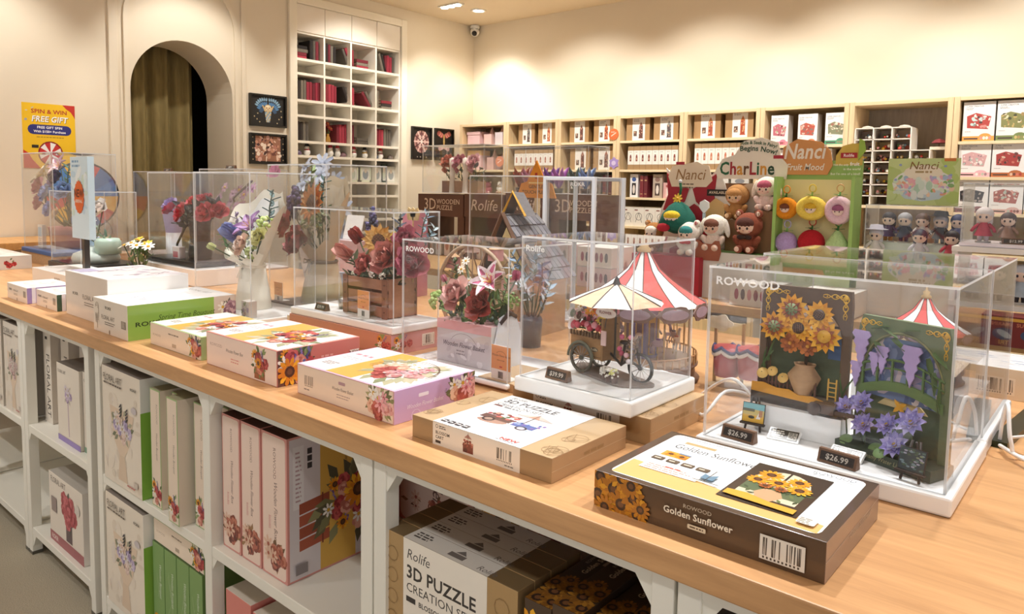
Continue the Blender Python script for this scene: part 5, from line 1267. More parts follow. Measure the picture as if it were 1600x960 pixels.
def f_lotus(m, r, cols, R):
    ring(m, 10, 0, lambda k: petal(m, r, .62 * r, .3, .25, .2, R.choice(cols), 1)); ring(m, 8, .3, lambda k: petal(m, .85 * r, .58 * r, .7, .2, .25, R.choice(cols), 1)); ring(m, 6, 0, lambda k: petal(m, .6 * r, .3 * r, 1.1, .2, .25, R.choice(cols), 1))
    m.ball((0, 0, .14 * r), .17 * r, 8, 6, lin('b08a40'))
def f_spike(m, r, cols, R):
    m.tube([(0, 0, -r), (0, 0, r)], .05 * r, 4, lin('5a6a48'))
    for k in range(26):
        a = k * 2.4; z = -.5 * r + 1.5 * r * k / 26; q = .24 * r * (1.15 - k / 30)
        m.ball((q * math.cos(a), q * math.sin(a), z), .17 * r, 6, 4, lin(R.choice(cols)))
def f_puff(m, r, cols, R):
    for k in range(34):
        a = R.uniform(0, 2 * PI); b = R.uniform(-.3, 1.4)
        m.ball((r * .8 * math.cos(a) * math.cos(b), r * .8 * math.sin(a) * math.cos(b), r * .8 * math.sin(b)), r * R.uniform(.14, .24), 6, 4, lin(R.choice(cols)))
def f_sprig(m, r, cols, R):
    m.tube([(0, 0, -r), (.1 * r, 0, 0), (0, 0, r)], .035 * r, 4, lin('5a6450'))
    for k in range(10):
        m.push(Tm(0, 0, -.8 * r + 1.7 * r * k / 10, rz=k * 2.2)); petal(m, .55 * r, .26 * r, .6, .2, .2, R.choice(cols), 1, None, 2, 3); m.pop()
FK = {'rose': f_rose, 'bud': f_bud, 'sunflower': f_sun, 'daisy': f_daisy, 'lily': f_lily, 'lotus': f_lotus, 'flower_spike': f_spike, 'hydrangea': f_puff, 'leaf_sprig': f_sprig}
def flower(t, kind, pos, d, r, cols, R, stem=None):
    m = M(); p = Vector(pos)
    m.push(face_to(p, d, R.random() * 6 if kind != 'lily' else .4)); FK[kind](m, r, cols, R); m.pop()
    if stem is not None:
        q = Vector(stem); m.tube([p, p.lerp(q, .5) + Vector((0, 0, -.01)), q], .0025, 5, lin('4c5a38'))
    o = m.build(kind, 'petal', t)
    if kind in ('flower_spike', 'hydrangea'): stuff(o)
    return o
def foliage(t, n, box, R, cols=('3c5230', '55703c', '6a8448', '2f4430'), L=.035):
    m = M()
    for k in range(n):
        p = (R.uniform(box[0], box[1]), R.uniform(box[2], box[3]), R.uniform(box[4], box[5]))
        m.push(face_to(p, (R.uniform(-1, 1), R.uniform(-1, .5), R.uniform(.2, 1.2)), R.random() * 6) @ Matrix.Rotation(-1.2, 4, 'Y')); petal(m, L * R.uniform(.7, 1.2), L * .42, .2, .4, .2, R.choice(cols), 1, None, 2, 3); m.pop()
    return stuff(m.build('foliage', 'petal', t))

# ------------------------------------------------------------------ acrylic cases
def slab(m, x0, y0, z0, x1, y1, z1):
    d = sorted(((x1 - x0, 0), (y1 - y0, 1), (z1 - z0, 2)))[0][1]
    k = len(m.f); m.box(x0, y0, z0, x1, y1, z1)
    big = {0: (3, 5), 1: (2, 4), 2: (0, 1)}[d]
    for i in range(6): m.mi[k + i] = 0 if i in big else 1
ACR = ['acrylic', 'acrylic_edge']
def case(label, x0, x1, y0, y1, z0, z1, plinth=None, over=.012, pc='f2f2f2', logo=None, frame=None, pmat_='plastic', group=None, th=.004, lower=None):
    zb = plinth if plinth is not None else z0
    t = thing('display_case', label, 'display case', ((x0 + x1) / 2, (y0 + y1) / 2, zb), group=group)
    w, d, h, b = (x1 - x0) / 2, (y1 - y0) / 2, z1 - zb, z0 - zb
    if plinth is not None:
        m = M(); m.box(-w - over, -d - over, 0, w + over, d + over, b, lin(pc)); m.build('plinth', pmat_, t, bevel=.004)
    for a in ((-w, -d, b, w, -d + th, h - th), (-w, d - th, b, w, d, h - th), (-w, -d + th, b, -w + th, d - th, h - th), (w - th, -d + th, b, w, d - th, h - th), (-w, -d, h - th, w, d, h)):
        m = M(); slab(m, *a); m.build('acrylic_panel', ACR, t)
    if logo:
        tx, sx, lh = logo; m = M(); p = P(m, (-w, -d, b), (1, 0, 0), (0, 0, 1), 2 * w, h - b, .0006); p.text(tx, 2 * w * sx, h - b - .018 - lh, lh, 'ffffff', 'l', 1, 1.15); m.build('logo', 'paper', t)
    if frame:
        for sx in (-1, 1):
            for sy in (-1, 1):
                m = M(); m.cbox(sx * (w + frame / 2), sy * (d + frame / 2), h / 2, frame, frame, h, lin('dfe6ee')); m.build('post', 'plastic', t, bevel=.002)
        for sy in (-1, 1): m = M(); m.cbox(0, sy * (d + frame / 2), h - frame / 2, 2 * w, frame, frame, lin('dfe6ee')); m.build('rail', 'plastic', t, bevel=.002)
    return t
def price_tag(x, y, z, text, label, rz=0.0, w=.062):
    t = thing('price_tag', label, 'price tag', (x, y, z), rz)
    m = M(); m.push(Matrix(((0, 0, 1, -w / 2), (1, 0, 0, 0), (0, 1, 0, 0), (0, 0, 0, 1)))); m.prism([(-.006, 0), (.012, 0), (.008, .021), (.001, .021)], w, lin('785842')); m.pop(); m.build('wooden_block', 'plywood', t)
    m = M(); n = Vector((0, -.021, .007)).normalized(); up = Vector((0, .007, .021)).normalized()
    p = P(m, (-w / 2, -.006, 0), (1, 0, 0), up, w, .022, .0004); p.rect(w * .06, .004, w * .94, .0185, '2a2422'); p.text(text, w * .5, .007, .0085, 'cfc8be', 'c', 1, 1.05); m.build('number_tiles', 'plastic', t)
def eink(x, y, z, label, rz=.1):
    t = thing('shelf_label', label, 'label', (x, y, z), rz)
    m = M(); m.push(Tm(0, 0, .003, rx=.5)); m.box(-.027, -.014, 0, .027, .014, .006, lin('f4f4f2')); m.pop(); m.build('housing', 'plastic', t, bevel=.001)
    m = M(); m.push(Tm(0, 0, .003, rx=.5)); p = P(m, (-.024, -.0115, .006), (1, 0, 0), (0, 1, 0), .048, .023, .0005); p.rect(0, 0, .048, .023, '3a352c'); p.lines(.003, .017, .026, 3, .005, .0022, 'e8e4d8', 3); p.rect(.031, .003, .046, .019, 'c9c6bc'); p.lines(.032, .016, .013, 4, .0036, .002, '4a463e', 5); m.pop(); m.build('screen', 'plastic', t)
def sign_card(x, y, z, label, text='Wooden Flower Box', w=.062, h=.08):
    t = thing('sign_card', label, 'card', (x, y, z), -.06)
    m = M(); m.box(-w / 2, 0, 0, w / 2, .002, h, lin('f4efe8')); m.box(-w / 2, .002, 0, w / 2, .03, .002, lin('f4efe8')); m.build('card', 'paper', t)
    m = M(); p = P(m, (-w / 2, 0, 0), (1, 0, 0), (0, 0, 1), w, h); p.rect(0, h * .3, w, h, 'e8a060'); p.text(text, w * .5, h * .68, h * .065, '6a3c1c', 'c', 0, .8, .2); p.arc(w * .5, h * .72, w * .25, 20, 160, .0008, '8a5428', 10, h * .12); p.lines(w * .3, h * .56, w * .4, 1, 1, h * .025, 'a8703c', 2); p.rect(w * .43, h * .36, w * .57, h * .4, 'c84a3c'); p.rect(w * .36, h * .04, w * .62, h * .24, '8a8682'); p.lines(w * .38, h * .2, w * .2, 4, h * .045, h * .025, '4a4846', 3); m.build('printed_face', 'paper', t)

# ================================================================== sunflower and pond case
case('large white lettered acrylic case over the sunflower and water lily pictures', -.565, -.183, 1.205, 1.518, .95, 1.257, TOP + .0005, .01, 'f4f4f4', ('ROWOOD', .035, .0135))
m = M(); m.box(-.075, -.03, 0, .075, .03, .048, lin('f6f6f6')); o = m.build('riser_block', 'plastic', loc=(-.435, 1.335, .9505)); tag(o, 'white riser block under the sunflower frame', 'block')

def filigree(t, W, H, y):
    g = lin('e0b23c')
    for sx in (-1, 1):
        m = M(); cx, cz = sx * (W / 2 - .005), H - .005
        for along in (0, 1):
            for ph in (0, PI):
                ps = []
                for k in range(15):
                    f = k / 14; q = .006 + .0055 * (1 - .5 * f) * math.sin(f * 9 + ph); d = .002 + .043 * f
                    ps.append((cx - sx * (d if along else q), y, cz - (q if along else d)))
                m.tube(ps, .0012, 5, g, r2=.0007)
            for k in range(5):
                d, q = .006 + .008 * k, .006; m.ball((cx - sx * (d if along else q), y, cz - (q if along else d)), .0026 - .0003 * k, 6, 4, g, (1, .5, 1))
        m.ball((cx - sx * .006, y, cz - .006), .0045, 8, 5, g, (1, .4, 1)); m.build('gilt_scroll', 'plywood', t)
def sunflower_frame(x, y, z, rz, tilt):
    t = thing('sunflower_picture', 'layered wooden window frame of golden sunflowers in a vase inside the large case', 'wooden model', (x, y, z), rz)
    t.rotation_euler = (tilt, 0, rz)
    W, H = .158, .217; bk = lin('4a3826'); R = random.Random(3)
    def plate(name, ps, y, th, c, mat='plywood'):
        m = M(); m.push(Matrix(((1, 0, 0, 0), (0, 0, 1, y), (0, 1, 0, 0), (0, 0, 0, 1)))); m.prism(ps, th, lin(c)); m.pop(); return m.build(name, mat, t)
    # frame with an arched opening, outline as one strip
    def archframe(name, w0, w1, top, spring, y, th, c):
        n = 18; m = M(); m.push(Matrix(((1, 0, 0, 0), (0, 0, -1, y), (0, 1, 0, 0), (0, 0, 0, 1))))
        inner = [(w1 * math.cos(PI * k / n), spring + w1 * .96 * math.sin(PI * k / n)) for k in range(n + 1)]
        outer = []
        for k in range(n + 1):
            cx, sx = math.cos(PI * k / n), math.sin(PI * k / n); s = min(w0 / max(abs(cx), 1e-6), (top - spring) / max(sx, 1e-6)); outer.append((s * cx, spring + s * sx))
        for k in range(n): m.prism([inner[k], outer[k], outer[k + 1], inner[k + 1]][::1], th, lin(c))
        m.prism([(w1, .02), (w0, .02), (w0, spring), (w1, spring)], th, lin(c)); m.prism([(-w0, .02), (-w1, .02), (-w1, spring), (-w0, spring)], th, lin(c))
        m.pop(); return m.build(name, 'plywood', t)
    plate('backboard', [(-W / 2 + .006, .01), (W / 2 - .006, .01), (W / 2 - .006, H * .6), (-W / 2 + .006, H * .6)], .02, .003, '57654a')
    plate('sky_panel', [(.036, H * .42), (W / 2 - .012, H * .42), (W / 2 - .012, H * .6), (.036, H * .62)], .018, .002, '4a6c9c')
    archframe('outer_frame', W / 2, .067, H, H * .58, .004, .012, '604a38')
    archframe('inner_frame', .07, .062, .075 + H * .58, H * .58, .009, .006, '6a4c30')
    m = M(); m.box(-.0025, .012, .02, .0025, .016, H * .93, bk); m.box(-.064, .012, H * .68, .064, .016, H * .7, bk); m.build('window_bars', 'plywood', t)
    filigree(t, W, H, -.0088)
    plate('sill', [(-W / 2 - .008, -.004), (W / 2 + .004, -.004), (W / 2 + .004, .022), (-W / 2 - .008, .022)], -.016, .04, '3c2c1e')
    plate('wheat_field', [(-W / 2 - .006, .018), (W * .3, .012), (W * .3, .02), (W * .16, .026), (0, .024), (-W * .1, .031), (-W * .25, .03), (-W * .4, .036), (-W / 2 - .006, .034)], -.02, .003, 'd9982c')
    m = M()
    for k in range(15): m.box(-W / 2 + .006 + k * .007, -.012, .024, -W / 2 + .0095 + k * .007, -.01, .05 + .003 * (k % 2), lin('6a4434'))
    m.box(-W / 2 + .006, -.0105, .034, .02, -.009, .038, lin('6a4434')); stuff(m.build('picket_fence', 'plywood', t))
    m = M(); m.push(Tm(.004, -.004, .022)); m.lathe([(.014, 0), (.03, .035), (.017, .052), (.02, .058)], 8, lin('c09a74')); m.pop(); m.build('vase', 'plywood', t)
    Y = ('f0ac24', 'e59c1c', 'f4b838'); B = ('b4622a', '9c5224', 'c8742e')
    for i, (px, pz, r, kind) in enumerate(((-.022, .176, .028, 0), (.027, .172, .025, 1), (-.05, .142, .027, 0), (-.008, .144, .026, 1), (.038, .135, .029, 2), (-.02, .115, .018, 3), (.01, .113, .018, 3))):
        m = M(); m.push(face_to((px, -.012 - .002 * (i % 3), pz), (0, -1, .05), i * 1.1))
        if kind < 3:
            ring(m, 13, 0, lambda k: petal(m, r * 1.05, r * .58, .1, .05, .06, R.choice(Y), 1)); m.push(Tm(0, 0, .002)); ring(m, 11, .2, lambda k: petal(m, r * .72, r * .36, .15, .05, .06, B[k % 3] if kind != 1 else R.choice(Y), 1)); m.pop()
            m.push(Tm(0, 0, .004)); m.lathe([(r * .4, -.002), (r * .4, .002), (.001, .003)], 14, lin(('7c8a5c', '3c2418', 'e0aa3c')[kind])); m.pop()
            if kind == 1:
                for q in range(-2, 3): m.cbox(q * r * .14, 0, .008, .0008, r * .6, .001, lin('7a5436')); m.cbox(0, q * r * .14, .008, r * .6, .0008, .001, lin('7a5436'))
            if kind == 0:
                for q in range(8): m.tube([(r * .2 * math.cos(q * .785), r * .2 * math.sin(q * .785), .0075), (r * .62 * math.cos(q * .785), r * .62 * math.sin(q * .785), .0075)], .0009, 4, lin('8a3c20'))
        else:
            ring(m, 10, 0, lambda k: petal(m, r, r * .5, .2, .1, .1, R.choice(B), 0)); ring(m, 7, .3, lambda k: petal(m, r * .6, r * .4, .5, .1, .1, R.choice(('8a4420', 'c27034')), 0)); m.ball((0, 0, .003), r * .2, 8, 5, lin('e0a040'))
        m.pop(); m.build('sunflower', 'petal', t)
    for px, pz, s in ((-.068, .052, .011), (-.05, .058, .01), (-.03, .049, .01)):
        m = M(); m.push(face_to((px, -.014, pz), (0, -1, .6))); m.lathe([(s, 0), (s * .8, .004), (.001, .006)], 10, lin('e8c070')); m.pop(); m.build('small_bloom', 'petal', t)
    m = M()
    for dz in range(4): m.box(.05, -.014, .03 + .008 * dz, .062, -.0125, .032 + .008 * dz, lin('d8aa50'))
    m.box(.048, -.014, .024, .0505, -.012, .062, lin('d8aa50')); m.box(.0615, -.014, .024, .064, -.012, .062, lin('d8aa50')); m.build('ladder', 'plywood', t)
    m = M()
    for px, pz, a in ((.072, .03, 1.3), (.075, .034, 1.9), (-.066, .06, 1.7), (-.072, .06, 1.2), (-.06, .075, 1.5)): m.push(Matrix.Translation((px, -.006, pz)) @ Matrix.Rotation(-PI / 2 * 0 - a, 4, 'Y')); petal(m, .04, .013, 0, .3, .2, '5c7a48', 1); m.pop()
    m.build('leaves', 'petal', t); stuff(t.children[-1])
    m = M(); m.cbox(.05, -.026, .012, .035, .02, .018, lin('5a4234')); m.cbox(.075, -.03, .008, .05, .006, .006, lin('5a4234')); m.push(Matrix.Translation((.035, -.037, .01)) @ Matrix.Rotation(PI / 2, 4, 'X')); m.lathe([(.012, -.002), (.012, .002)], 12, lin('4a3428'), caps=True); m.pop(); m.build('wheelbarrow', 'plywood', t)
sunflower_frame(-.439, 1.335, 1.0, 0.0, -.05)

def pond_frame(x, y, z, rz):
    t = thing('water_lily_picture', 'green layered wooden frame of a footbridge over purple water lilies', 'wooden model', (x, y, z), rz)
    W, H = .186, .232; R = random.Random(9)
    def plate(name, ps, y, th, c, mat='plywood'):
        m = M(); m.push(Matrix(((1, 0, 0, 0), (0, 0, 1, y), (0, 1, 0, 0), (0, 0, 0, 1)))); m.prism(ps, th, lin(c)); m.pop(); return m.build(name, mat, t)
    plate('lower_board', [(-W / 2, 0), (W / 2, 0), (W / 2, .1), (-W / 2, .1)], .012, .004, '56654c')
    m = M(); m.box(-.085, .004, .098, .085, .007, .2, lin('6a7ca4')); p = P(m, (-.085, .004, .098), (1, 0, 0), (0, 0, 1), .17, .102)
    for k in range(60): p.ell(R.uniform(.005, .165), R.uniform(.005, .1), R.uniform(.006, .02), R.uniform(.004, .012), R.uniform(0, 3), R.choice(('5a6a98', '8a98bc', 'a8a8c4', 'c8b8c4', '6c80a4', '9a8cac', '4c5c84', 'd4c4c0')), 7)
    m.build('painted_sky', 'paper', t)
    n = 18; m = M(); m.push(Matrix(((1, 0, 0, 0), (0, 0, -1, .012), (0, 1, 0, 0), (0, 0, 0, 1))))
    w0, w1, sp = W / 2, .078, .13
    for k in range(n):
        def pr(k):
            cx, sx = math.cos(PI * k / n), math.sin(PI * k / n); s = min(w0 / max(abs(cx), 1e-6), (H - sp) / max(sx, 1e-6)); return (w1 * cx, sp + w1 * sx), (s * cx, sp + s * sx)
        a, b = pr(k), pr(k + 1); m.prism([a[0], a[1], b[1], b[0]], .012, lin('727d5c'))
    m.prism([(w1, 0), (w0, 0), (w0, sp), (w1, sp)], .012, lin('727d5c')); m.prism([(-w0, 0), (-w1, 0), (-w1, sp), (-w0, sp)], .012, lin('727d5c')); m.pop(); m.build('outer_frame', 'plywood', t)
    m = M(); m.tube([(w1 * 1.04 * math.cos(PI * k / n), -.001, sp + w1 * 1.04 * math.sin(PI * k / n)) for k in range(n + 1)], .002, 5, lin('8a8a60')); m.build('arch_bead', 'plywood', t)
    filigree(t, W, H, -.0012)
    # bridge
    def br(u): return .112 + .018 * math.sin(PI * u)
    m = M(); m.grid(lambda u, v: (-.085 + .17 * u, -.004, br(u) - .016 + .016 * v), 16, 1, lin('66804c')); m.grid(lambda u, v: (-.085 + .17 * u, -.004 + .012 * v, br(u)), 16, 1, lin('7a925c')); m.build('bridge_deck', 'plywood', t)
    for off, th in ((.036, .0022), (.022, .0016)):
        m = M(); m.tube([(-.085 + .17 * k / 16, -.004, br(k / 16) + off) for k in range(17)], th, 5, lin('5c7a48')); m.build('bridge_rail', 'plywood', t)
    for k in range(6):
        u = .05 + .18 * k; m = M(); m.box(-.085 + .17 * u - .0018, -.006, br(u), -.085 + .17 * u + .0018, -.002, br(u) + .038, lin('5c7a48')); m.build('bridge_post', 'plywood', t)
    m = M(); m.push(Matrix(((1, 0, 0, 0), (0, 0, 1, .008), (0, 1, 0, 0), (0, 0, 0, 1)))); m.prism([(-.05 + .1 * k / 10, .085 + .026 * math.sin(PI * k / 10)) for k in range(11)], .003, lin('d8c08c')); m.pop(); m.build('bridge_infill', 'plywood', t)  # pale tan infill below the bridge deck
    for px, pz, s in ((-.082, .205, .05), (-.09, .15, .034), (-.036, .185, .036), (.022, .195, .052), (-.052, .172, .03)):
        m = M(); m.push(Matrix(((1, 0, 0, px), (0, 0, 1, -.008), (0, 1, 0, pz), (0, 0, 0, 1))))
        ps = []
        for k in range(9): ps.append((.44 * s * (1 - k / 9) ** .7 * (1 if k % 2 else .72), -s * k / 9 * 1.25))
        m.prism([(-q[0], q[1]) for q in ps][::1] + [(0, -1.3 * s)] + ps[::-1], .003, lin('b9a6dc')); m.pop(); m.build('wisteria', 'petal', t)
    for k, (px, pz, a) in enumerate(((-.06, .21, .3), (-.04, .216, -.4), (0, .215, .2), (-.055, .19, -.8), (.05, .18, -1.2), (.062, .16, -1.4), (.06, .19, -.6), (-.02, .2, -.5), (.075, .135, -1.5))):
        m = M(); m.push(Matrix.Translation((px, -.006, pz)) @ Matrix.Rotation(-a, 4, 'Y')); petal(m, .036, .02, 0, .1, .15, ('6a8454', '7c9464')[k % 2], 1); m.pop(); m.build('leaf', 'petal', t)
    LC = ('b4aae6', 'c2b8ee', 'a098da', 'd0c8f2')
    for i, (px, pz, dy, r) in enumerate(((-.098, .068, -.02, .023), (-.062, .084, -.022, .024), (-.05, .05, -.03, .024), (-.002, .062, -.03, .023), (.042, .076, -.026, .028), (.022, .036, -.04, .027))):
        m = M(); m.push(face_to((px, dy, pz), (.1, -.8, .75), i)); f_lotus(m, r, LC, R); m.pop(); m.tube([(px, dy, pz - .004), (px, dy + .01, .004)], .0016, 5, lin('5c7048')); m.build('water_lily', 'petal', t)
    for px, dy, r in ((-.02, -.035, .014), (.06, -.03, .016), (.0, -.05, .013), (-.08, -.04, .013)):
        m = M(); m.push(Tm(px, dy, .02, rx=.5)); m.lathe([(r, 0), (r * .9, .002), (.001, .001)], 12, lin('7c9a64'), arc=1); m.pop(); m.tube([(px, dy, .02), (px, dy + .01, .002)], .0014, 4, lin('5c7048')); m.build('lily_pad', 'petal', t)
    m = M(); m.push(face_to((.005, -.006, .092), (0, -1, .1)))
    for a in (.5, 2.4, 3.9, 5.6): m.push(Matrix.Rotation(a, 4, 'Z')); petal(m, .016, .008, .1, .1, .1, 'e0a428', 1); m.pop()
    m.pop(); m.build('gold_bow', 'petal', t)
    t.scale = (.86, .86, 1)
    plate('base_step', [(-W / 2 - .004, 0), (W / 2 + .004, 0), (W / 2 + .004, .018), (-W / 2 - .004, .018)], -.05, .07, '3e4a3c')
    m = M(); p = P(m, (-W / 2, -.05, 0), (1, 0, 0), (0, 0, 1), W, .018, .0005); p.text('Dreamy Water Lily', W * .5, .006, .007, 'a09a70', 'c', 0, 1, .25); m.build('title_lettering', 'paper', t)
pond_frame(-.272, 1.305, .951, -.36)
def easel(x, y, label, rz, pic, z=.951):
    t = thing('mini_easel', label, 'easel', (x, y, z), rz); bk = lin('2e221c')
    for a in (((-.014, -.012, 0), (-.006, .004, .06)), ((.014, -.012, 0), (.006, .004, .06)), ((0, .022, 0), (0, .004, .058))):
        m = M(); m.tube(a, .0022, 5, bk); m.build('leg', 'plywood', t)
    m = M(); m.box(-.022, -.016, .012, .022, -.008, .015, bk); m.build('ledge', 'plywood', t)
    m = M(); m.push(Tm(0, -.011, .015, rx=-.22)); m.box(-.02, 0, 0, .02, .0025, .036, bk); p = P(m, (-.02, 0, 0), (1, 0, 0), (0, 0, 1), .04, .036, .0005); pic(p); m.pop(); m.build('painting', 'paper', t)
def beach(p):
    p.rect(.001, .001, .039, .014, 'e0b040'); p.rect(.001, .014, .039, .024, 'c8b46a'); p.rect(.001, .024, .039, .035, '7ab8c0'); p.rect(.001, .02, .022, .025, '5a5a44'); p.put([(.025, .008), (.033, .008), (.031, .022)], 'e8e0d8'); p.ell(.017, .01, .006, .003, 0, '3a3424', 8); p.rect(.03, .012, .036, .024, 'b07850')
def lilies(p):
    R = random.Random(2); p.rect(.001, .001, .039, .035, '3a4a50')
    for k in range(40): p.ell(R.uniform(.003, .037), R.uniform(.003, .033), .003, .0015, 0, R.choice(('5c7a78', '7a94a0', '8a9a7c', 'a8a8c0', '4c6450')), 6)
easel(-.508, 1.297, 'tiny easel with a yellow beach painting before the sunflower frame', .1, beach)
easel(-.232, 1.236, 'tiny easel with a dark pond painting before the water lily frame', -.25, lilies)
price_tag(-.506, 1.222, .951, '$26.99', 'wooden $26.99 price tag at the left front of the large case', -.12)
price_tag(-.338, 1.218, .951, '$26.99', 'wooden $26.99 price tag at the right front of the large case', -.14)
eink(-.447, 1.283, .951, 'white electronic label beside the beach easel')
eink(-.336, 1.262, .951, 'white electronic label behind the right $26.99 price tag', -.1)

# ================================================================== flower cart case
carton('puzzle_box', 'kraft box under the plinth of the flower cart case', -.812, 1.275, TOP, .33, .225, .05, {'front': 'a3825a', 'right': 'b4926c', 'left': 'a3825a', 'top': 'c8a67c', 'back': 'a97f50'}, d_cart)
case('white lettered acrylic case on a white plinth over the flower cart', -.945, -.682, 1.145, 1.385, 1.0, 1.29, .9705, .008, 'f6f6f4', ('Rolife', .04, .012))
price_tag(-.868, 1.172, 1.001, '$39.99', 'wooden price tag inside the flower cart case', -.1, .058)
def wheel(m, r, w, c, spokes=10, sc='8a8078'):
    m.lathe([(r, -w), (r, w), (r * .86, w), (r * .86, -w), (r, -w)], 24, lin(c)); m.lathe([(r * .16, -w), (r * .16, w)], 10, lin(c), caps=True)
    for k in range(spokes): a = 2 * PI * k / spokes; m.tube([(r * .1 * math.cos(a), r * .1 * math.sin(a), 0), (r * .88 * math.cos(a), r * .88 * math.sin(a), 0)], r * .03, 4, lin(sc))
def flower_cart(x, y, z, rz):
    t = thing('flower_cart', 'wooden toy flower cart with a white and peach parasol inside the acrylic case', 'wooden model', (x, y, z), rz)
    R = random.Random(12); tan = lin('a97f52'); dk = lin('4e4640')
    n = 28; m = M(); m.prism([((.105 + .012 * math.sin(3 * a)) * math.cos(a), (.05 + .012 * math.cos(2 * a + .6)) * math.sin(a) - .012 * math.cos(a)) for a in (2 * PI * k / n for k in range(n))], .005, lin('7a6a60')); m.build('base_plate', 'plywood', t)
    m = M(); m.box(-.088, -.024, .036, .0, .024, .08, tan); m.build('cart_body', 'plywood', t)
    m = M(); m.box(-.003, -.027, .036, .002, .027, .122, lin('9a744a')); m.build('end_board', 'plywood', t)
    m = M(); p = P(m, (-.085, -.024, .038), (1, 0, 0), (0, 0, 1), .085, .035); p.ell(.062, .018, .011, .005, 0, '5a4a38', 10); p.text('Rolife', .062, .0155, .005, 'd8c8a8', 'c', 1); p.line([(0, .003), (.085, .003)], .001, '6a4c30'); m.build('name_plate', 'paper', t)
    for sy in (-1, 1):
        m = M(); m.push(Matrix.Translation((-.052, sy * .03, .035)) @ Matrix.Rotation(PI / 2, 4, 'X')); wheel(m, .03, .003, '5c584c', 14); m.pop(); m.build('cart_wheel', 'plywood', t)
    m = M(); m.tube([(-.052 + .034 * math.cos(a), -.034, .035 + .034 * math.sin(a)) for a in (PI * k / 10 for k in range(11))], .003, 5, lin('6a6a58')); m.build('mudguard', 'plywood', t)
    for k in range(11): m = M(); m.box(-.088 + .0082 * k, -.028, .08, -.0835 + .0082 * k, -.025, .09, lin('6e5236')); m.build('picket', 'plywood', t)
    m = M(); m.push(Matrix.Translation((.078, 0, .033)) @ Matrix.Rotation(PI / 2, 4, 'X')); wheel(m, .03, .003, '2c2a2c', 12, 'd8d4d0'); m.pop(); m.build('front_wheel', 'plastic', t)
    m = M(); m.tube([(0, 0, .05), (.03, 0, .03), (.05, 0, .045), (.078, 0, .033)], .003, 5, dk); m.tube([(.078, 0, .033), (.066, 0, .085), (.062, -.02, .09)], .003, 5, dk); m.tube([(.066, 0, .085), (.062, .02, .09)], .003, 5, dk); m.tube([(.03, 0, .03), (.038, 0, .075)], .003, 5, dk); m.build('bicycle_frame', 'plastic', t)
    m = M(); m.ball((.037, 0, .078), .01, 8, 5, lin('3a2c28'), (1.3, .8, .5)); m.build('saddle', 'plastic', t)
    m = M(); m.push(Tm(.06, -.02, .04, ry=.25)); m.box(-.01, 0, 0, -.008, .003, .06, lin('6a5a50')); m.box(.008, 0, 0, .01, .003, .06, lin('6a5a50'))
    for k in range(5): m.box(-.009, -.002, .006 + .011 * k, .009, .008, .009 + .011 * k, lin('8a7464'))
    m.pop(); m.build('plant_ladder', 'plywood', t)
    for k, (c, dx, dz) in enumerate((('d06a8c', .05, .095), ('e89ab0', .072, .097), ('c85a7c', .045, .07), ('f0c0c8', .062, .06), ('b04a64', .05, .062), ('e8e0e4', .068, .048))):
        m = M(); m.ball((dx, -.026, dz), .0055, 7, 5, lin(c)); m.build('potted_bloom', 'petal', t)
    cols = ['c83c50', 'd85a6c', 'b02c40', 'e08a9c', 'd04a5c', 'e8a0ac']
    for k in range(24):
        m = M(); m.ball((-.08 + .0105 * (k % 8) + R.uniform(-.003, .003), -.018 + .022 * (k // 8) + R.uniform(-.004, .004), .096 + .014 * (k // 8) + R.uniform(0, .012)), .0075, 8, 6, lin(cols[k % 6])); m.build('red_bloom', 'petal', t)
    for k, (dx, dz, c, r) in enumerate(((-.05, .133, 'f0a030', .011), (-.038, .132, 'e8882c', .01), (-.02, .118, 'f0d860', .011), (-.008, .126, 'e8cc50', .01), (-.032, .142, 'd86a30', .01), (-.024, .138, 'e07838', .008))):
        m = M(); m.push(face_to((dx, -.012, dz), (0, -1, .4), k)); f_daisy(m, r, (c,), R); m.pop(); m.tube([(dx, -.01, dz), (dx * .8 - .01, .005, .075)], .001, 4, lin('4c5a38')); m.build('star_bloom', 'petal', t)
    for k in range(9):
        m = M(); m.push(face_to((-.084 + .0095 * k, -.014 + .004 * (k % 3), .126 + .012 * (k % 3)), (0, -1, .5), k)); f_daisy(m, .0085, (('e8a0b0', 'f0c8d0'), ('f2ece4', 'f8f4ec'), ('c84a58', 'd8606c'))[k % 3], R); m.pop(); m.build('small_bloom', 'petal', t)
    for k, (dx, dz, c, c2) in enumerate(((-.088, .098, 'f0e8e4', 'd06a78'), (-.072, .12, 'ead8cc', '6a4a40'), (-.09, .122, 'd8d0cc', '8a9080'))):
        m = M(); m.push(face_to((dx, -.016, dz), (-.2, -1, .3))); m.lathe([(.004, -.012), (.008, 0), (.013, .006)], 12, lin(c)); m.lathe([(.001, .001), (.009, .002)], 10, lin(c2)); m.pop(); m.build('wrapped_posy', 'petal', t)
    for k, (dx, dz, c) in enumerate(((-.066, .142, '8aa8d8'), (-.056, .15, '6a8ac8'), (-.05, .143, 'a8bce0'), (-.07, .152, '3c3a3c'))):
        m = M(); m.ball((dx, 0, dz), .009, 8, 6, lin(c)); m.tube([(dx, 0, dz), (-.05, 0, .075)], .001, 4, lin('4c5a38')); m.build('blue_bloom', 'petal', t)
    foliage(t, 40, (-.09, -.005, -.02, .02, .074, .115), R, ('4a3c30', '3c4a34', '5c4c3c', '4c5c3c'), .016)
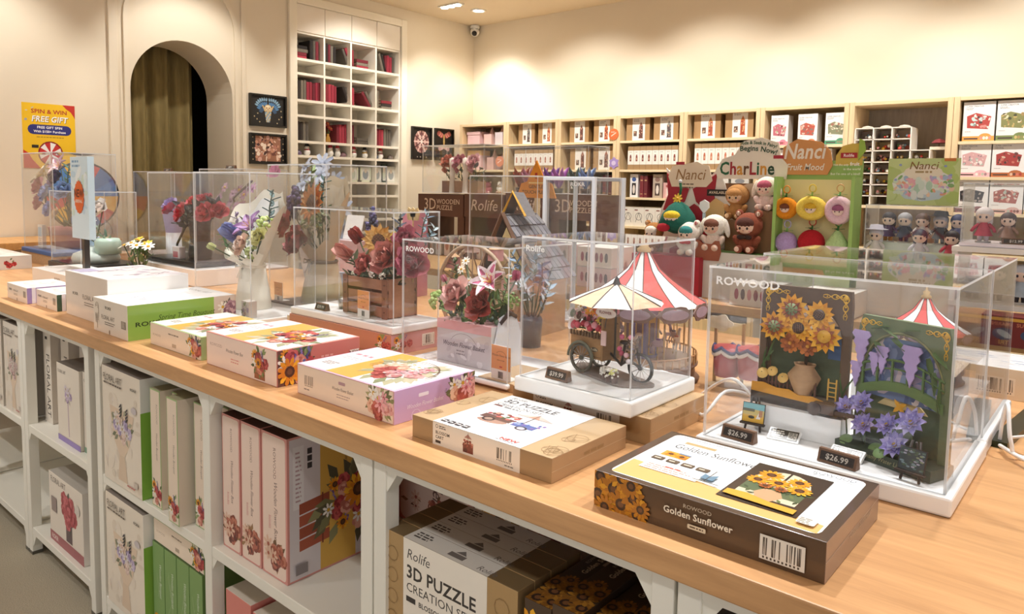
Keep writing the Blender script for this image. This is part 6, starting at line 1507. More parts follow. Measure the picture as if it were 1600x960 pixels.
    m = M(); m.push(Matrix.Translation((.012, -.03, .138)) @ Matrix.Rotation(PI / 2, 4, 'X')); m.prism([(.026 * math.cos(a), .0105 * math.sin(a)) for a in (PI * k / 10 for k in range(20))], .003, lin('e4dcd4')); m.pop(); p = P(m, (-.014, -.033, .127), (1, 0, 0), (0, 0, 1), .052, .021, .0005); p.text('FLOWER', .026, .009, .0055, '8a5a58', 'c', 1); m.tube([(.012, -.029, .128), (.0, -.02, .1)], .001, 4, dk); m.build('oval_sign', 'plywood', t)
    m = M(); m.box(-.0, -.031, .07, .012, -.028, .1, lin('e4c4c0')); m.build('hanging_tag', 'paper', t)
    m = M(); m.tube([(.012, 0, .04), (.012, 0, .2)], .0022, 6, dk); m.build('parasol_pole', 'plywood', t)
    m = M(); g = 8
    for k in range(g):
        a, b = 2 * PI * k / g + .2, 2 * PI * (k + 1) / g + .2; c = lin(('f6efe8', 'eec4a4')[k % 2]); rr = .098
        prev = None
        for q in range(5):
            f = q / 4; r = .006 + (rr - .006) * f; zz = .193 - .036 * f ** 1.15; row = [(r * math.cos(a) + .012, r * math.sin(a), zz), (r * math.cos((a + b) / 2) * .97 + .012, r * math.sin((a + b) / 2) * .97, zz + .002), (r * math.cos(b) + .012, r * math.sin(b), zz)]
            if prev: m.poly([prev[0], row[0], row[1], prev[1]], c); m.poly([prev[1], row[1], row[2], prev[2]], c)
            prev = row
    m.build('parasol_canopy', 'fabric', t)
    for k in range(g):
        a = 2 * PI * k / g + .2; m = M(); m.tube([(.006 * math.cos(a) + .012, .006 * math.sin(a), .1945), (.055 * math.cos(a) + .012, .055 * math.sin(a), .1765), (.098 * math.cos(a) + .012, .098 * math.sin(a), .1585)], .0013, 4, lin('5a5048')); m.build('parasol_rib', 'plywood', t)
    m = M(); m.push(Tm(.012, 0, .19)); m.lathe([(.012, 0), (.007, .008), (.005, .014), (.001, .02)], 12, lin('3a322e')); m.pop(); m.build('finial', 'plywood', t)
    for k, (dx, dy, c) in enumerate(((.022, -.042, 'e8e4dc'), (.036, -.046, 'e4dcd0'), (.05, -.046, 'e8e898'))):
        m = M(); m.push(Tm(dx, dy, .005)); m.lathe([(.006, 0), (.008, .014)], 10, lin('6a5044'), caps=True); m.pop(); m.push(face_to((dx, dy, .022), (0, -.5, 1))); f_puff(m, .012, (c, 'f0ece4'), R); m.pop(); m.build('flower_pot', 'petal', t)
flower_cart(-.805, 1.268, 1.0005, -.12)

# ================================================================== lily basket case
carton('puzzle_box', 'flat kraft box between the lily case and the flower cart case', -1.06, 1.33, TOP, .2, .16, .02, {'front': 'b08c60', 'right': 'a07c50', 'top': 'c8a880', 'left': 'a07c50'}, None)
case('white lettered acrylic case over the lily flower basket', -1.425, -1.165 + .1, 1.245, 1.49, .9385, 1.251, TOP + .0005 if 0 else .9265, .006, 'f4f4f4', ('ROWOOD', .04, .0125))
bpy.data.objects['puzzle_box'] if 0 else None
def lily_basket():
    bx_, by_, bz = -1.262, 1.36, .939
    t = thing('flower_basket', 'pink and clear flower basket with a white lily and red roses inside its acrylic case', 'flower arrangement', (bx_, by_, bz))
    R = random.Random(21); w, d, h = .094, .055, .108
    m = M(); m.box(-w, -d, 0, w, d, h, lin('d8a4a4'), front=lin('c9c4c4'), right=lin('d8d4d4')); m.build('basket', 'film', t, bevel=.001)  # grey-white front colour stands in for reflection on the clear face
    m = M(); p = P(m, (-w, -d, 0), (1, 0, 0), (0, 0, 1), 2 * w, h); p.rect(0, h * .78, 2 * w, h, 'e0a8a8'); p.text('Wooden Flower Basket', w, h * .4, .012, '5c5456', 'c', 0, .85, .25); p.arc(w, h * .36, .05, 30, 150, .0008, '6a6264', 14, .04); p.lines(w * .75, h * .3, w * .5, 2, .008, .003, '8a8284', 3)
    R2 = random.Random(4)
    for k in range(14): p.ell(R2.uniform(.01, .18), R2.uniform(.008, .07), R2.uniform(.006, .02), R2.uniform(.004, .009), R2.uniform(0, 3), R2.choice(('d4d0d0', 'bcb6b8', 'dedada')), 7)
    p.text('Wooden Flower Basket', w, h * .4, .012, '5c5456', 'c', 0, .85, .25); m.build('printed_front', 'paper', t)
    m = M(); m.push(Matrix(((0, 0, 1, w + .003), (1, 0, 0, 0), (0, 1, 0, 0), (0, 0, 0, 1))))
    m.prism([(-.05, -.0), (.05, -.0), (.05, .08), (.03, .128), (.012, .135), (.012, .128), (-.012, .128), (-.012, .135), (-.03, .128), (-.05, .06)], .004, lin('e6ebf4')); m.pop(); m.build('side_handle', 'plastic', t)
    m = M(); m.tube([(w + .005, -.03, .115), (w + .01, .0, .14), (w + .005, .03, .125)], .006, 6, lin('4a3c38')); m.build('strap', 'fabric', t)
    def q(px, py, Y): v = at(px, py, Y); return (v.x - bx_, v.y - by_, v.z - bz)
    flower(t, 'rose', q(718, 463, 1.31), (-.1, -1, .55), .038, ('d89a94', 'e4b0a8', 'c8847e', 'ecc4bc'), R, (0, 0, .09))
    flower(t, 'rose', q(755, 478, 1.3), (.1, -1, .4), .036, ('a8443c', 'b8544a', '94362f', 'c46458'), R, (0, 0, .09))
    flower(t, 'lily', q(768, 443, 1.31), (.05, -.8, .6), .046, ('f6e8ea', 'cf6c8e'), R, (0, 0, .09))
    flower(t, 'daisy', q(721, 421, 1.38), (-.1, -1, .5), .014, ('f4f0e4', 'fffaf0'), R, (0, 0, .09))
    flower(t, 'daisy', q(728, 408, 1.38), (.1, -1, .6), .013, ('f4f0e4', 'fffaf0'), R, (0, 0, .09))
    flower(t, 'daisy', q(733, 440, 1.36), (-.2, -1, .5), .013, ('f4f0e4', 'fffaf0'), R, (0, 0, .09))
    flower(t, 'bud', q(806, 438, 1.36), (.3, -.2, 1), .016, ('c86a8c', 'd8889f', 'b4547a'), R, (.03, 0, .09))
    flower(t, 'bud', q(696, 440, 1.38), (-.3, -.3, 1), .012, ('d88a9c', 'e0a0ac'), R, (-.03, 0, .09))
    flower(t, 'hydrangea', q(686, 470, 1.36), (-.3, -.5, .6), .03, ('a8c070', '8caa58', 'c0d088'), R, (-.05, 0, .09))
    flower(t, 'hydrangea', q(731, 486, 1.31), (0, -1, .3), .014, ('8a9a50', 'a8b468'), R)
    flower(t, 'hydrangea', q(800, 470, 1.36), (.3, -.6, .5), .022, ('7c9a54', '94ac68'), R)
    flower(t, 'leaf_sprig', q(712, 425, 1.4), (-.2, 0, 1), .04, ('4c6038', '5c7444'), R); flower(t, 'leaf_sprig', q(790, 450, 1.4), (.3, 0, 1), .035, ('5c7444', '6c8450'), R)
    foliage(t, 110, (-.095, .1, -.05, .04, .095, .165), R)
lily_basket()
sign_card(-1.098, 1.262, .9395, 'orange and white sign card standing at the front of the lily case', 'Wooden Flower Basket')

# ================================================================== rose crate case
carton('puzzle_box', 'salmon box under the plinth of the rose crate case', -1.765, 1.385, TOP, .49, .19, .0575, {'front': 'c98a74', 'right': 'cf9492', 'left': 'c98a74', 'top': 'dca898'}, lambda f, r, t, l: (f.bouquet(f.W * .93, f.H * .5, f.W * .12, f.H, 3, AUT, 6, 8), r.barcode(r.W * .6, r.H * .2, r.W * .85, r.H * .8, seed=2), r.bouquet(r.W * .2, r.H * .5, r.W * .4, r.H, 3, AUT, 6, 8)))
case('acrylic case over the wooden crate of salmon roses', -2.0, -1.525, 1.3, 1.475, 1.0, 1.314, .978, .008, 'f6f4f2')
def rose_crate():
    bx_, by_, bz = -1.715, 1.41, 1.0005
    t = thing('flower_crate', 'wooden crate filled with salmon roses and a sunflower', 'flower arrangement', (bx_, by_, bz))
    R = random.Random(31); w, d, h = .1, .055, .115; c = lin('a8765a'); ed = lin('8a5c44')
    for k in range(3):
        z0 = .004 + .039 * k
        for sy in (-1, 1): m = M(); m.box(-w, sy * d - (.005 if sy > 0 else 0), z0, w, sy * d + (.005 if sy < 0 else 0), z0 + .03, c); m.build('slat', 'plywood', t, bevel=.001)
    for sx in (-1, 1):
        m = M(); a, b = sorted((sx * w, sx * (w - .005))); m.box(a, -d + .006, .002, b, d - .006, h, c); m.build('end_panel', 'plywood', t)
        m = M(); a, b = sorted((sx * w, sx * (w + .0015))); m.push(Matrix(((0, 0, 1, a), (1, 0, 0, 0), (0, 1, 0, h - .016), (0, 0, 0, 1)))); m.prism([(.016 * math.cos(q * .52) , .004 * math.sin(q * .52)) for q in range(12)], b - a, lin('2e201a')); m.pop(); m.build('hand_slot', 'plywood', t)
        for sy in (-1, 1):
            m = M(); a, b = sorted((sx * (w + .002), sx * (w - .02))); y0 = sy * (d + .0035); m.box(a, min(y0, sy * d), .0, b, max(y0, sy * d), h, ed)
            for z in (.02, .06, .098): m.ball(((a + b) / 2, sy * (d + .004), z), .002, 5, 4, lin('5a3c30'))
            m.build('corner_post', 'plywood', t)
    m = M(); m.box(-w + .005, -d + .006, .001, w - .005, d - .006, .006, c); m.build('floor_panel', 'plywood', t)
    def q(px, py, Y): v = at(px, py, Y); return (v.x - bx_, v.y - by_, v.z - bz)
    SAL = ('c8786c', 'd88e80', 'b4645c', 'e0a294'); RED = ('b04a48', 'c05c58', '983c3c')
    st = (0, 0, .08)
    flower(t, 'bud', q(548, 402, 1.37), (-.6, -.5, .5), .036, SAL, R, (-.03, 0, .08)); flower(t, 'bud', q(563, 378, 1.4), (-.2, -.5, .8), .03, RED, R, st)
    flower(t, 'rose', q(575, 415, 1.36), (-.2, -1, .3), .034, ('c0645c', 'd07a70', 'ac504c'), R, st); flower(t, 'rose', q(609, 405, 1.36), (.1, -1, .4), .046, SAL, R, st)
    flower(t, 'rose', q(649, 412, 1.38), (.4, -1, .3), .046, ('b86070', 'c8747e', 'a04c5c'), R, (.05, 0, .08)); flower(t, 'rose', q(637, 378, 1.42), (.2, -1, .6), .038, ('b45c6c', 'c87080', '9c4858'), R, (.03, 0, .08))
    flower(t, 'sunflower', q(592, 376, 1.38), (.75, -.9, .1), .052, ('e8b868', 'dca858', 'f0c880'), R, st)
    flower(t, 'flower_spike', q(583, 345, 1.43), (-.1, 0, 1), .04, ('3c3a58', '54507c', '2c2c40', '7a70a0'), R); flower(t, 'flower_spike', q(577, 362, 1.43), (-.4, 0, 1), .03, ('54507c', '3c3a58', '8a80b0'), R)
    flower(t, 'leaf_sprig', q(622, 362, 1.44), (.2, 0, 1), .055, ('2c3448', '3a4458', '28303c'), R); flower(t, 'leaf_sprig', q(664, 352, 1.45), (.35, 0, 1), .05, ('8aa0ac', 'a8bcc4', '7088a0'), R); flower(t, 'leaf_sprig', q(672, 370, 1.44), (.6, 0, .8), .04, ('9ab0b8', '7890a0', 'c0ccd0'), R)
    flower(t, 'daisy', q(615, 368, 1.4), (.1, -1, .4), .013, ('e0c83c', 'd4b830'), R)
    flower(t, 'hydrangea', q(583, 428, 1.36), (0, -1, .4), .014, ('f0ece0', 'e4dcd0'), R); flower(t, 'hydrangea', q(598, 432, 1.36), (0, -1, .4), .012, ('f0ece0', 'd8d4c0'), R); flower(t, 'hydrangea', q(555, 428, 1.37), (-.3, -1, .4), .013, ('d8d4c4', 'b8b89c'), R)
    foliage(t, 110, (-.1, .1, -.05, .045, .1, .17), R, ('46583a', '5c6c48', '3a4a34', '6c7a58'))
    m = M(); v = q(645, 336, 1.45)
    m.push(Matrix(((1, 0, 0, v[0]), (0, 0, 1, v[1]), (0, 1, 0, v[2]), (0, 0, 0, 1)))); m.prism([(.022, -.016), (.028, .006), (.02, .022), (.008, .016), (0, .022), (-.008, .016), (-.02, .022), (-.028, .006), (-.022, -.016)], .003, lin('e2c48c')); m.prism([(.01, -.006), (.012, .006), (-.012, .006), (-.01, -.006)], .0035, lin('c8a468')); m.pop(); m.box(v[0] - .002, v[1], .1, v[0] + .002, v[1] + .002, v[2], lin('d8b880')); m.build('plant_marker', 'plywood', t)
rose_crate()
t = thing('garden_ornament', 'small pewter watering can and bell hung at the left end of the rose crate', 'ornament', (-1.86, 1.385, 1.0005))
m = M(); m.lathe([(.014, 0), (.016, .03), (.012, .036)], 14, lin('a8a49c'), caps=True); m.tube([(.012, 0, .02), (.026, 0, .034)], .003, 6, lin('a8a49c')); m.build('can', 'metal', t)
m = M(); m.tube([(-.012 - .012 * math.sin(a), 0, .02 + .014 * math.cos(a)) for a in (PI * k / 8 for k in range(9))], .0018, 5, lin('b8b4ac')); m.build('handle', 'metal', t)
sign_card(-1.695, 1.333, 1.0005, 'orange and white sign card before the rose crate', 'Wooden Flower Box', .058, .078)
price_tag(-1.878, 1.317, 1.0005, '$39.99', 'wooden price tag at the left front of the rose crate case', -.05, .058)

# ================================================================== kraft bouquet and white bouquet cases
def wrapped_bouquet(name, label, bx_, by_, bz, paper, inner, rb, neck, spread, height, seed, flow, twine, dY):
    t = thing(name, label, 'bouquet', (bx_, by_, bz)); R = random.Random(seed)
    m = M(); m.lathe([(rb * 1.1, 0), (rb, neck * .3), (rb * .8, neck * .8), (rb * .72, neck)], 20, lin(paper), caps=True)
    m.build('paper_skirt', 'wrap', t)
    def sheet(a0, a1, top0, top1, spr, c, nm, off=0):
        mm = M()
        def fn(u, v):
            a = a0 + (a1 - a0) * u; tt = top0 + (top1 - top0) * (math.sin(PI * u) ** 1.3)
            r = rb * .72 + off + (spr - rb * .7) * v ** .9 * (1 + .12 * math.sin(a * 5)) ; z = neck + (tt - neck) * v + .012 * math.sin(a * 7) * v
            return (r * math.cos(a), r * math.sin(a) * .7, z)
        mm.grid(fn, 26, 6, lin(c)); return mm.build(nm, 'wrap', t)
    sheet(-.15 * PI, 1.15 * PI, height * .72, height, spread, paper, 'paper_wrap')
    sheet(0, PI, height * .7, height * .93, spread * .88, inner, 'inner_paper', -.004)
    sheet(1.08 * PI, 1.92 * PI, height * .5, height * .44, spread * .8, paper, 'paper_fold')
    m = M(); m.push(Tm(0, 0, neck)); m.lathe([(rb * .74, -.006), (rb * .8, 0), (rb * .74, .006)], 18, lin(twine)); m.pop()
    for s in (-1, 1): m.tube([(0, -rb * .76, neck), (s * .02, -rb * .9, neck + .012), (s * .026, -rb * .9, neck - .004), (0, -rb * .8, neck)], .003, 5, lin(twine)); m.tube([(0, -rb * .78, neck), (s * .012, -rb * .95, neck - .04)], .0025, 5, lin(twine))
    m.build('ribbon_bow', 'fabric', t)
    for k, (kind, px, py, Y, d, r, cols) in enumerate(flow):
        v = at(px, py, Y + dY); flower(t, kind, (v.x - bx_, v.y - by_, v.z - bz), d, r * 1.3, cols, R, (0, 0, neck + .01))
    foliage(t, 50, (-.06, .06, -.05, .03, height * .5, height * .75), R, ('5c7048', '8a9a70', '48583c', 'a0ac88'), .03)
carton('puzzle_box', 'small white topped tan box before the black plinth of the kraft bouquet case', -2.075, 1.41, TOP, .1, .11, .03, {'front': 'd8c4a4', 'right': 'd8c4a4', 'left': 'd8c4a4', 'top': 'f4f0e8'}, None)
case('acrylic case on a black plinth over the brown kraft paper bouquet', -2.46, -2.1, 1.492, 1.76, .945, 1.454, TOP + .0005, .004, '2c2622')
wrapped_bouquet('flower_bouquet', 'bouquet of sunflower, red roses and lavender wrapped in brown kraft paper', -2.315, 1.63, .9455, 'd4c2a4', 'e0d2ba', .074, .15, .12, .47, 5, [
    ('sunflower', 490, 318, 1.46, (-.1, -1, .2), .065, ('e0944c', 'd8843c', 'e8a45c')), ('rose', 472, 380, 1.43, (-.1, -1, .3), .044, ('b0484c', 'c05c5c', '9a3c40')), ('rose', 453, 353, 1.45, (-.6, -1, .3), .034, ('a84448', 'b85454', '903a3c')),
    ('flower_spike', 463, 318, 1.48, (-.1, 0, 1), .05, ('4a3c64', '5c4c7c', '3a3050', '7a6a98')), ('flower_spike', 456, 330, 1.48, (-.3, 0, 1), .045, ('5c4c7c', '4a3c64')), ('hydrangea', 480, 352, 1.45, (0, -1, .4), .022, ('8a9a54', 'a8b46c', 'c0c488')),
    ('hydrangea', 495, 345, 1.45, (.2, -1, .4), .02, ('7c8c48', 'a0a868')), ('leaf_sprig', 488, 283, 1.5, (0, 0, 1), .05, ('8aa060', 'a0b070')), ('leaf_sprig', 503, 300, 1.5, (.3, 0, 1), .045, ('3c5c58', '4c7068')), ('hydrangea', 485, 292, 1.5, (0, -1, .4), .016, ('a89070', '8a7458'))], '8a8074', .14)
sign_card(-2.425, 1.51, .9455, 'orange sign card at the left front of the kraft bouquet case', 'Wooden Bouquet', .06, .07)
carton('puzzle_box', 'folded pale blue box beside the kraft bouquet', -2.37, 1.7, .9455, .1, .07, .1, {'front': 'a8b8d0', 'right': '98a8c4', 'left': '98a8c4', 'top': 'dce4f0'}, None)
case('acrylic case over the cream paper bouquet with a purple lily', -2.515, -2.145, 1.235, 1.482, .943, 1.42, TOP + .0005, .006, 'f2f0ee')
wrapped_bouquet('flower_bouquet', 'bouquet with a purple lily and blue tulip wrapped in cream paper', -2.36, 1.37, .9435, 'f4eddc', 'faf9f6', .058, .15, .14, .415, 8, [
    ('lily', 393, 358, 1.38, (0, -.7, .8), .042, ('b48ac0', 'c8a4d0')), ('bud', 372, 372, 1.36, (-.5, -.6, .6), .032, ('7c88c0', '98a4d4', '6c78b0')), ('daisy', 396, 372, 1.34, (.1, -1, .3), .026, ('e8f0f4', 'c8dce4')), ('rose', 383, 385, 1.33, (-.1, -1, .4), .026, ('f0d4c4', 'e8c4b0', 'f4e0d4')),
    ('hydrangea', 415, 352, 1.38, (.2, -1, .4), .026, ('c8d880', 'dce4a0', 'b8cc70')), ('hydrangea', 393, 395, 1.32, (0, -1, .3), .018, ('9aa868', 'b4c080')), ('leaf_sprig', 424, 325, 1.44, (.2, 0, 1), .05, ('5c7474', '6c8480', '48605c')), ('bud', 336, 388, 1.33, (-.6, -.4, .3), .014, ('e8e8b8', 'd8dca0')),
    ('leaf_sprig', 352, 378, 1.36, (-.5, 0, .6), .03, ('6c9468', '84a87c')), ('rose', 408, 372, 1.35, (.3, -1, .4), .022, ('e8e4a8', 'dcd890')), ('leaf_sprig', 370, 350, 1.42, (-.2, 0, 1), .035, ('a08ab0', 'c0a8cc'))], 'efe6d4', -.05)
carton('figure_box', 'small flower printed white box at the foot of the cream bouquet', -2.2, 1.262, .9435, .045, .03, .055, {'front': 'ece6e0', 'right': 'e0d8d0', 'left': 'e0d8d0', 'top': 'f4f0ec'}, lambda f, r, t, l: f.bouquet(f.W * .5, f.H * .5, f.W, f.H * .8, 3, PALE, 6, 8))

# ================================================================== red rose case, far left cases
m = M(); m.box(-.3, -.18, 0, .3, .16, .075, lin('f4f2f0')); tag(m.build('white_riser', 'plastic', loc=(-3.42, 1.72, TOP + .0005), bevel=.002), 'white riser block under the red rose case', 'block')
case('acrylic case on a black plinth over the bunch of red roses', -3.68, -3.2, 1.58, 1.85, 1.02, 1.425, .9965, .01, '2c2825')
def red_roses():
    bx_, by_, bz = -3.36, 1.68, 1.0205
    t = thing('rose_vase', 'bunch of red roses in a black vase with dark leaves', 'flower arrangement', (bx_, by_, bz)); R = random.Random(41)
    m = M(); m.lathe([(.05, 0), (.055, .02), (.045, .1), (.05, .17), (.06, .2)], 18, lin('2c2a2c'), caps=True); m.build('vase', 'plastic', t)
    def q(px, py, Y): v = at(px, py, Y); return (v.x - bx_, v.y - by_, v.z - bz)
    RC = ('c23444', 'd0485a', 'b02838', 'd85c68'); RP = ('cc5262', 'd86a76', 'bc4254')
    for k, (px, py, Y, d, r, c) in enumerate(((268, 330, 1.66, (-.6, -.6, .6), .036, RC), (288, 333, 1.62, (-.2, -1, .5), .042, RC), (306, 318, 1.68, (0, -.6, 1), .036, RC), (322, 316, 1.7, (.1, -.5, 1), .038, RP), (324, 334, 1.62, (.2, -1, .4), .044, RP), (344, 332, 1.66, (.7, -.8, .5), .038, RP))):
        flower(t, 'rose', q(px, py, Y), d, r, c, R, (0, 0, .18))
    foliage(t, 60, (-.13, .12, -.06, .05, .14, .26), R, ('24282c', '2c3438', '1c2024', '384048'), .06)
    m = M(); m.tube([(-.04, 0, .17), (-.12, -.01, .15), (-.19, -.02, .06), (-.21, -.02, 0.001)], .006, 6, lin('3a3634')); m.build('drooping_stem', 'petal', t)
red_roses()
carton('figure_box', 'small pink and white card box in the red rose case', -3.44, 1.615, 1.0205, .07, .03, .055, {'front': 'f0e4e4', 'right': 'e4d4d4', 'left': 'e4d4d4', 'top': 'f4ecec'}, lambda f, r, t, l: f.rect(f.W * .1, f.H * .1, f.W * .8, f.H * .6, 'cc4a5c'))
# glass vase of white and yellow flowers, lilac cup
t = thing('glass_vase', 'glass vase of white and yellow flowers between the black plinth cases', 'vase', (-3.52, 1.47, TOP)); R = random.Random(6)
m = M(); m.lathe([(.035, 0), (.04, .01), (.05, .1), (.055, .14)], 18, lin('e8ecec')); m.build('vase', 'acrylic', t)
for k in range(9):
    a = k * 2.4; r = .06 * math.sqrt(k / 9); flower(t, 'daisy', (r * math.cos(a) * 1.3, r * math.sin(a) - .01, .19 - r * .5), (r * math.cos(a) * 9, -.5 + r * math.sin(a), 1), .03, (('f4f0e0', 'f8f4ea') if k % 3 else ('ecd044', 'e0c030')), R, (0, 0, .02))
foliage(t, 50, (-.04, .04, -.04, .04, .02, .16), R, ('6c8a50', '88a468', '55703f'), .04)
t = thing('paper_cup', 'lilac paper cup holding a small purple flower', 'cup', (-3.78, 1.75, TOP + .2)); 
m = M(); m.lathe([(.035, -.2), (.038, -.199), (.038, -.001), (.035, 0)], 16, lin('f0eef0'), caps=True); m.build('pedestal', 'plastic', t)
m = M(); m.lathe([(.038, .0), (.055, .12)], 20, lin('c4b4dc')); m.lathe([(.001, .001), (.038, .001)], 20, lin('c4b4dc')); m.build('cup', 'paper', t)
flower(t, 'rose', (0, -.01, .14), (0, -.7, .8), .035, ('b8a0d4', 'cbb8e0', 'a48cc4'), R, (0, 0, .02)); flower(t, 'leaf_sprig', (-.04, 0, .15), (-.4, 0, 1), .035, ('6c9048', '88a860'), R, (0, 0, .02))
# blue and white rose case with the NEW panel
m = M(); m.box(-.24, -.2, 0, .24, .16, .028, lin('c9b090')); tag(m.build('riser_board', 'plywood', loc=(-3.95, 1.48, TOP)), 'wooden riser board under the case of blue and white roses', 'board')
case('acrylic case on a black plinth over blue and white roses', -4.15, -3.76, 1.3, 1.56, .975, 1.328, .949, .012, '26221f')
def blue_roses():
    bx_, by_, bz = -3.95, 1.43, .9755
    t = thing('rose_globe', 'glass globe with blue and white roses on pastel stands', 'flower arrangement', (bx_, by_, bz)); R = random.Random(44)
    m = M(); m.push(Tm(.02, 0, .15)); m.ball((0, 0, 0), .075, 20, 12, lin('e8ecf0')); m.pop(); m.build('globe', 'acrylic', t)
    m = M(); m.push(Tm(.02, 0, 0)); m.lathe([(.1, 0), (.11, .02), (.1, .045), (.06, .06), (.05, .078)], 22, lin('d4e0d8'), caps=True); m.pop(); m.build('pedestal', 'plastic', t)
    m = M(); m.push(Tm(-.07, .02, 0)); m.lathe([(.035, 0), (.035, .1), (.03, .12)], 16, lin('b4cce8'), caps=True); m.pop(); m.build('blue_stand', 'plastic', t)
    m = M(); m.push(Tm(.09, .03, .046)); m.lathe([(.06, 0), (.06, .06), (.05, .075)], 18, lin('c4dccc'), caps=True); m.pop(); m.build('green_stand', 'plastic', t)
    def q(px, py, Y): v = at(px, py, Y); return (v.x - bx_, v.y - by_, v.z - bz)
    flower(t, 'rose', q(139, 330, 1.4), (-.3, -.8, .7), .05, ('94b4e0', 'a8c4e8', '7ca0d4'), R, (.02, 0, .1)); flower(t, 'rose', q(160, 330, 1.4), (.2, -.8, .7), .05, ('f0e8e0', 'f8f0ea', 'e8d8cc'), R, (.02, 0, .1))
    flower(t, 'rose', q(90, 335, 1.42), (-.4, -.8, .5), .03, ('f0d8b8', 'e8c8a0'), R, (.0, 0, .1)); flower(t, 'daisy', q(117, 345, 1.38), (-.2, -1, .3), .022, ('f0ecd8', 'e8e4c8'), R, (0, 0, .1))
    foliage(t, 30, (-.08, .1, -.04, .04, .1, .18), R, ('88a088', '6c8874'), .035)
blue_roses()
t = thing('panel_box', 'tall pale blue box with an orange NEW sticker beside the blue rose case', 'box', (-3.595, 1.262, TOP))
m = M(); m.box(-.1, -.015, .2, .1, .012, .566, lin('c4dcea'), front=lin('cfe6f2')); m.box(.0, -.012, .0, .03, .01, .2, lin('2c2a2a')); m.build('body', 'film', t)
m = M(); p = P(m, (-.1, -.015, 0), (1, 0, 0), (0, 0, 1), .2, .566); p.lines(.02, .54, .1, 2, .02, .01, '6a9ac0', 3)
R = random.Random(2)
for k in range(30): p.ell(R.uniform(.01, .19), R.uniform(.3, .5), R.uniform(.01, .04), R.uniform(.01, .02), R.uniform(0, 3), R.choice(('b4d4e8', 'd8ecf4', 'c8e0d8', 'e4f0f4')), 7)
m.build('printed_front', 'film', t)
m = M(); m.push(Matrix(((1, 0, 0, -.0), (0, 0, -1, -.0165), (0, 1, 0, .386), (0, 0, 0, 1)))); m.prism([((.075 if k % 2 else .068) * math.cos(k * PI / 18) * .75, (.075 if k % 2 else .068) * math.sin(k * PI / 18)) for k in range(36)], .002, lin('d9652c')); m.pop()
p = P(m, (-.06, -.0185, .311), (1, 0, 0), (0, 0, 1), .12, .15, .0006); p.text('NEW', .06, .075, .034, '5a2410', 'c', 1, .9); p.text('ARRIVAL', .06, .05, .014, 'f4d8c0', 'c', 1); m.build('starburst_sticker', 'paper', t)
# blue based case
m = M(); m.box(-.26, -.2, 0, .26, .2, .055, lin('c9a882')); tag(m.build('riser_board', 'plywood', loc=(-4.56, 1.56, TOP)), 'kraft riser under the blue based case at the far left', 'board')
case('tall acrylic case on a blue plinth with a pastel bouquet at the far left', -4.78, -4.3, 1.365, 1.68, 1.0, 1.525, .976, .012, '2f62a4')
def pastel():
    bx_, by_, bz = -4.52, 1.52, 1.0005
    t = thing('flower_bouquet', 'pastel bouquet of lilies and roses in a pink pot inside the blue based case', 'bouquet', (bx_, by_, bz)); R = random.Random(47)
    m = M(); m.lathe([(.1, 0), (.11, .1), (.115, .12)], 6, lin('c88a88'), caps=True); m.build('pot', 'paper', t)
    def q(px, py, Y): v = at(px, py, Y); return (v.x - bx_, v.y - by_, v.z - bz)
    for kind, px, py, d, r, c in (('lily', 72, 275, (-.2, -.8, .6), .07, ('f6ead0', 'f0d890')), ('rose', 66, 293, (-.5, -1, .3), .05, ('d07c90', 'dc94a4', 'c0687c')), ('rose', 75, 303, (-.1, -1, .3), .045, ('a8bce8', 'bccdf0', '94a8dc')), ('rose', 66, 317, (-.5, -1, .1), .045, ('c8788c', 'd890a0')), ('rose', 80, 328, (0, -1, .2), .04, ('8898cc', 'a4b0dc')),
                              ('lily', 95, 262, (.2, -.8, .6), .06, ('e4c8cc', 'c890a4')), ('rose', 92, 280, (.1, -1, .3), .05, ('5c4470', '745888', '4a3660')), ('rose', 104, 300, (.3, -1, .3), .05, ('9ab4dc', '84a0cc')), ('leaf_sprig', 106, 280, (.4, 0, 1), .08, ('3c5c50', '4c7060'))):
        flower(t, kind, q(px, py, 1.48), d, r, c, R, (0, 0, .1))
    foliage(t, 50, (-.1, .1, -.06, .06, .12, .34), R, ('46604c', '5a7858', '34503c'), .05)
pastel()
carton('figure_box', 'small white card box on the blue plinth', -4.6, 1.4, 1.0005, .07, .02, .13, {'front': 'f0ece4', 'right': 'e0dcd4', 'left': 'e0dcd4', 'top': 'f4f0ec'}, lambda f, r, t, l: (f.rect(f.W * .1, f.H * .5, f.W * .9, f.H * .9, 'a8cce4'), f.lines(f.W * .2, f.H * .4, f.W * .6, 4, f.H * .08, f.H * .03, 'b0a8a0', 2)))
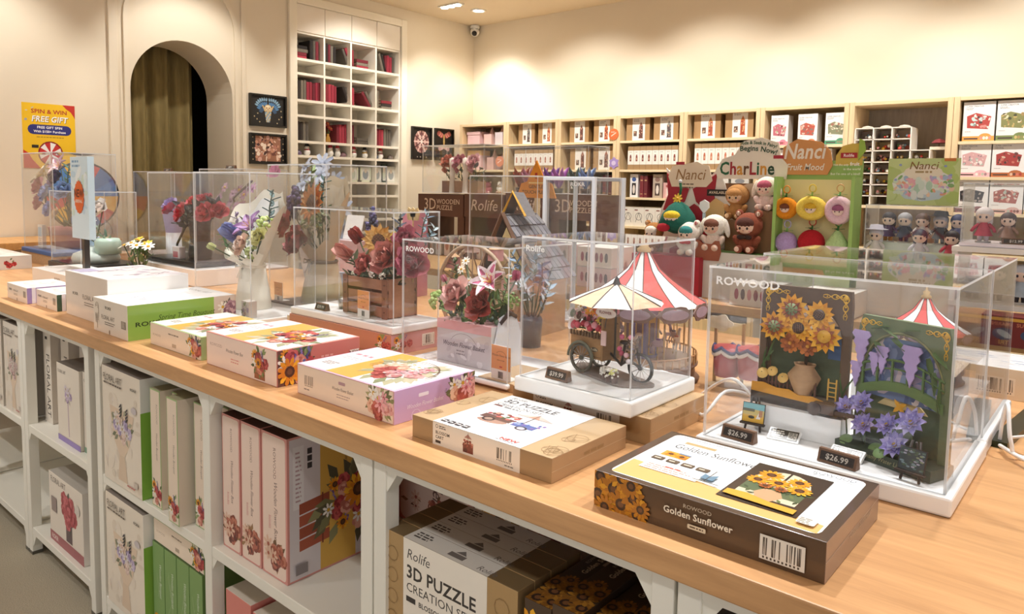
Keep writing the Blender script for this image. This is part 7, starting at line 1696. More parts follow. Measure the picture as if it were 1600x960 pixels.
# ================================================================== second row on the counter
def carousel(x, y, z, label, s=1.0, rz=0.0):
    t = thing('carousel', label, 'wooden model', (x, y, z), rz); t.scale = (s, s, s); R = random.Random(3)
    wd = lin('7a5a4a'); lt = lin('c9a878')
    m = M(); m.lathe([(.14, 0), (.145, .006), (.135, .012), (.132, .034), (.14, .04), (.14, .044), (.001, .044)], 40, wd); m.build('base', 'plywood', t)
    m = M(); m.push(Tm(0, 0, .0445)); m.lathe([(.128, 0), (.128, .006), (.001, .006)], 36, lin('b8946c')); m.pop(); m.build('platform', 'plywood', t)
    m = M()
    for k in range(40): a = 2 * PI * k / 40; m.cbox(.136 * math.cos(a), .136 * math.sin(a), .056, .003, .003, .022, lin('c9a070'))
    m.tube([(.136 * math.cos(2 * PI * k / 30), .136 * math.sin(2 * PI * k / 30), .068) for k in range(30)], .002, 4, lin('a87c50'), closed=True); stuff(m.build('railing', 'plywood', t))
    m = M(); m.push(Tm(0, 0, .05)); m.lathe([(.042, 0), (.042, .13)], 8, cols=[lin('8a88c0'), lin('9a90b8')]); m.pop(); m.build('centre_drum', 'paper', t)
    for k in range(8):
        a = 2 * PI * (k + .5) / 8; m = M(); m.push(Tm(.0395 * math.cos(a), .0395 * math.sin(a), .06, rz=a)); m.box(0, -.0095, 0, .003, .0095, .1, lin('e0b868')); m.box(.0025, -.0065, .004, .004, .0065, .08, lin('7c6a78')); m.pop(); m.build('mirror_panel', 'plastic', t)
    for k in range(8):
        a = 2 * PI * k / 8 + .2; c, s2 = math.cos(a), math.sin(a)
        m = M(); m.tube([(.12 * c, .12 * s2, .05), (.12 * c, .12 * s2, .172)], .0025, 6, lin('c8a468')); m.build('pole', 'plywood', t)
        hc = lin(('e8e0dc', 'c8b8d0', 'dcc8b0', 'b89ca8')[k % 4]); m = M(); m.push(Tm(.09 * c, .09 * s2, .1, rz=a + PI / 2) @ Matrix.Scale(.9, 4))
        m.ball((0, 0, 0), .013, 8, 6, hc, (1.5, .7, .8)); m.tube([(.014, 0, .004), (.022, 0, .022)], .006, 6, hc, r2=.004); m.ball((.027, 0, .024), .006, 7, 5, hc, (1.6, .8, .8)); m.tube([(-.018, 0, .003), (-.028, 0, -.01)], .003, 5, lin('8a6a5a'))
        for lx, f in ((.012, .014), (-.012, -.012)):
            for ly in (-.004, .004): m.tube([(lx, ly, -.006), (lx + f * .5, ly, -.018), (lx + f * .2, ly, -.028)], .0025, 5, hc, r2=.0015)
        m.ball((0, 0, .01), .007, 7, 5, lin(('b04a5c', '5a6aa8', 'd0a040', '7a4a8a')[k % 4]), (1.1, .9, .5)); m.pop(); m.tube([(.09 * c, .09 * s2, .05), (.09 * c, .09 * s2, .17)], .0014, 5, lin('d8b878')); m.build('horse', 'plastic', t)
    m = M(); n = 12
    for k in range(n):
        a, b = 2 * PI * k / n, 2 * PI * (k + 1) / n; cc = lin(('e0605c', 'f4efec')[k % 2]); prev = None
        for q in range(6):
            f = q / 5; r = .012 + .143 * f; zz = .315 - .125 * f ** .62
            row = [(r * math.cos(a + (b - a) * u), r * math.sin(a + (b - a) * u), zz) for u in (0, .5, 1)]
            if prev: m.poly([prev[0], row[0], row[1], prev[1]], cc); m.poly([prev[1], row[1], row[2], prev[2]], cc)
            prev = row
    m.build('canopy', 'fabric', t)
    for k in range(n):
        a = 2 * PI * k / n; m = M(); m.tube([((.012 + .143 * f) * math.cos(a), (.012 + .143 * f) * math.sin(a), .316 - .125 * f ** .62) for f in (0, .2, .4, .6, .8, 1)], .0012, 4, lin('6a5048')); m.build('canopy_rib', 'plywood', t)
    for k in range(10):
        a = 2 * PI * k / 10 + .1; m = M(); m.push(Matrix.Translation((.15 * math.cos(a), .15 * math.sin(a), .178)) @ Matrix.Rotation(a + PI / 2, 4, 'Z') @ Matrix.Rotation(PI / 2, 4, 'X'))
        m.prism([(.046 * math.cos(q * PI / 10) * (1 + .08 * math.cos(q * PI * .6)), .02 * math.sin(q * PI / 10) * (1 + .12 * math.cos(q * PI * .6))) for q in range(20)], .003, lin('7c6058')); m.prism([(.036 * math.cos(q * PI / 8), .013 * math.sin(q * PI / 8)) for q in range(16)], .004, lin('a8909c')); m.prism([(.036 * math.cos(q * PI / 8), .013 * math.sin(q * PI / 8)) for q in range(16)], -.001, lin('a8909c')); m.pop(); m.build('rounding_board', 'plywood', t)
    m = M(); m.push(Tm(0, 0, .312)); m.lathe([(.016, 0), (.018, .008), (.01, .014), (.012, .026), (.004, .03), (.005, .038), (.001, .044)], 12, lt); m.pop(); m.build('finial', 'plywood', t)
carousel(-.925, 1.6, TOP + .0, 'wooden carousel with a red and white striped canopy behind the flower cart')
case('large acrylic case behind the sunflower case over a second carousel', -.6, -.183, 1.54, 1.87, .95, 1.257, TOP + .0005, .008, 'f4f4f4')
m = M(); m.box(-.11, -.09, 0, .11, .09, .055, lin('f4f2f0')); tag(m.build('white_riser', 'plastic', loc=(-.315, 1.69, .9505)), 'white riser under the smaller carousel', 'block')
carousel(-.315, 1.69, 1.0065, 'smaller carousel with a red and white canopy behind the water lily picture', .54, .3)
t = thing('drum_model', 'wooden model with two red tubs trimmed in navy and white, seen through the large case', 'wooden model', (-.672, 1.63, TOP)); 
m = M(); m.box(-.075, -.04, 0, .075, .05, .012, lin('c8ac84')); m.build('base', 'plywood', t)
for sx, zz, r in ((-.035, .035, .03), (.03, .04, .036)):
    m = M(); m.push(Tm(sx, -.01, zz)); m.lathe([(r * .9, 0), (r, .03), (r * 1.02, .07)], 20, lin('b03a44'), caps=True); m.pop(); m.build('tub', 'plastic', t)
    m = M(); m.push(Tm(sx, -.01, zz)); 
    for a0, c in ((.062, 'f0ece8'), (.07, '34406c')):
        m.tube([((r * 1.03) * math.cos(a), (r * 1.03) * math.sin(a), a0 - .012 * abs(math.sin(a * 2))) for a in (2 * PI * k / 40 for k in range(40))], .0045, 5, lin(c), closed=True)
    m.pop(); m.build('swag', 'fabric', t)
for sx in (-.07, -.002, .07): m = M(); m.box(sx - .003, .0, .012, sx + .003, .006, .16, lin('b8986c')); m.build('post', 'plywood', t)
m = M(); m.push(Matrix.Translation((-.05, -.02, .16)) @ Matrix.Rotation(PI / 2, 4, 'X')); m.prism([((.03 + .004 * math.cos(5 * a)) * math.cos(a), (.018 + .003 * math.cos(5 * a)) * math.sin(a)) for a in (2 * PI * k / 30 for k in range(30))], .003, lin('dcc8a8')); m.pop(); m.build('cloud_sign', 'plywood', t)
# ferris wheel and cabin behind the lily case
t = thing('ferris_wheel', 'round wooden ferris wheel with pink cabins behind the lily basket', 'wooden model', (-1.55, 1.66, TOP)); wd = lin('bfa68c')
for yy in (-.02, .03):
    m = M(); m.tube([(.145 * math.cos(2 * PI * k / 48), yy, .14 + .145 * math.sin(2 * PI * k / 48)) for k in range(48)], .006, 6, wd, closed=True); m.build('rim', 'plywood', t)
    for k in range(8): a = PI * k / 8; m = M(); m.tube([(.145 * math.cos(a), yy, .14 + .145 * math.sin(a)), (-.145 * math.cos(a), yy, .14 - .145 * math.sin(a))], .0022, 5, lin('9a7c60')); m.build('spoke', 'plywood', t)
for k in range(8):
    a = 2 * PI * k / 8 + .2; m = M(); m.push(Tm(.132 * math.cos(a), .005, .155 + .132 * math.sin(a))); m.box(-.018, -.016, -.024, .018, .016, .01, lin(('e0b4b0', 'd89c9c', 'ecd4cc', 'c88c8c')[k % 4])); m.push(Tm(0, 0, .012)); m.lathe([(.023, 0), (.003, .014)], 8, lin('c9a078')); m.pop(); m.pop(); m.build('cabin', 'plywood', t)
m = M(); m.box(-.12, -.06, 0, .12, .07, .012, wd); m.tube([(-.09, -.03, .01), (0, -.03, .14)], .005, 6, wd); m.tube([(.09, -.03, .01), (0, -.03, .14)], .005, 6, wd); m.tube([(0, -.035, .14), (0, .045, .14)], .008, 8, lin('7c6048')); m.build('stand', 'plywood', t)
R = random.Random(51)
t = thing('flower_bunch', 'bunch of blue and white paper leaves behind the lily basket case', 'flower arrangement', (-1.33, 1.66, TOP))
m = M(); m.lathe([(.03, 0), (.035, .08), (.03, .09)], 14, lin('5a6470'), caps=True); m.build('pot', 'plastic', t)
for k in range(8): a = k * 2.4; flower(t, 'leaf_sprig', (.055 * math.cos(a), .03 * math.sin(a), .15 + .012 * k), (math.cos(a) * .5, math.sin(a) * .5 - .2, 1), .055, (('e4ecf2', 'c8d8e4', 'a0b8cc'), ('3c5068', '4c6480', '8aa4bc'))[k % 2], R, (0, 0, .06))
# A-frame house
t = thing('a_frame_house', 'wooden A-frame house model with grey shingled roof behind the flower cart case', 'wooden model', (-1.49, 1.84, TOP), .1); gy = '7c7a7c'
m = M(); m.box(-.1, -.09, 0, .09, .09, .18, lin('c4a884')); m.box(-.12, -.1, .18, .11, .1, .19, lin('8a6a50')); m.build('ground_floor', 'plywood', t)
for k in range(3): m = M(); m.box(-.07 + .06 * k, -.094, .08, -.035 + .06 * k, -.0905, .14, lin('e8dcc0')); m.build('window', 'plywood', t)
m = M(); m.push(Matrix(((1, 0, 0, 0), (0, 0, -1, -.08), (0, 1, 0, .19), (0, 0, 0, 1)))); m.prism([(-.1, 0), (.05, 0), (-.03, .15)], .004, lin('d8c490')); m.pop(); m.build('gable', 'plywood', t)
for a, b in (((-.125, .09), (-.035, .285)), ((.075, .09), (-.035, .285))):
    m = M(); m.tube([(a[0], -.1, .1 + a[1]), (b[0], -.1, .1 + b[1])], .008, 4, lin('6a4c38')); m.build('barge_board', 'plywood', t)
for r in range(6):
    f0, f1 = r / 6, (r + 1.25) / 6
    x0, z0, x1, z1 = .115 - .15 * f0, .18 + .2 * f0, .115 - .15 * f1, .18 + .2 * f1
    m = M()
    for k in range(8):
        y0 = -.1 + .026 * k
        m.poly([(x0 + .006, y0 + .002, z0), (x0 + .006, y0 + .024, z0), (x1, y0 + .026, min(z1, .38)), (x1, y0, min(z1, .38))], (gy, '86848a', '706e74')[(k + r) % 3])
    o = m.build('shingle_course', 'plywood', t); md = o.modifiers.new('t', 'SOLIDIFY'); md.thickness = .003
m = M(); m.poly([(-.12, -.09, .19), (-.12, .1, .19), (-.035, .1, .38), (-.035, -.09, .38)], gy); o = m.build('far_roof', 'plywood', t); md = o.modifiers.new('t', 'SOLIDIFY'); md.thickness = .003
m = M(); m.push(Tm(-.03, -.05, .375)); m.poly([(0, 0, .075), (.0, .06, .075), (.05, .06, 0), (.05, 0, 0)], gy); m.poly([(0, 0, .075), (-.04, 0, 0), (-.04, .06, 0), (0, .06, .075)], gy); m.tube([(-.04, -.003, 0), (0, -.003, .077), (.05, -.003, 0)], .005, 4, lin('d0a040')); m.pop(); o = m.build('dormer', 'plywood', t)
case('tall clear case behind the ferris wheel', -1.94, -1.61, 2.03, 2.22, TOP + .012, 1.428, TOP, .004, 'd8dce4')
case('tall slim case with pale metal posts behind the A-frame house', -1.578, -1.385, 2.05, 2.22, TOP + .012, 1.425, TOP, .004, 'e8eef4', ('ROKR', .5, .013), .013)
# boxes and models behind the bouquets
carton('gift_box', 'tall dusty pink box behind the rose crate', -2.62, 2.02, TOP, .17, .12, .22, {'front': 'd8a8ac', 'right': 'd0a0a4', 'left': 'd0a0a4', 'top': 'e8ccd0'}, None)
m = M(); m.push(Tm(0, 0, 0, rx=-.25)); m.box(-.06, 0, 0, .06, .003, .11, lin('f8f6f2')); m.pop(); tag(m.build('blank_card', 'paper', loc=(-2.63, 2.0, TOP + .222)), 'blank white card leaning on top of the dusty pink box', 'card')
carton('gift_box', 'slim rose pink box between the bouquets and the rose crate', -2.3, 2.08, TOP, .07, .08, .36, {'front': 'd88aa4', 'right': 'c87c94', 'left': 'c87c94', 'top': 'e4b0c0'}, None)
t = thing('hydrangea_model', 'pale blue layered hydrangea model with a pink butterfly behind the kraft bouquet', 'flower arrangement', (-3.12, 2.16, TOP)); R = random.Random(61)
m = M(); m.lathe([(.06, 0), (.09, .16), (.1, .2)], 18, lin('c4ccdc'), caps=True); m.build('pot', 'paper', t)
for k in range(22):
    a = k * 2.4; f = k / 22; r = .3 * math.sqrt(1 - f) * .9; m = M(); m.push(face_to((r * math.cos(a) * .9, r * math.sin(a) * .4, .2 + .38 * f), (.5 * math.cos(a), -.8, .5), k)); f_daisy(m, .06, ('a4acbc', 'b0b8c6', '98a2b6', 'bcc2ce'), R); m.pop(); m.build('blossom', 'petal', t)
m = M(); m.push(face_to((-.22, -.1, .5), (0, -1, .3)))
for a in (.4, 1.2, -.4 + PI, -1.2 + PI): m.push(Matrix.Rotation(a, 4, 'Z')); petal(m, .06, .05, .1, .1, .1, 'b86a88'); m.pop()
m.pop(); m.build('butterfly', 'petal', t)
case('wide acrylic case behind the bouquets holding pink blossoms', -4.0, -3.5, 2.0, 2.24, TOP + .012, 1.455, TOP, .004, 'e4dcd8')
t = thing('blossom_branch', 'branch of pink and mauve blossoms in the wide case behind the bouquets', 'flower arrangement', (-3.75, 2.12, TOP + .0125)); m = M(); m.lathe([(.04, 0), (.05, .12), (.03, .2)], 14, lin('d8ccd4'), caps=True); m.tube([(0, 0, .2), (-.1, 0, .36), (.1, 0, .46)], .006, 6, lin('5c4438')); m.build('vase', 'plastic', t)
for k in range(14): flower(t, 'daisy', (-.2 + .03 * k, -.03 + .02 * (k % 3), .36 + .06 * math.sin(k * 1.7)), (0, -1, .5), .035, (('b88aa4', 'c89cb0', 'a87894'), ('a46c84', 'b4849c'))[k % 2], R)
case('acrylic case in front of the archway with two price tags on its lid', -4.86, -4.3, 2.0, 2.24, TOP + .012, 1.44, TOP, .004, 'd8d0d0')
price_tag(-4.6, 2.1, 1.4405, '$23.9', 'wooden price tag on the lid of the case before the archway', 0, .1)
price_tag(-3.84, 2.1, 1.4555, '$23.9', 'wooden price tag on the lid of the wide case behind the bouquets', 0, .1)
# far side of the counter, right edge
def d_side(f, r, t, l):
    for k in range(3): f.barcode(f.W * (.08 + .3 * k), f.H * .15, f.W * (.3 + .3 * k), f.H * .7, 'dccdb8', '5a4c40', k)
    R = random.Random(5); t.rect(t.W * .02, t.H * .05, t.W * .98, t.H * .95, 'f4f2f2')
    for k in range(30): t.ell(t.W * R.uniform(.1, .9), t.H * R.uniform(.1, .9), t.W * .07, t.H * .02, 0, R.choice(('8aa0c8', 'c8d0e0', 'a8b8d8', 'e0c8c0')), 6)
carton('puzzle_box', 'tan barcoded box with a blue and white lid on the far side of the counter', -.13, 2.1, TOP, .26, .2, .072, {'front': 'd4c0a4', 'right': 'd4c0a4', 'left': 'c8b498', 'top': 'f0eeee'}, d_side)
carton('puzzle_box', 'navy edged wooden box at the right edge of the photo behind the cables', .005, 1.83, TOP, .22, .18, .09, {'front': 'a8583c', 'right': '34466c', 'left': '34466c', 'top': 'e8d8c8'}, lambda f, r, t, l: f.rect(f.W * .0, 0, f.W * .15, f.H, '3a4a70'))
m = M(); m.box(-.016, -.16, 0, .016, .16, .012, lin('3f4a3e')); tag(m.build('metal_strip', 'metal', loc=(-.2 + .05, 1.76, TOP + .0005), rz=-.1), 'dark green flat metal strip lying right of the large case', 'strip')
# cables
def cable(label, ps, r=.0035):
    P3 = [Vector(p) for p in ps]; out = []
    for i in range(len(P3) - 1):
        a, b, c, d = P3[max(i - 1, 0)], P3[i], P3[i + 1], P3[min(i + 2, len(P3) - 1)]
        for k in range(6):
            t = k / 6; out.append(.5 * ((2 * b) + (c - a) * t + (2 * a - 5 * b + 4 * c - d) * t * t + (3 * b - a - 3 * c + d) * t ** 3))
    m = M(); m.tube(out + [P3[-1]], r, 6, lin('f2f0ee')); tag(m.build('power_cable', 'cable'), label, 'cable')
z = TOP + .004
cable('white cable arching beside the right side of the large case', [(-.165, 1.62, z), (-.16, 1.6, z + .06), (-.15, 1.56, z + .09), (-.14, 1.54, z + .03), (-.12, 1.56, z), (.0, 1.62, z), (.1, 1.7, z)])
cable('white cable looping flat on the worktop right of the large case', [(-.16, 1.58, z + .008), (-.1, 1.5, z + .01), (.0, 1.48, z + .006), (.06, 1.55, z), (.0, 1.66, z), (-.06, 1.62, z + .01), (.12, 1.5, z)])
cable('thin white cable fanning out at the right edge', [(-.15, 1.6, z + .02), (-.06, 1.58, z + .05), (.04, 1.6, z + .04), (.14, 1.6, z + .02)], .0028)
cable('white cable between the flower cart case and the large case', [(-.9, 1.46, z), (-.78, 1.44, z + .06), (-.7, 1.42, z + .03), (-.64, 1.36, z + .01), (-.62, 1.42, z + .05), (-.6, 1.5, z + .03), (-.62, 1.56, z)])
cable('second white cable arching left of the large case', [(-.72, 1.5, z), (-.66, 1.48, z + .05), (-.61, 1.45, z + .07), (-.59, 1.5, z + .02), (-.62, 1.53, z)])
cable('white cable coiled between the lily case and the flower cart case', [(-1.1, 1.55, z), (-1.02, 1.5, z + .03), (-.98, 1.46, z + .1), (-1.02, 1.44, z + .05), (-1.04, 1.46, z), (-.98, 1.5, z + .01), (-.95, 1.55, z)])

# ================================================================== island table behind the counter
t = thing('display_table', 'pine display table standing between the counter and the wall shelves', 'table', (-2.2, 3.6, 0))
m = M(); m.box(-2.0, -.65, .86, 2.5, .6, .9, lin('dcb27c')); m.build('tabletop', 'counter_wood', t, bevel=.003)
for x in (-1.9, -.4, 1.0, 2.4):
    for y in (-.6, .52): m = M(); m.box(x, y, .001, x + .06, y + .06, .859, lin('ece6da')); m.build('leg', 'paint', t)
TZ = .9005
# brown display risers
def riser(x0, x1, y, z0, z1, text, label, sub=None):
    t = thing('display_riser', label, 'display stand', ((x0 + x1) / 2, y, z0)); w = (x1 - x0) / 2; h = z1 - z0; c = lin('5e4034')
    m = M(); m.box(-w, 0, h - .15, w, .3, h, c, top=lin('6a4a3c')); m.build('header', 'paint', t)
    for sx in (-1, 1): m = M(); a, b = sorted((sx * w, sx * (w - .06))); m.box(a, .01, 0, b, .3, h - .15, c); m.build('side_panel', 'paint', t)
    m = M(); m.box(-w + .06, .01, h - .32, w - .06, .29, h - .305, lin('f2ece0')); m.build('shelf', 'paint', t)
    m = M(); p = P(m, (-w, 0, h - .15), (1, 0, 0), (0, 0, 1), 2 * w, .15, .001)
    if sub: p.text(text, w * .55, .045, .075, 'd8c4b0', 'c', 0, .9); p.text(sub[0], w * .85, .085, .032, 'd8c4b0', 'l', 0, 1); p.text(sub[1], w * .85, .045, .03, 'd8c4b0', 'l', 0, 1)
    else: p.text(text, w, .045, .07, 'd8c8b8', 'c', 0, 1, .2)
    m.build('header_lettering', 'paper', t)
    R = random.Random(int(x0 * 10)); 
    return t
riser(-3.84, -3.4, 3.5, TZ, 1.325, '3D', 'dark brown lettered riser at the left end, under the potted roses', ('WOODEN', 'PUZZLE'))
riser(-3.39, -3.04, 3.5, TZ, 1.332, 'Rolife', 'dark brown lettered riser, second from the left')
riser(-3.03, -2.7, 3.5, TZ, 1.345, 'Rolife', 'dark brown lettered riser, third from the left, under the crystal plants')
riser(-2.69, -2.35, 3.52, TZ, 1.345, '3D', 'dark brown lettered riser right of the orange sign', ('WOODEN', 'PUZZLE'))
RG = random.Random(71)
for k in range(9):
    x = -3.78 + .085 * k if k < 4 else -3.32 + .06 * (k - 4)
    carton('kit_box', 'pale box in the open riser below the header, %s from the left' % ORD[k], x, 3.62, TZ + .0, .055, .12, .1 + .02 * (k % 3), {'front': RG.choice(('f0e8e0', 'e4d4d0', 'd8dce0')), 'right': 'd8d0c8', 'left': 'd8d0c8', 'top': 'f4f0ec'}, lambda f, r, t, l: f.ell(f.W * .5, f.H * .5, f.W * .3, f.H * .25, 0, RG.choice(('b87c6c', '7c8c8c', 'c8a080')), 8), 'paper', group='pale boxes in the riser')
for k, c in enumerate(('2a2a2e', 'f0ece8', '2a2a2e', 'f0ece8', '2a2a2e', 'f4f0ee', 'ecd8d4', 'c8b4a8')):
    carton('kit_box', 'upright %s box on the island table, %s in its row' % (('black', 'white', 'black', 'white', 'black', 'white', 'pink', 'taupe')[k], ORD[k]), -2.75 + .045 * k, 3.1, TZ, .043, .12, .2, {'front': c, 'right': c, 'left': c, 'top': c}, None, 'paper')
case('acrylic case of potted roses on the brown risers', -3.82, -3.24, 3.52, 3.76, 1.333 + .004, 1.66, 1.3335, .002, 'e8e0dc')
for k, (x, c, kind) in enumerate(((-3.64, ('d8846c', 'e09880', 'c46c58'), 'rose'), (-3.53, ('d890a0', 'e4a8b4', 'c47888'), 'rose'), (-3.39, ('e8b4b8', 'f0c8cc', 'd89ca4'), 'rose'))):
    t = thing('potted_rose', '%s rose in a wooden pot inside the case on the brown risers' % ('orange red', 'dusty pink', 'pale pink')[k], 'plant', (x, 3.62, 1.3375)); R = random.Random(80 + k)
    m = M(); m.box(-.045, -.04, 0, .045, .04, .08, lin('a88468')); m.build('pot', 'plywood', t)
    flower(t, 'rose', (0, -.02, .2), (0, -1, .6), .05, c, R, (0, 0, .08)); flower(t, 'bud', (-.03, -.01, .14), (-.3, -.6, .6), .025, c, R, (0, 0, .08)); foliage(t, 16, (-.05, .05, -.03, .03, .08, .16), R, ('5c6a4c', '4a5840'), .04)
for k, x in enumerate((-3.585, -3.46)):
    m = M(); m.lathe([(.022, 0), (.018, .1), (.024, .13), (.014, .16), (.024, .19), (.02, .23), (.001, .24)], 12, lin('f4ece0'), caps=True); tag(m.build('porcelain_figure', 'plastic', loc=(x, 3.58, 1.3375)), 'slender white porcelain figure, %s between the potted roses' % ('first', 'second')[k], 'figure')
case('acrylic case of purple and blue crystal plants beside the potted roses', -3.1, -2.45, 3.56, 3.78, 1.35, 1.635, 1.3455, .002, 'd8d4d8')
for k, (x, c) in enumerate(((-3.03, ('8a3c30', 'a04c3c')), (-2.96, ('b07088', 'c88ca0')), (-2.88, ('a85868', 'c07888')), (-2.79, ('6a3c8c', '8a5cac')), (-2.72, ('a85cb0', 'c07cc8')), (-2.6, ('4c5c5c', '708880')), (-2.52, ('6c8cc8', '8aa8dc')))):
    t = thing('crystal_plant', '%s crystal plant, %s from left in the case' % (('rust', 'mauve', 'rose', 'violet', 'magenta', 'grey green', 'sky blue')[k], ORD[k]), 'plant', (x, 3.64, 1.3505)); R = random.Random(90 + k)
    m = M(); m.lathe([(.025, 0), (.03, .03)], 10, lin('5a4840'), caps=True); m.build('pot', 'plastic', t)
    m = M()
    for q in range(14): a = q * 2.4; m.push(face_to((0, 0, .03), (.5 * math.cos(a), .5 * math.sin(a), 1), q)); m.lathe([(.008, 0), (.012, .05 + .03 * (q % 3)), (.001, .075 + .035 * (q % 3))], 5, lin(c[q % 2])); m.pop()
    m.build('crystals', 'plastic', t); stuff(t.children[-1])
# orange tent sign
t = thing('tent_sign', 'orange house shaped sign reading GENTLE TOUCH PLEASE above the A-frame house', 'sign', (-2.385, 3.0, 1.33)); 
m = M(); m.push(Matrix(((1, 0, 0, 0), (0, 0, -1, .004), (0, 1, 0, 0), (0, 0, 0, 1)))); m.prism([(-.13, 0), (.13, 0), (.1, .075), (.06, .085), (.0, .195), (-.06, .085), (-.1, .075)], .008, lin('e8962c')); m.pop(); m.build('board', 'paper', t)
m = M(); p = P(m, (-.13, -.004, 0), (1, 0, 0), (0, 0, 1), .26, .2); p.text('GENTLE', .13, .05, .017, '6a4a14', 'c', 1, 1.05); p.text('TOUCH PLEASE', .13, .022, .017, '6a4a14', 'c', 1, 1.05); p.rect(.122, .1, .138, .13, 'b02c24'); p.rect(.08, .074, .18, .082, 'f8d888'); m.build('lettering', 'paper', t)
m = M(); m.box(-.012, .0, -.43, .012, .02, .0, lin('d8c4a0')); m.build('post', 'plywood', t)

# ---- plush displays
def plush(name, label, x, y, z, s, hood, face_c, hair, body=None, ears=None, earc=None, extra=None, group=None):
    """hooded doll: hood, pale face, hair fringe, small body with arms and feet"""
    t = thing(name, label, 'soft toy', (x, y, z)); body = body or hood
    m = M(); m.ball((0, 0, .3 * s), .3 * s, 14, 10, lin(body), (1, .85, 1.05)); m.build('body', 'plush', t)
    m = M(); m.ball((0, 0, .82 * s), .4 * s, 18, 12, lin(hood), (1, .9, .92)); m.build('hood', 'plush', t)
    m = M(); m.push(Tm(0, -.2 * s, .8 * s)); m.ball((0, 0, 0), .27 * s, 16, 10, lin(face_c), (1, .75, .9)); m.pop(); m.build('face', 'plastic', t)
    m = M(); m.push(Tm(0, -.21 * s, .87 * s)); m.ball((0, 0, 0), .27 * s, 14, 8, lin(hair), (1.02, .78, .72)); m.pop(); m.build('fringe', 'plush', t)
    m = M()
    for sg in (-1, 1): m.ball((sg * .11 * s, -.385 * s, .735 * s), .034 * s, 8, 6, lin('2a1c1c'), (1, .5, 1.2)); m.ball((sg * .17 * s, -.355 * s, .655 * s), .035 * s, 8, 5, lin('f0b0a8'), (1, .4, .7))
    m.ball((0, -.405 * s, .67 * s), .018 * s, 6, 4, lin('b05a54')); m.ball((0, -.41 * s, .7 * s), .012 * s, 6, 4, lin('e8c4b4')); m.build('features', 'plastic', t)
    for sg in (-1, 1):
        m = M(); m.push(Tm(sg * .28 * s, -.12 * s, .36 * s, ry=sg * .6)); m.ball((0, 0, 0), .11 * s, 10, 7, lin(body), (1, .9, 1.7)); m.pop(); m.build('arm', 'plush', t)
        m = M(); m.ball((sg * .17 * s, -.27 * s, .12 * s), .13 * s, 10, 7, lin(body), (1, 1.2, .9)); m.ball((sg * .17 * s, -.41 * s, .13 * s), .075 * s, 8, 6, lin(face_c), (1, .4, 1)); m.build('foot', 'plush', t)
        if ears == 'bear': m = M(); m.ball((sg * .29 * s, 0, 1.15 * s), .12 * s, 10, 7, lin(hood)); m.ball((sg * .29 * s, -.08 * s, 1.15 * s), .075 * s, 8, 6, lin(earc), (1, .5, 1)); m.build('ear', 'plush', t)
        if ears == 'lop': m = M(); m.push(Tm(sg * .42 * s, -.02 * s, .76 * s, ry=-sg * .25)); m.ball((0, 0, 0), .13 * s, 10, 8, lin(hood), (.7, .8, 2.4)); m.pop(); m.build('ear', 'plush', t)
    if extra: extra(t, s)
    return t
def bow(c):
    def f(t, s):
        m = M()
        for sg in (-1, 1): m.ball((sg * .1 * s, -.3 * s, .48 * s), .1 * s, 8, 6, lin(c), (1.3, .4, .7))
        m.ball((0, -.32 * s, .48 * s), .05 * s, 8, 6, lin(c)); m.build('bow', 'fabric', t)
    return f
# red bow christmas board
t = thing('bow_standee', 'red bow shaped cardboard stand with a cream lettered plaque', 'standee', (-1.63, 3.24, TZ)); 
def board(t, name, ps, y, th, c, mat='paper'):
    m = M(); m.push(Matrix(((1, 0, 0, 0), (0, 0, -1, y), (0, 1, 0, 0), (0, 0, 0, 1)))); m.prism(ps, th, lin(c)); m.pop(); return m.build(name, mat, t)
WBd = 'f2ece4'
bowps = [(-.13, .58), (-.05, .5), (.05, .5), (.13, .58), (.16, .5), (.19, .4), (.14, .34), (.17, .24), (.16, .0), (-.14, .0), (-.13, .22), (-.16, .3), (-.15, .38), (-.11, .46)]
board(t, 'white_backing', [(x * 1.06, z + (.012 if z > .01 else 0)) for x, z in bowps], .01, .006, WBd)
for name, ps in (('bow_loop', [(-.13, .565), (-.08, .53), (-.01, .49), (-.03, .43), (-.1, .38), (-.145, .385), (-.12, .46)]), ('bow_loop', [(.13, .565), (.08, .53), (.01, .49), (.03, .43), (.09, .38), (.14, .37), (.12, .46)]), ('bow_tail', [(-.01, .4), (.02, .42), (.15, .34), (.155, .25), (.06, .28)]), ('bow_tail', [(.03, .25), (.15, .24), (.15, .02), (.02, .02)]), ('bow_tail', [(-.1, .2), (.0, .24), (.0, .02), (-.12, .02)])):
    board(t, name, ps, .003, .005, 'a82434')
board(t, 'plaque', [(-.1, .5), (.08, .5), (.11, .53), (.09, .6), (.06, .605), (.03, .62), (-.03, .61), (-.1, .6), (-.12, .55)], .0, .005, 'ecdcc4')
board(t, 'gold_panel', [(.1, .3), (.17, .33), (.18, .42), (.13, .45), (.07, .4)], -.001, .004, 'd8b478')
m = M(); p = P(m, (-.12, -.005, .48), (1, 0, 0), (0, 0, 1), .24, .15, .001); p.text('Nanci', .115, .055, .05, 'a07848', 'c', 0, .9, .2); p.lines(.06, .03, .1, 2, .016, .006, '7c6a58', 3); p.rect(.04, .126, .085, .14, 'b83040'); m.build('plaque_lettering', 'paper', t)
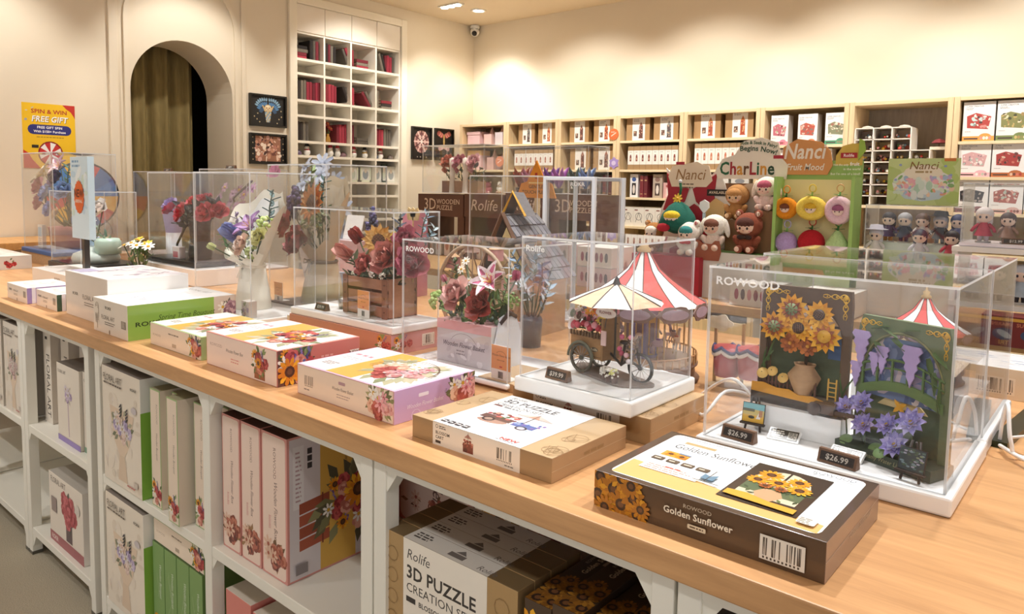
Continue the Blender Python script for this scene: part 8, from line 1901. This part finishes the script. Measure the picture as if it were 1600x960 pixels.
def tree_plush():
    t = thing('tree_plush', 'green christmas tree shaped soft toy hanging on the red bow stand', 'soft toy', (-1.64, 3.14, 1.2)); 
    m = M(); m.lathe([(.02, -.02), (.075, 0), (.09, .03), (.075, .07), (.045, .11), (.015, .13)], 16, lin('1f6658')); m.build('body', 'plush', t)
    m = M(); m.ball((0, -.06, .05), .042, 12, 8, lin('f4dccc'), (1, .6, .85)); m.build('face', 'plastic', t); m = M(); m.ball((0, -.062, .066), .042, 12, 8, lin('e8c838'), (1.02, .65, .55)); m.build('fringe', 'plush', t)
    m = M(); m.ball((-.03, -.085, .01), .025, 8, 6, lin('b82838'), (1.4, .5, .8)); m.build('bow', 'fabric', t)
    m = M(); m.push(face_to((0, -.01, .145), (0, -1, .3))); f_daisy(m, .025, ('f0d458', 'e8c83c'), random.Random(1)); m.pop(); m.build('star', 'petal', t)
    m = M(); m.tube([(0, 0, .13), (.01, 0, .19), (.005, 0, .22)], .006, 6, lin('2c6a48')); m.ball((.005, 0, .225), .009, 8, 6, lin('d8dce0')); m.build('strap', 'fabric', t)
    m = M(); 
    for sg in (-1, 1): m.ball((sg * .011, -.0855, .046), .0035, 6, 4, lin('2a1c1c'))
    m.build('eyes', 'plastic', t)
tree_plush()
plush('hooded_plush', 'brown deer hooded soft toy at the left foot of the red bow stand', -1.765, 3.14, 1.085, .12, 'b07840', 'f4e4d4', 'f4ece0', 'a06c3c', 'bear', 'e8c8a8')
plush('hooded_plush', 'white hooded soft toy with teal goggles and a red bow beside the red bow stand', -1.56, 3.1, 1.085, .13, 'f2ece2', 'f4dccc', '3c9090', 'f2ece2', 'bear', 'c42c3c', bow('c42c3c'))
m = M(); m.box(-.13, -.07, 0, .22, .06, .18, lin('b02838')); tag(m.build('red_riser', 'paper', loc=(-1.7, 3.12, TZ)), 'red cardboard step under the deer and goggles plush toys', 'box')
t = thing('toy_shovel', 'small white and blue toy shovel on the red bow stand', 'toy', (-1.535, 3.19, 1.21))
m = M(); m.box(-.006, 0, 0, .006, .008, .07, lin('c8dce8')); m.build('shaft', 'plastic', t)
m = M(); m.push(Matrix(((1, 0, 0, 0), (0, 0, -1, .008), (0, 1, 0, .1), (0, 0, 0, 1)))); m.prism([(-.022, .02), (0, .032), (.022, .02), (.024, -.005), (0, -.034), (-.024, -.005)], .008, lin('eef2f4')); m.pop(); m.build('blade', 'plastic', t)
# Charline box
t = thing('plush_display', 'display box with colourful lettering, an oval cream window and green floor', 'display stand', (-1.335, 3.25, TZ)); W = .15
m = M(); m.box(-W, .0, 0, W, .02, .52, lin('8a6444')); m.build('back_panel', 'paper', t)
board(t, 'oval_window', [(.0 + .11 * math.cos(a), .36 + .16 * math.sin(a)) for a in (PI * k / 16 for k in range(32))], -.0005, .003, 'd8ccb8')
m = M(); m.box(-W, -.16, 0, W, .0, .21, lin('d8d4cc'), top=lin('6c8c48')); m.build('base', 'paper', t)
board(t, 'sign_plaque', [(-.16, .54), (.16, .54), (.165, .6), (.13, .64), (.12, .7), (.04, .725), (-.04, .71), (-.08, .65), (-.14, .63), (-.17, .58)], -.01, .006, 'f2ebdc')
m = M(); p = P(m, (-.17, -.0165, .53), (1, 0, 0), (0, 0, 1), .34, .2, .001); x = .02
for ch, c in zip('CharLine', ('2c6a44', 'a82c34', 'd89a3c', '6a4424', 'a82c34', '2c6a44', 'd89a3c', '2c4a34')):
    p.text(ch, x, .03, .056, c, 'l', 1, .82); x += p.width(ch, .056, 1, .82)
p.text('Hide & Seek in Fairy!', .2, .165, .0145, '2c5a3c', 'c', 1, .9, 0, -.1, .3); p.text('Begins Now!', .2, .135, .022, '3c5a44', 'c', 1, 1, 0, -.12, .4); p.rect(.27, .1, .315, .115, 'b02c3c'); m.build('sign_lettering', 'paper', t)
board(t, 'black_tag', [(-.21, .46), (-.1, .46), (-.1, .49), (-.21, .49)], -.01, .004, '2a201c')
m = M(); p = P(m, (-.21, -.0145, .46), (1, 0, 0), (0, 0, 1), .11, .03, .001); p.text('AVAILABLE', .055, .01, .012, 'e8d8c0', 'c', 1); m.build('tag_lettering', 'paper', t)
board(t, 'bear_plaque', [(-.19 + q[0], .17 + q[1]) for q in ((0, 0), (.12, 0), (.13, .04), (.125, .07), (.12, .09), (.1, .09), (.085, .075), (.04, .075), (.02, .09), (0, .085), (-.005, .07), (-.012, .04))], -.162, .004, 'a05c44')
plush('hooded_plush', 'white lop eared hooded soft toy sitting at the left of the oval window box', -1.45, 3.13, 1.1115, .14, 'f2ede2', 'f0cdb8', '7c5040', 'f0dccf', 'lop')
plush('hooded_plush', 'reddish brown bear hooded soft toy with a dark bow in front of the oval window', -1.295, 3.14, 1.1115, .152, '8e4a34', 'f0cdb8', '5a342c', '8e4a34', 'bear', 'f0dcc8', bow('3a2420'))
plush('hooded_plush', 'fluffy tan hooded soft toy in the upper left of the oval window', -1.385, 3.215, 1.255, .135, 'b4824c', 'e8c49c', 'c08c54', 'b4824c')
plush('hooded_plush', 'cream hooded soft toy with a pink fringe in the upper right of the oval window', -1.25, 3.215, 1.3, .128, 'f0e4d4', 'f4d8c8', 'b4586c', 'f0d4cc', 'lop')
for x, zz, sx in ((-1.385, 1.1115, .04), (-1.25, 1.1115, .045)):
    m = M(); zt = 1.255 if x < -1.3 else 1.3; m.box(-sx, -.02, 0, sx, .03, zt - 1.112, lin('9a7450')); tag(m.build('plush_step', 'paper', loc=(x, 3.21, 1.1115)), 'brown step under the %s soft toy in the oval window box' % ('tan' if x < -1.3 else 'cream'), 'block')
# fruit display
t = thing('fruit_display', 'green fruit toy display panel with orange plaque and pear shaped top', 'display stand', (-1.035, 3.25, TZ)); W = .165
m = M(); m.box(-W, 0, 0, W, .02, .62, lin('9cc468')); m.build('back_panel', 'paper', t)
m = M(); m.box(-W + .014, -.003, .215, W - .014, 0, .54, lin('efe6ac')); m.build('window_panel', 'paper', t)
m = M(); m.box(-W, -.09, 0, W, -.001, .21, lin('a8c878'), front=lin('c8d8a0')); m.build('base', 'paper', t)
for sx in (-1, 1): m = M(); a, b = sorted((sx * W, sx * (W - .014))); m.box(a, -.09, .21, b, -.001, .55, lin('a4cc70')); m.build('side_panel', 'paper', t)
board(t, 'orange_plaque', [(-.17, .56), (.03, .56), (.05, .6), (.04, .66), (.0, .7), (-.1, .715), (-.16, .68)], -.004, .006, 'dd9c5c')
board(t, 'pear_topper', [(.06, .6), (.06, .64), (.085, .68), (.12, .69), (.15, .69), (.165, .66), (.165, .6)], .001, .005, 'd8bc54'); board(t, 'leaf_topper', [(.15, .62), (.178, .66), (.17, .7), (.15, .71)], -.005, .004, '9cc04c')
m = M(); p = P(m, (-.17, -.0105, .53), (1, 0, 0), (0, 0, 1), .35, .2, .001); p.text('Nanci', .1, .1, .062, 'f8efe0', 'c', 1, .8, .15); p.text('Fruit Mood', .105, .05, .027, 'f8efe0', 'c', 1, .85, .2); m.build('plaque_lettering', 'paper', t)
m = M(); p = P(m, (-.17, -.003, .53), (1, 0, 0), (0, 0, 1), .35, .2, .001); p.text('Not the only', .282, .068, .0085, 'f8fbe8', 'r', 1, .9); p.text('fruit', .288, .068, .015, 'ffffff', 'l', 1, .95); p.text('in the world', .33, .05, .009, 'f8fbe8', 'r', 1); p.text("But I'm one of a kind!", .33, .03, .009, 'f8fbe8', 'r', 1); m.build('slogan_lettering', 'paper', t)
m = M(); p = P(m, (-.17, -.006, .53), (1, 0, 0), (0, 0, 1), .35, .2, .001); p.rect(.25, .1, .315, .122, 'b42430'); p.text('Rolife', .282, .105, .012, 'f8e8e8', 'c', 1); m.build('red_badge', 'paper', t)
def fruit(label, x, z, r, c, leafc, ringc, sc=(1, .8, 1), fr=None, kind=''):
    t = thing('fruit_plush', label, 'soft toy', (x, 3.19, z)); m = M()
    if kind == 'pear': m.lathe([(.001, -r), (r * .75, -r * .85), (r, -r * .3), (r * .85, r * .3), (r * .45, r * .9), (r * .2, r * 1.25), (.001, r * 1.3)], 18, lin(c))
    elif fr:
        m.push(Matrix.Rotation(PI / 2, 4, 'X') @ Matrix.Diagonal((sc[0], sc[2], .85, 1)))
        prof = [(r * .68 + r * .34 * math.cos(q * PI / 6), r * .55 * math.sin(q * PI / 6)) for q in range(13)]; m.lathe(prof, 22, lin(c)); m.pop()
    else: m.ball((0, 0, 0), r, 18, 12, lin(c), sc)
    m.build('body', 'plush', t)
    if fr:
        m = M(); m.ball((0, -.005, -r * .05), r * .46, 14, 9, lin('f6e2d4'), (1, .7, .9)); m.build('face', 'plastic', t)
        m = M(); m.ball((0, -.009, r * .14), r * .46, 12, 8, lin(fr), (1.04, .72, .6)); m.build('fringe', 'plush', t)
        m = M()
        for sg in (-1, 1): m.ball((sg * r * .16, -r * .3 - .008, -r * .1), r * .05, 6, 5, lin('3a2420'))
        m.build('eyes', 'plastic', t)
    top = r * sc[2] * (1.28 if kind == 'pear' else .98)
    m = M()
    for a in (.3, 2.2, 4.1): m.push(Tm(0, 0, top, rz=a)); petal(m, r * .55, r * .3, .5, .5, .1, leafc); m.pop()
    m.tube([(0, 0, top - .004), (.002, 0, top + .02)], .004, 6, lin(leafc)); m.build('leaf', 'plush', t)
    m = M(); m.tube([(.002 + .014 * math.cos(a), 0, top + .034 + .016 * math.sin(a)) for a in (PI * k / 8 for k in range(16))], .0028, 5, lin(ringc), closed=True); m.build('key_ring', 'plastic', t)
fruit('orange fruit soft toy with a face hole, upper left of the green fruit panel', -1.155, 1.315, .05, 'e8921c', '3c7a34', 'e89428', (1, .8, .95), '7c4a34')
fruit('yellow lemon soft toy with a face hole, upper middle of the green fruit panel', -1.047, 1.318, .056, 'f2d65c', 'a8c86c', 'e8d050', (1.12, .8, .92), 'e0b838')
fruit('pink peach soft toy with a face hole, upper right of the green fruit panel', -.935, 1.313, .056, 'ecc8d4', '8cc07c', 'e0b87c', (1, .8, 1.05), 'a86488')
fruit('lilac eggplant soft toy, lower left of the green fruit panel', -1.145, 1.165, .048, 'b8a0d4', '88b868', 'b4b0d8')
fruit('red apple soft toy, lower middle of the green fruit panel', -1.04, 1.172, .056, 'b81c28', '3c6a34', 'b84428')
fruit('pale green pear soft toy, lower right of the green fruit panel', -.935, 1.165, .05, 'bcdc9c', '3c7a40', '6c9c54', kind='pear')
# figures case and flower poster
m = M(); m.box(-.19, -.14, 0, .19, .12, .21, lin('dcd6cc')); tag(m.build('white_riser', 'plastic', loc=(-.655, 3.3, TZ), bevel=.002), 'white riser under the case of small standing figures', 'block')
case('acrylic case of small standing figures under the green flower poster', -.835, -.485, 3.2, 3.4, 1.125, 1.342, 1.1115, .004, 'd8e0d4')
m = M(); m.box(-.17, -.03, 0, .17, .05, .06, lin('dfe6da')); tag(m.build('clear_step', 'plastic', loc=(-.66, 3.34, 1.1255)), 'pale step raising the rear figures inside the case', 'block')
def figure(x, y, z, s, hair, top, low, label, hat=None, rz=0.0):
    t = thing('figurine', label, 'figurine', (x, y, z), rz)
    m = M(); m.lathe([(.02 * s, 0), (.022 * s, .004 * s)], 14, lin('c8c4c0'), caps=True); m.build('disc', 'plastic', t)
    m = M()
    for sg in (-1, 1): m.tube([(sg * .009 * s, 0, .004 * s), (sg * .008 * s, 0, .03 * s)], .006 * s, 7, lin(low), r2=.008 * s)
    m.lathe([(.026 * s, .02 * s), (.02 * s, .032 * s), (.012 * s, .055 * s), (.008 * s, .062 * s)], 12, lin(top)); m.build('body', 'fabric', t)
    for sg in (-1, 1): m = M(); m.tube([(sg * .012 * s, 0, .055 * s), (sg * .026 * s, -.004 * s, .042 * s), (sg * .03 * s, -.012 * s, .034 * s)], .006 * s, 7, lin(top), r2=.0045 * s); m.build('arm', 'fabric', t)
    m = M(); m.ball((0, 0, .08 * s), .022 * s, 14, 9, lin('f2d8c6'), (1, .92, 1)); m.build('head', 'plastic', t)
    m = M(); m.ball((0, .004 * s, .085 * s), .0245 * s, 14, 9, lin(hair), (1, .95, .95)); m.ball((0, .012 * s, .066 * s), .02 * s, 10, 7, lin(hair), (1.1, .6, 1.3)); m.build('hair', 'petal', t)
    m = M()
    for sg in (-1, 1): m.ball((sg * .008 * s, -.0205 * s, .077 * s), .003 * s, 6, 5, lin('2a2030'), (1, .5, 1.4))
    m.build('eyes', 'plastic', t)
    if hat: m = M(); m.push(Tm(0, .002 * s, .1 * s)); m.lathe([(.04 * s, 0), (.024 * s, .003 * s), (.02 * s, .016 * s), (.001, .018 * s)], 14, lin(hat)); m.pop(); m.build('hat', 'fabric', t)
FZ = 1.1255
for k, (x, y, z, hair, top, low, hat, lb) in enumerate(((-.8, 3.24, FZ, 'd8d4dc', 'f0ece8', 'a82c44', 'c8c4d0', 'figurine with pale hat and crimson skirt at the front left of the case'), (-.64, 3.235, FZ, '2a2c48', 'e8e8f0', '4a5ca0', None, 'figurine with navy hair and white coat at the front middle of the case'), (-.53, 3.235, FZ, '2c2428', 'c04858', 'c8505c', None, 'figurine in red robes at the front right of the case'),
        (-.78, 3.345, FZ + .0605, '3a3438', '5a4a70', 'd08a4c', None, 'dark haired figurine at the rear left of the case'), (-.72, 3.345, FZ + .0605, 'b8b8c0', '3a3c4c', '4c4c68', None, 'grey haired figurine in black, second in the rear row'), (-.655, 3.345, FZ + .0605, '6a5048', 'd8d4d0', 'c8c0bc', None, 'brown haired figurine in white, third in the rear row'), (-.59, 3.345, FZ + .0605, 'c0bcc4', '2c2a30', '3a343c', '2a282c', 'figurine in a broad black hat, fourth in the rear row'), (-.53, 3.345, FZ + .0605, '34406c', '4a5c98', 'e8e4e8', None, 'blue haired figurine at the right end of the rear row'))):
    figure(x, y, z, 1.15, hair, top, low, lb, hat)
t = thing('flower_poster', 'pale green poster with a bowl of pastel flowers standing on the figure case', 'poster', (-.655, 3.3, 1.3425))
m = M(); m.box(-.128, 0, 0, .128, .006, .186, lin('d0e09c')); p = P(m, (-.128, 0, 0), (1, 0, 0), (0, 0, 1), .256, .186); R = random.Random(8)
for k in range(18): p.ell(R.choice((R.uniform(0, .05), R.uniform(.2, .256))), R.uniform(0, .186), .03, .025, 0, R.choice(('c0d488', 'cfe09c', 'd8c8b8', 'bcd47c')), 8)
p.ell(.128, .085, .11, .06, 0, 'eef2ea', 20); p.put([(.03, .06), (.226, .06), (.19, .025), (.128, .015), (.066, .025)], 'c8dce4'); p.ell(.128, .13, .07, .03, 0, 'f4ecd8', 14)
for k in range(70):
    sg = R.choice((-1, 1)); p.ell(.128 + sg * R.uniform(.015, .105), R.uniform(.04, .115), R.uniform(.005, .013), R.uniform(.004, .011), R.uniform(0, 3), R.choice(('f0b8c4', 'e8a888', 'f4e0d0', 'c8b0dc', 'b0c8e0', 'f0d4b8', 'e8a0b0', 'dcecd8', '8cb878')), 7)
for k in range(10): p.ell(.128 + R.uniform(-.03, .03), R.uniform(.03, .1), .012, .02, 0, R.choice(('d8e8dc', 'e8f0ec', 'b8d8c4')), 8)
p.text('Nanci', .128, .143, .03, '8a6a34', 'c', 0, 1, .2); p.lines(.1, .128, .06, 1, 1, .008, 'b8a070', 2); p.text('Nanci', .128, .022, .008, '4a5a68', 'c', 1); p.rect(.2, .174, .24, .186, 'd8843c')
for x, y in ((.045, .16), (.205, .155), (.225, .12), (.03, .1)): p.ell(x, y, .006, .005, 0, '9cb0dc', 6)
m.build('print', 'paper', t)
# white stand at the right edge
t = thing('white_stand', 'white tiered stand at the right edge holding figures and red boxes', 'stand', (-.12, 3.1, TZ)); wh = lin('f2eee8')
for zz in (.29, .1): m = M(); m.box(-.36, -.16, zz, .36, .16, zz + .018, wh); m.build('shelf', 'paint', t)
for sx in (-.36, .342): m = M(); m.box(sx, -.15, 0, sx + .018, .15, .29, wh); m.build('side_panel', 'paint', t)
case('acrylic case of two figures beside the flower poster', -.46, -.12, 2.96, 3.18, 1.222, 1.43, 1.209, .003, 'e4dce4')
figure(-.4, 3.02, 1.2225, 1.15, 'f0e8e8', 'c04458', 'e8d8dc', 'white haired figurine in red with ribbons, beside the poster case', None)
figure(-.33, 3.02, 1.2225, 1.0, '5a4a48', 'a88c80', '4a3c3c', 'dark haired figurine in brown, beside the poster case', None)
figure(-.25, 3.05, 1.2225, 1.05, 'c8b8a8', 'b04848', '4a4048', 'fair haired figurine in dull red near the right edge', None)
m = M(); m.lathe([(.06, 0), (.065, .004), (.066, .12), (.06, .13)], 22, lin('e0dce4')); tag(m.build('clear_dome', 'acrylic', loc=(-.2, 3.11, 1.2225)), 'clear round dome beside the figures at the right edge', 'dome')
price_tag(-.3, 2.985 - .0, 1.2225, '$12.99', 'wooden $12.99 price tag under the figures at the right edge', 0, .08)
for k, (x, c) in enumerate(((-.42, '3a5a8c'), (-.35, '7c5a48'), (-.28, 'a8b4c0'), (-.21, '5a4a44'), (-.14, '8a7c70'))):
    figure(x, 3.02, TZ + .1185, 1.25, ('6a7c94', '3c3434', 'c8ccd4', '4a3c38', 'a89c90')[k], c, '4a4448', '%s coated figurine on the middle shelf of the white stand' % ('blue', 'brown', 'silver', 'dark', 'beige')[k])
for k in range(3):
    carton('red_box', 'dark red box with a yellow strip below the white stand, %s from left' % ORD[k], -.37 + .15 * k, 2.86, TZ - .0, .13, .1, .1, {'front': '7a2a28', 'right': '6a2424', 'left': '6a2424', 'top': '8a3430'}, lambda f, r, t, l: (f.rect(0, f.H * .84, f.W, f.H * .94, 'd8a43c'), f.text('SUBMARINE', f.W * .5, f.H * .68, f.H * .11, 'c87858', 'c', 1), f.ell(f.W * .5, f.H * .42, f.W * .25, f.H * .2, 0, '3a4a6c', 14), f.ell(f.W * .5, f.H * .42, f.W * .18, f.H * .1, .5, 'b8c4cc', 10), f.text('TRI', f.W * .5, f.H * .08, f.H * .13, 'd8a05c', 'c', 1)), 'paper', group='dark red boxes')
# low stacks of printed boxes seen through the cases
PB = ('f0ece8', 'e8c8c4', 'f4e4d8', 'd8e0dc', 'e8dccc')
for i, x in enumerate((-2.25, -2.0, -1.75, -1.5, -1.2, -.9)):
    for k in range(2):
        if x > -1.9 and k > 0 or x in (-1.75, -1.5): continue
        carton('figure_box', '%s box with a small cartoon-free pattern'.replace(' with a small cartoon-free pattern', ' of stickers in a low stack on the island table, place %s, layer %s' % (ORD[i], ORD[k])) % ('white', 'pink', 'cream', 'mint', 'beige')[(i + k) % 5], x, 3.08, TZ + .1 * k, .2, .2, .098, {'front': PB[(i + k) % 5], 'right': PB[(i + k) % 5], 'left': 'd8d0c8', 'top': 'f4f0ec'}, lambda f, r, t, l: [f.ell(f.W * (.15 + .14 * q), f.H * .5, f.W * .05, f.H * .25, 0, ('a84454', '5a4a4c', 'c8848c', '8a3c44')[q % 4], 8) for q in range(6)], 'paper')
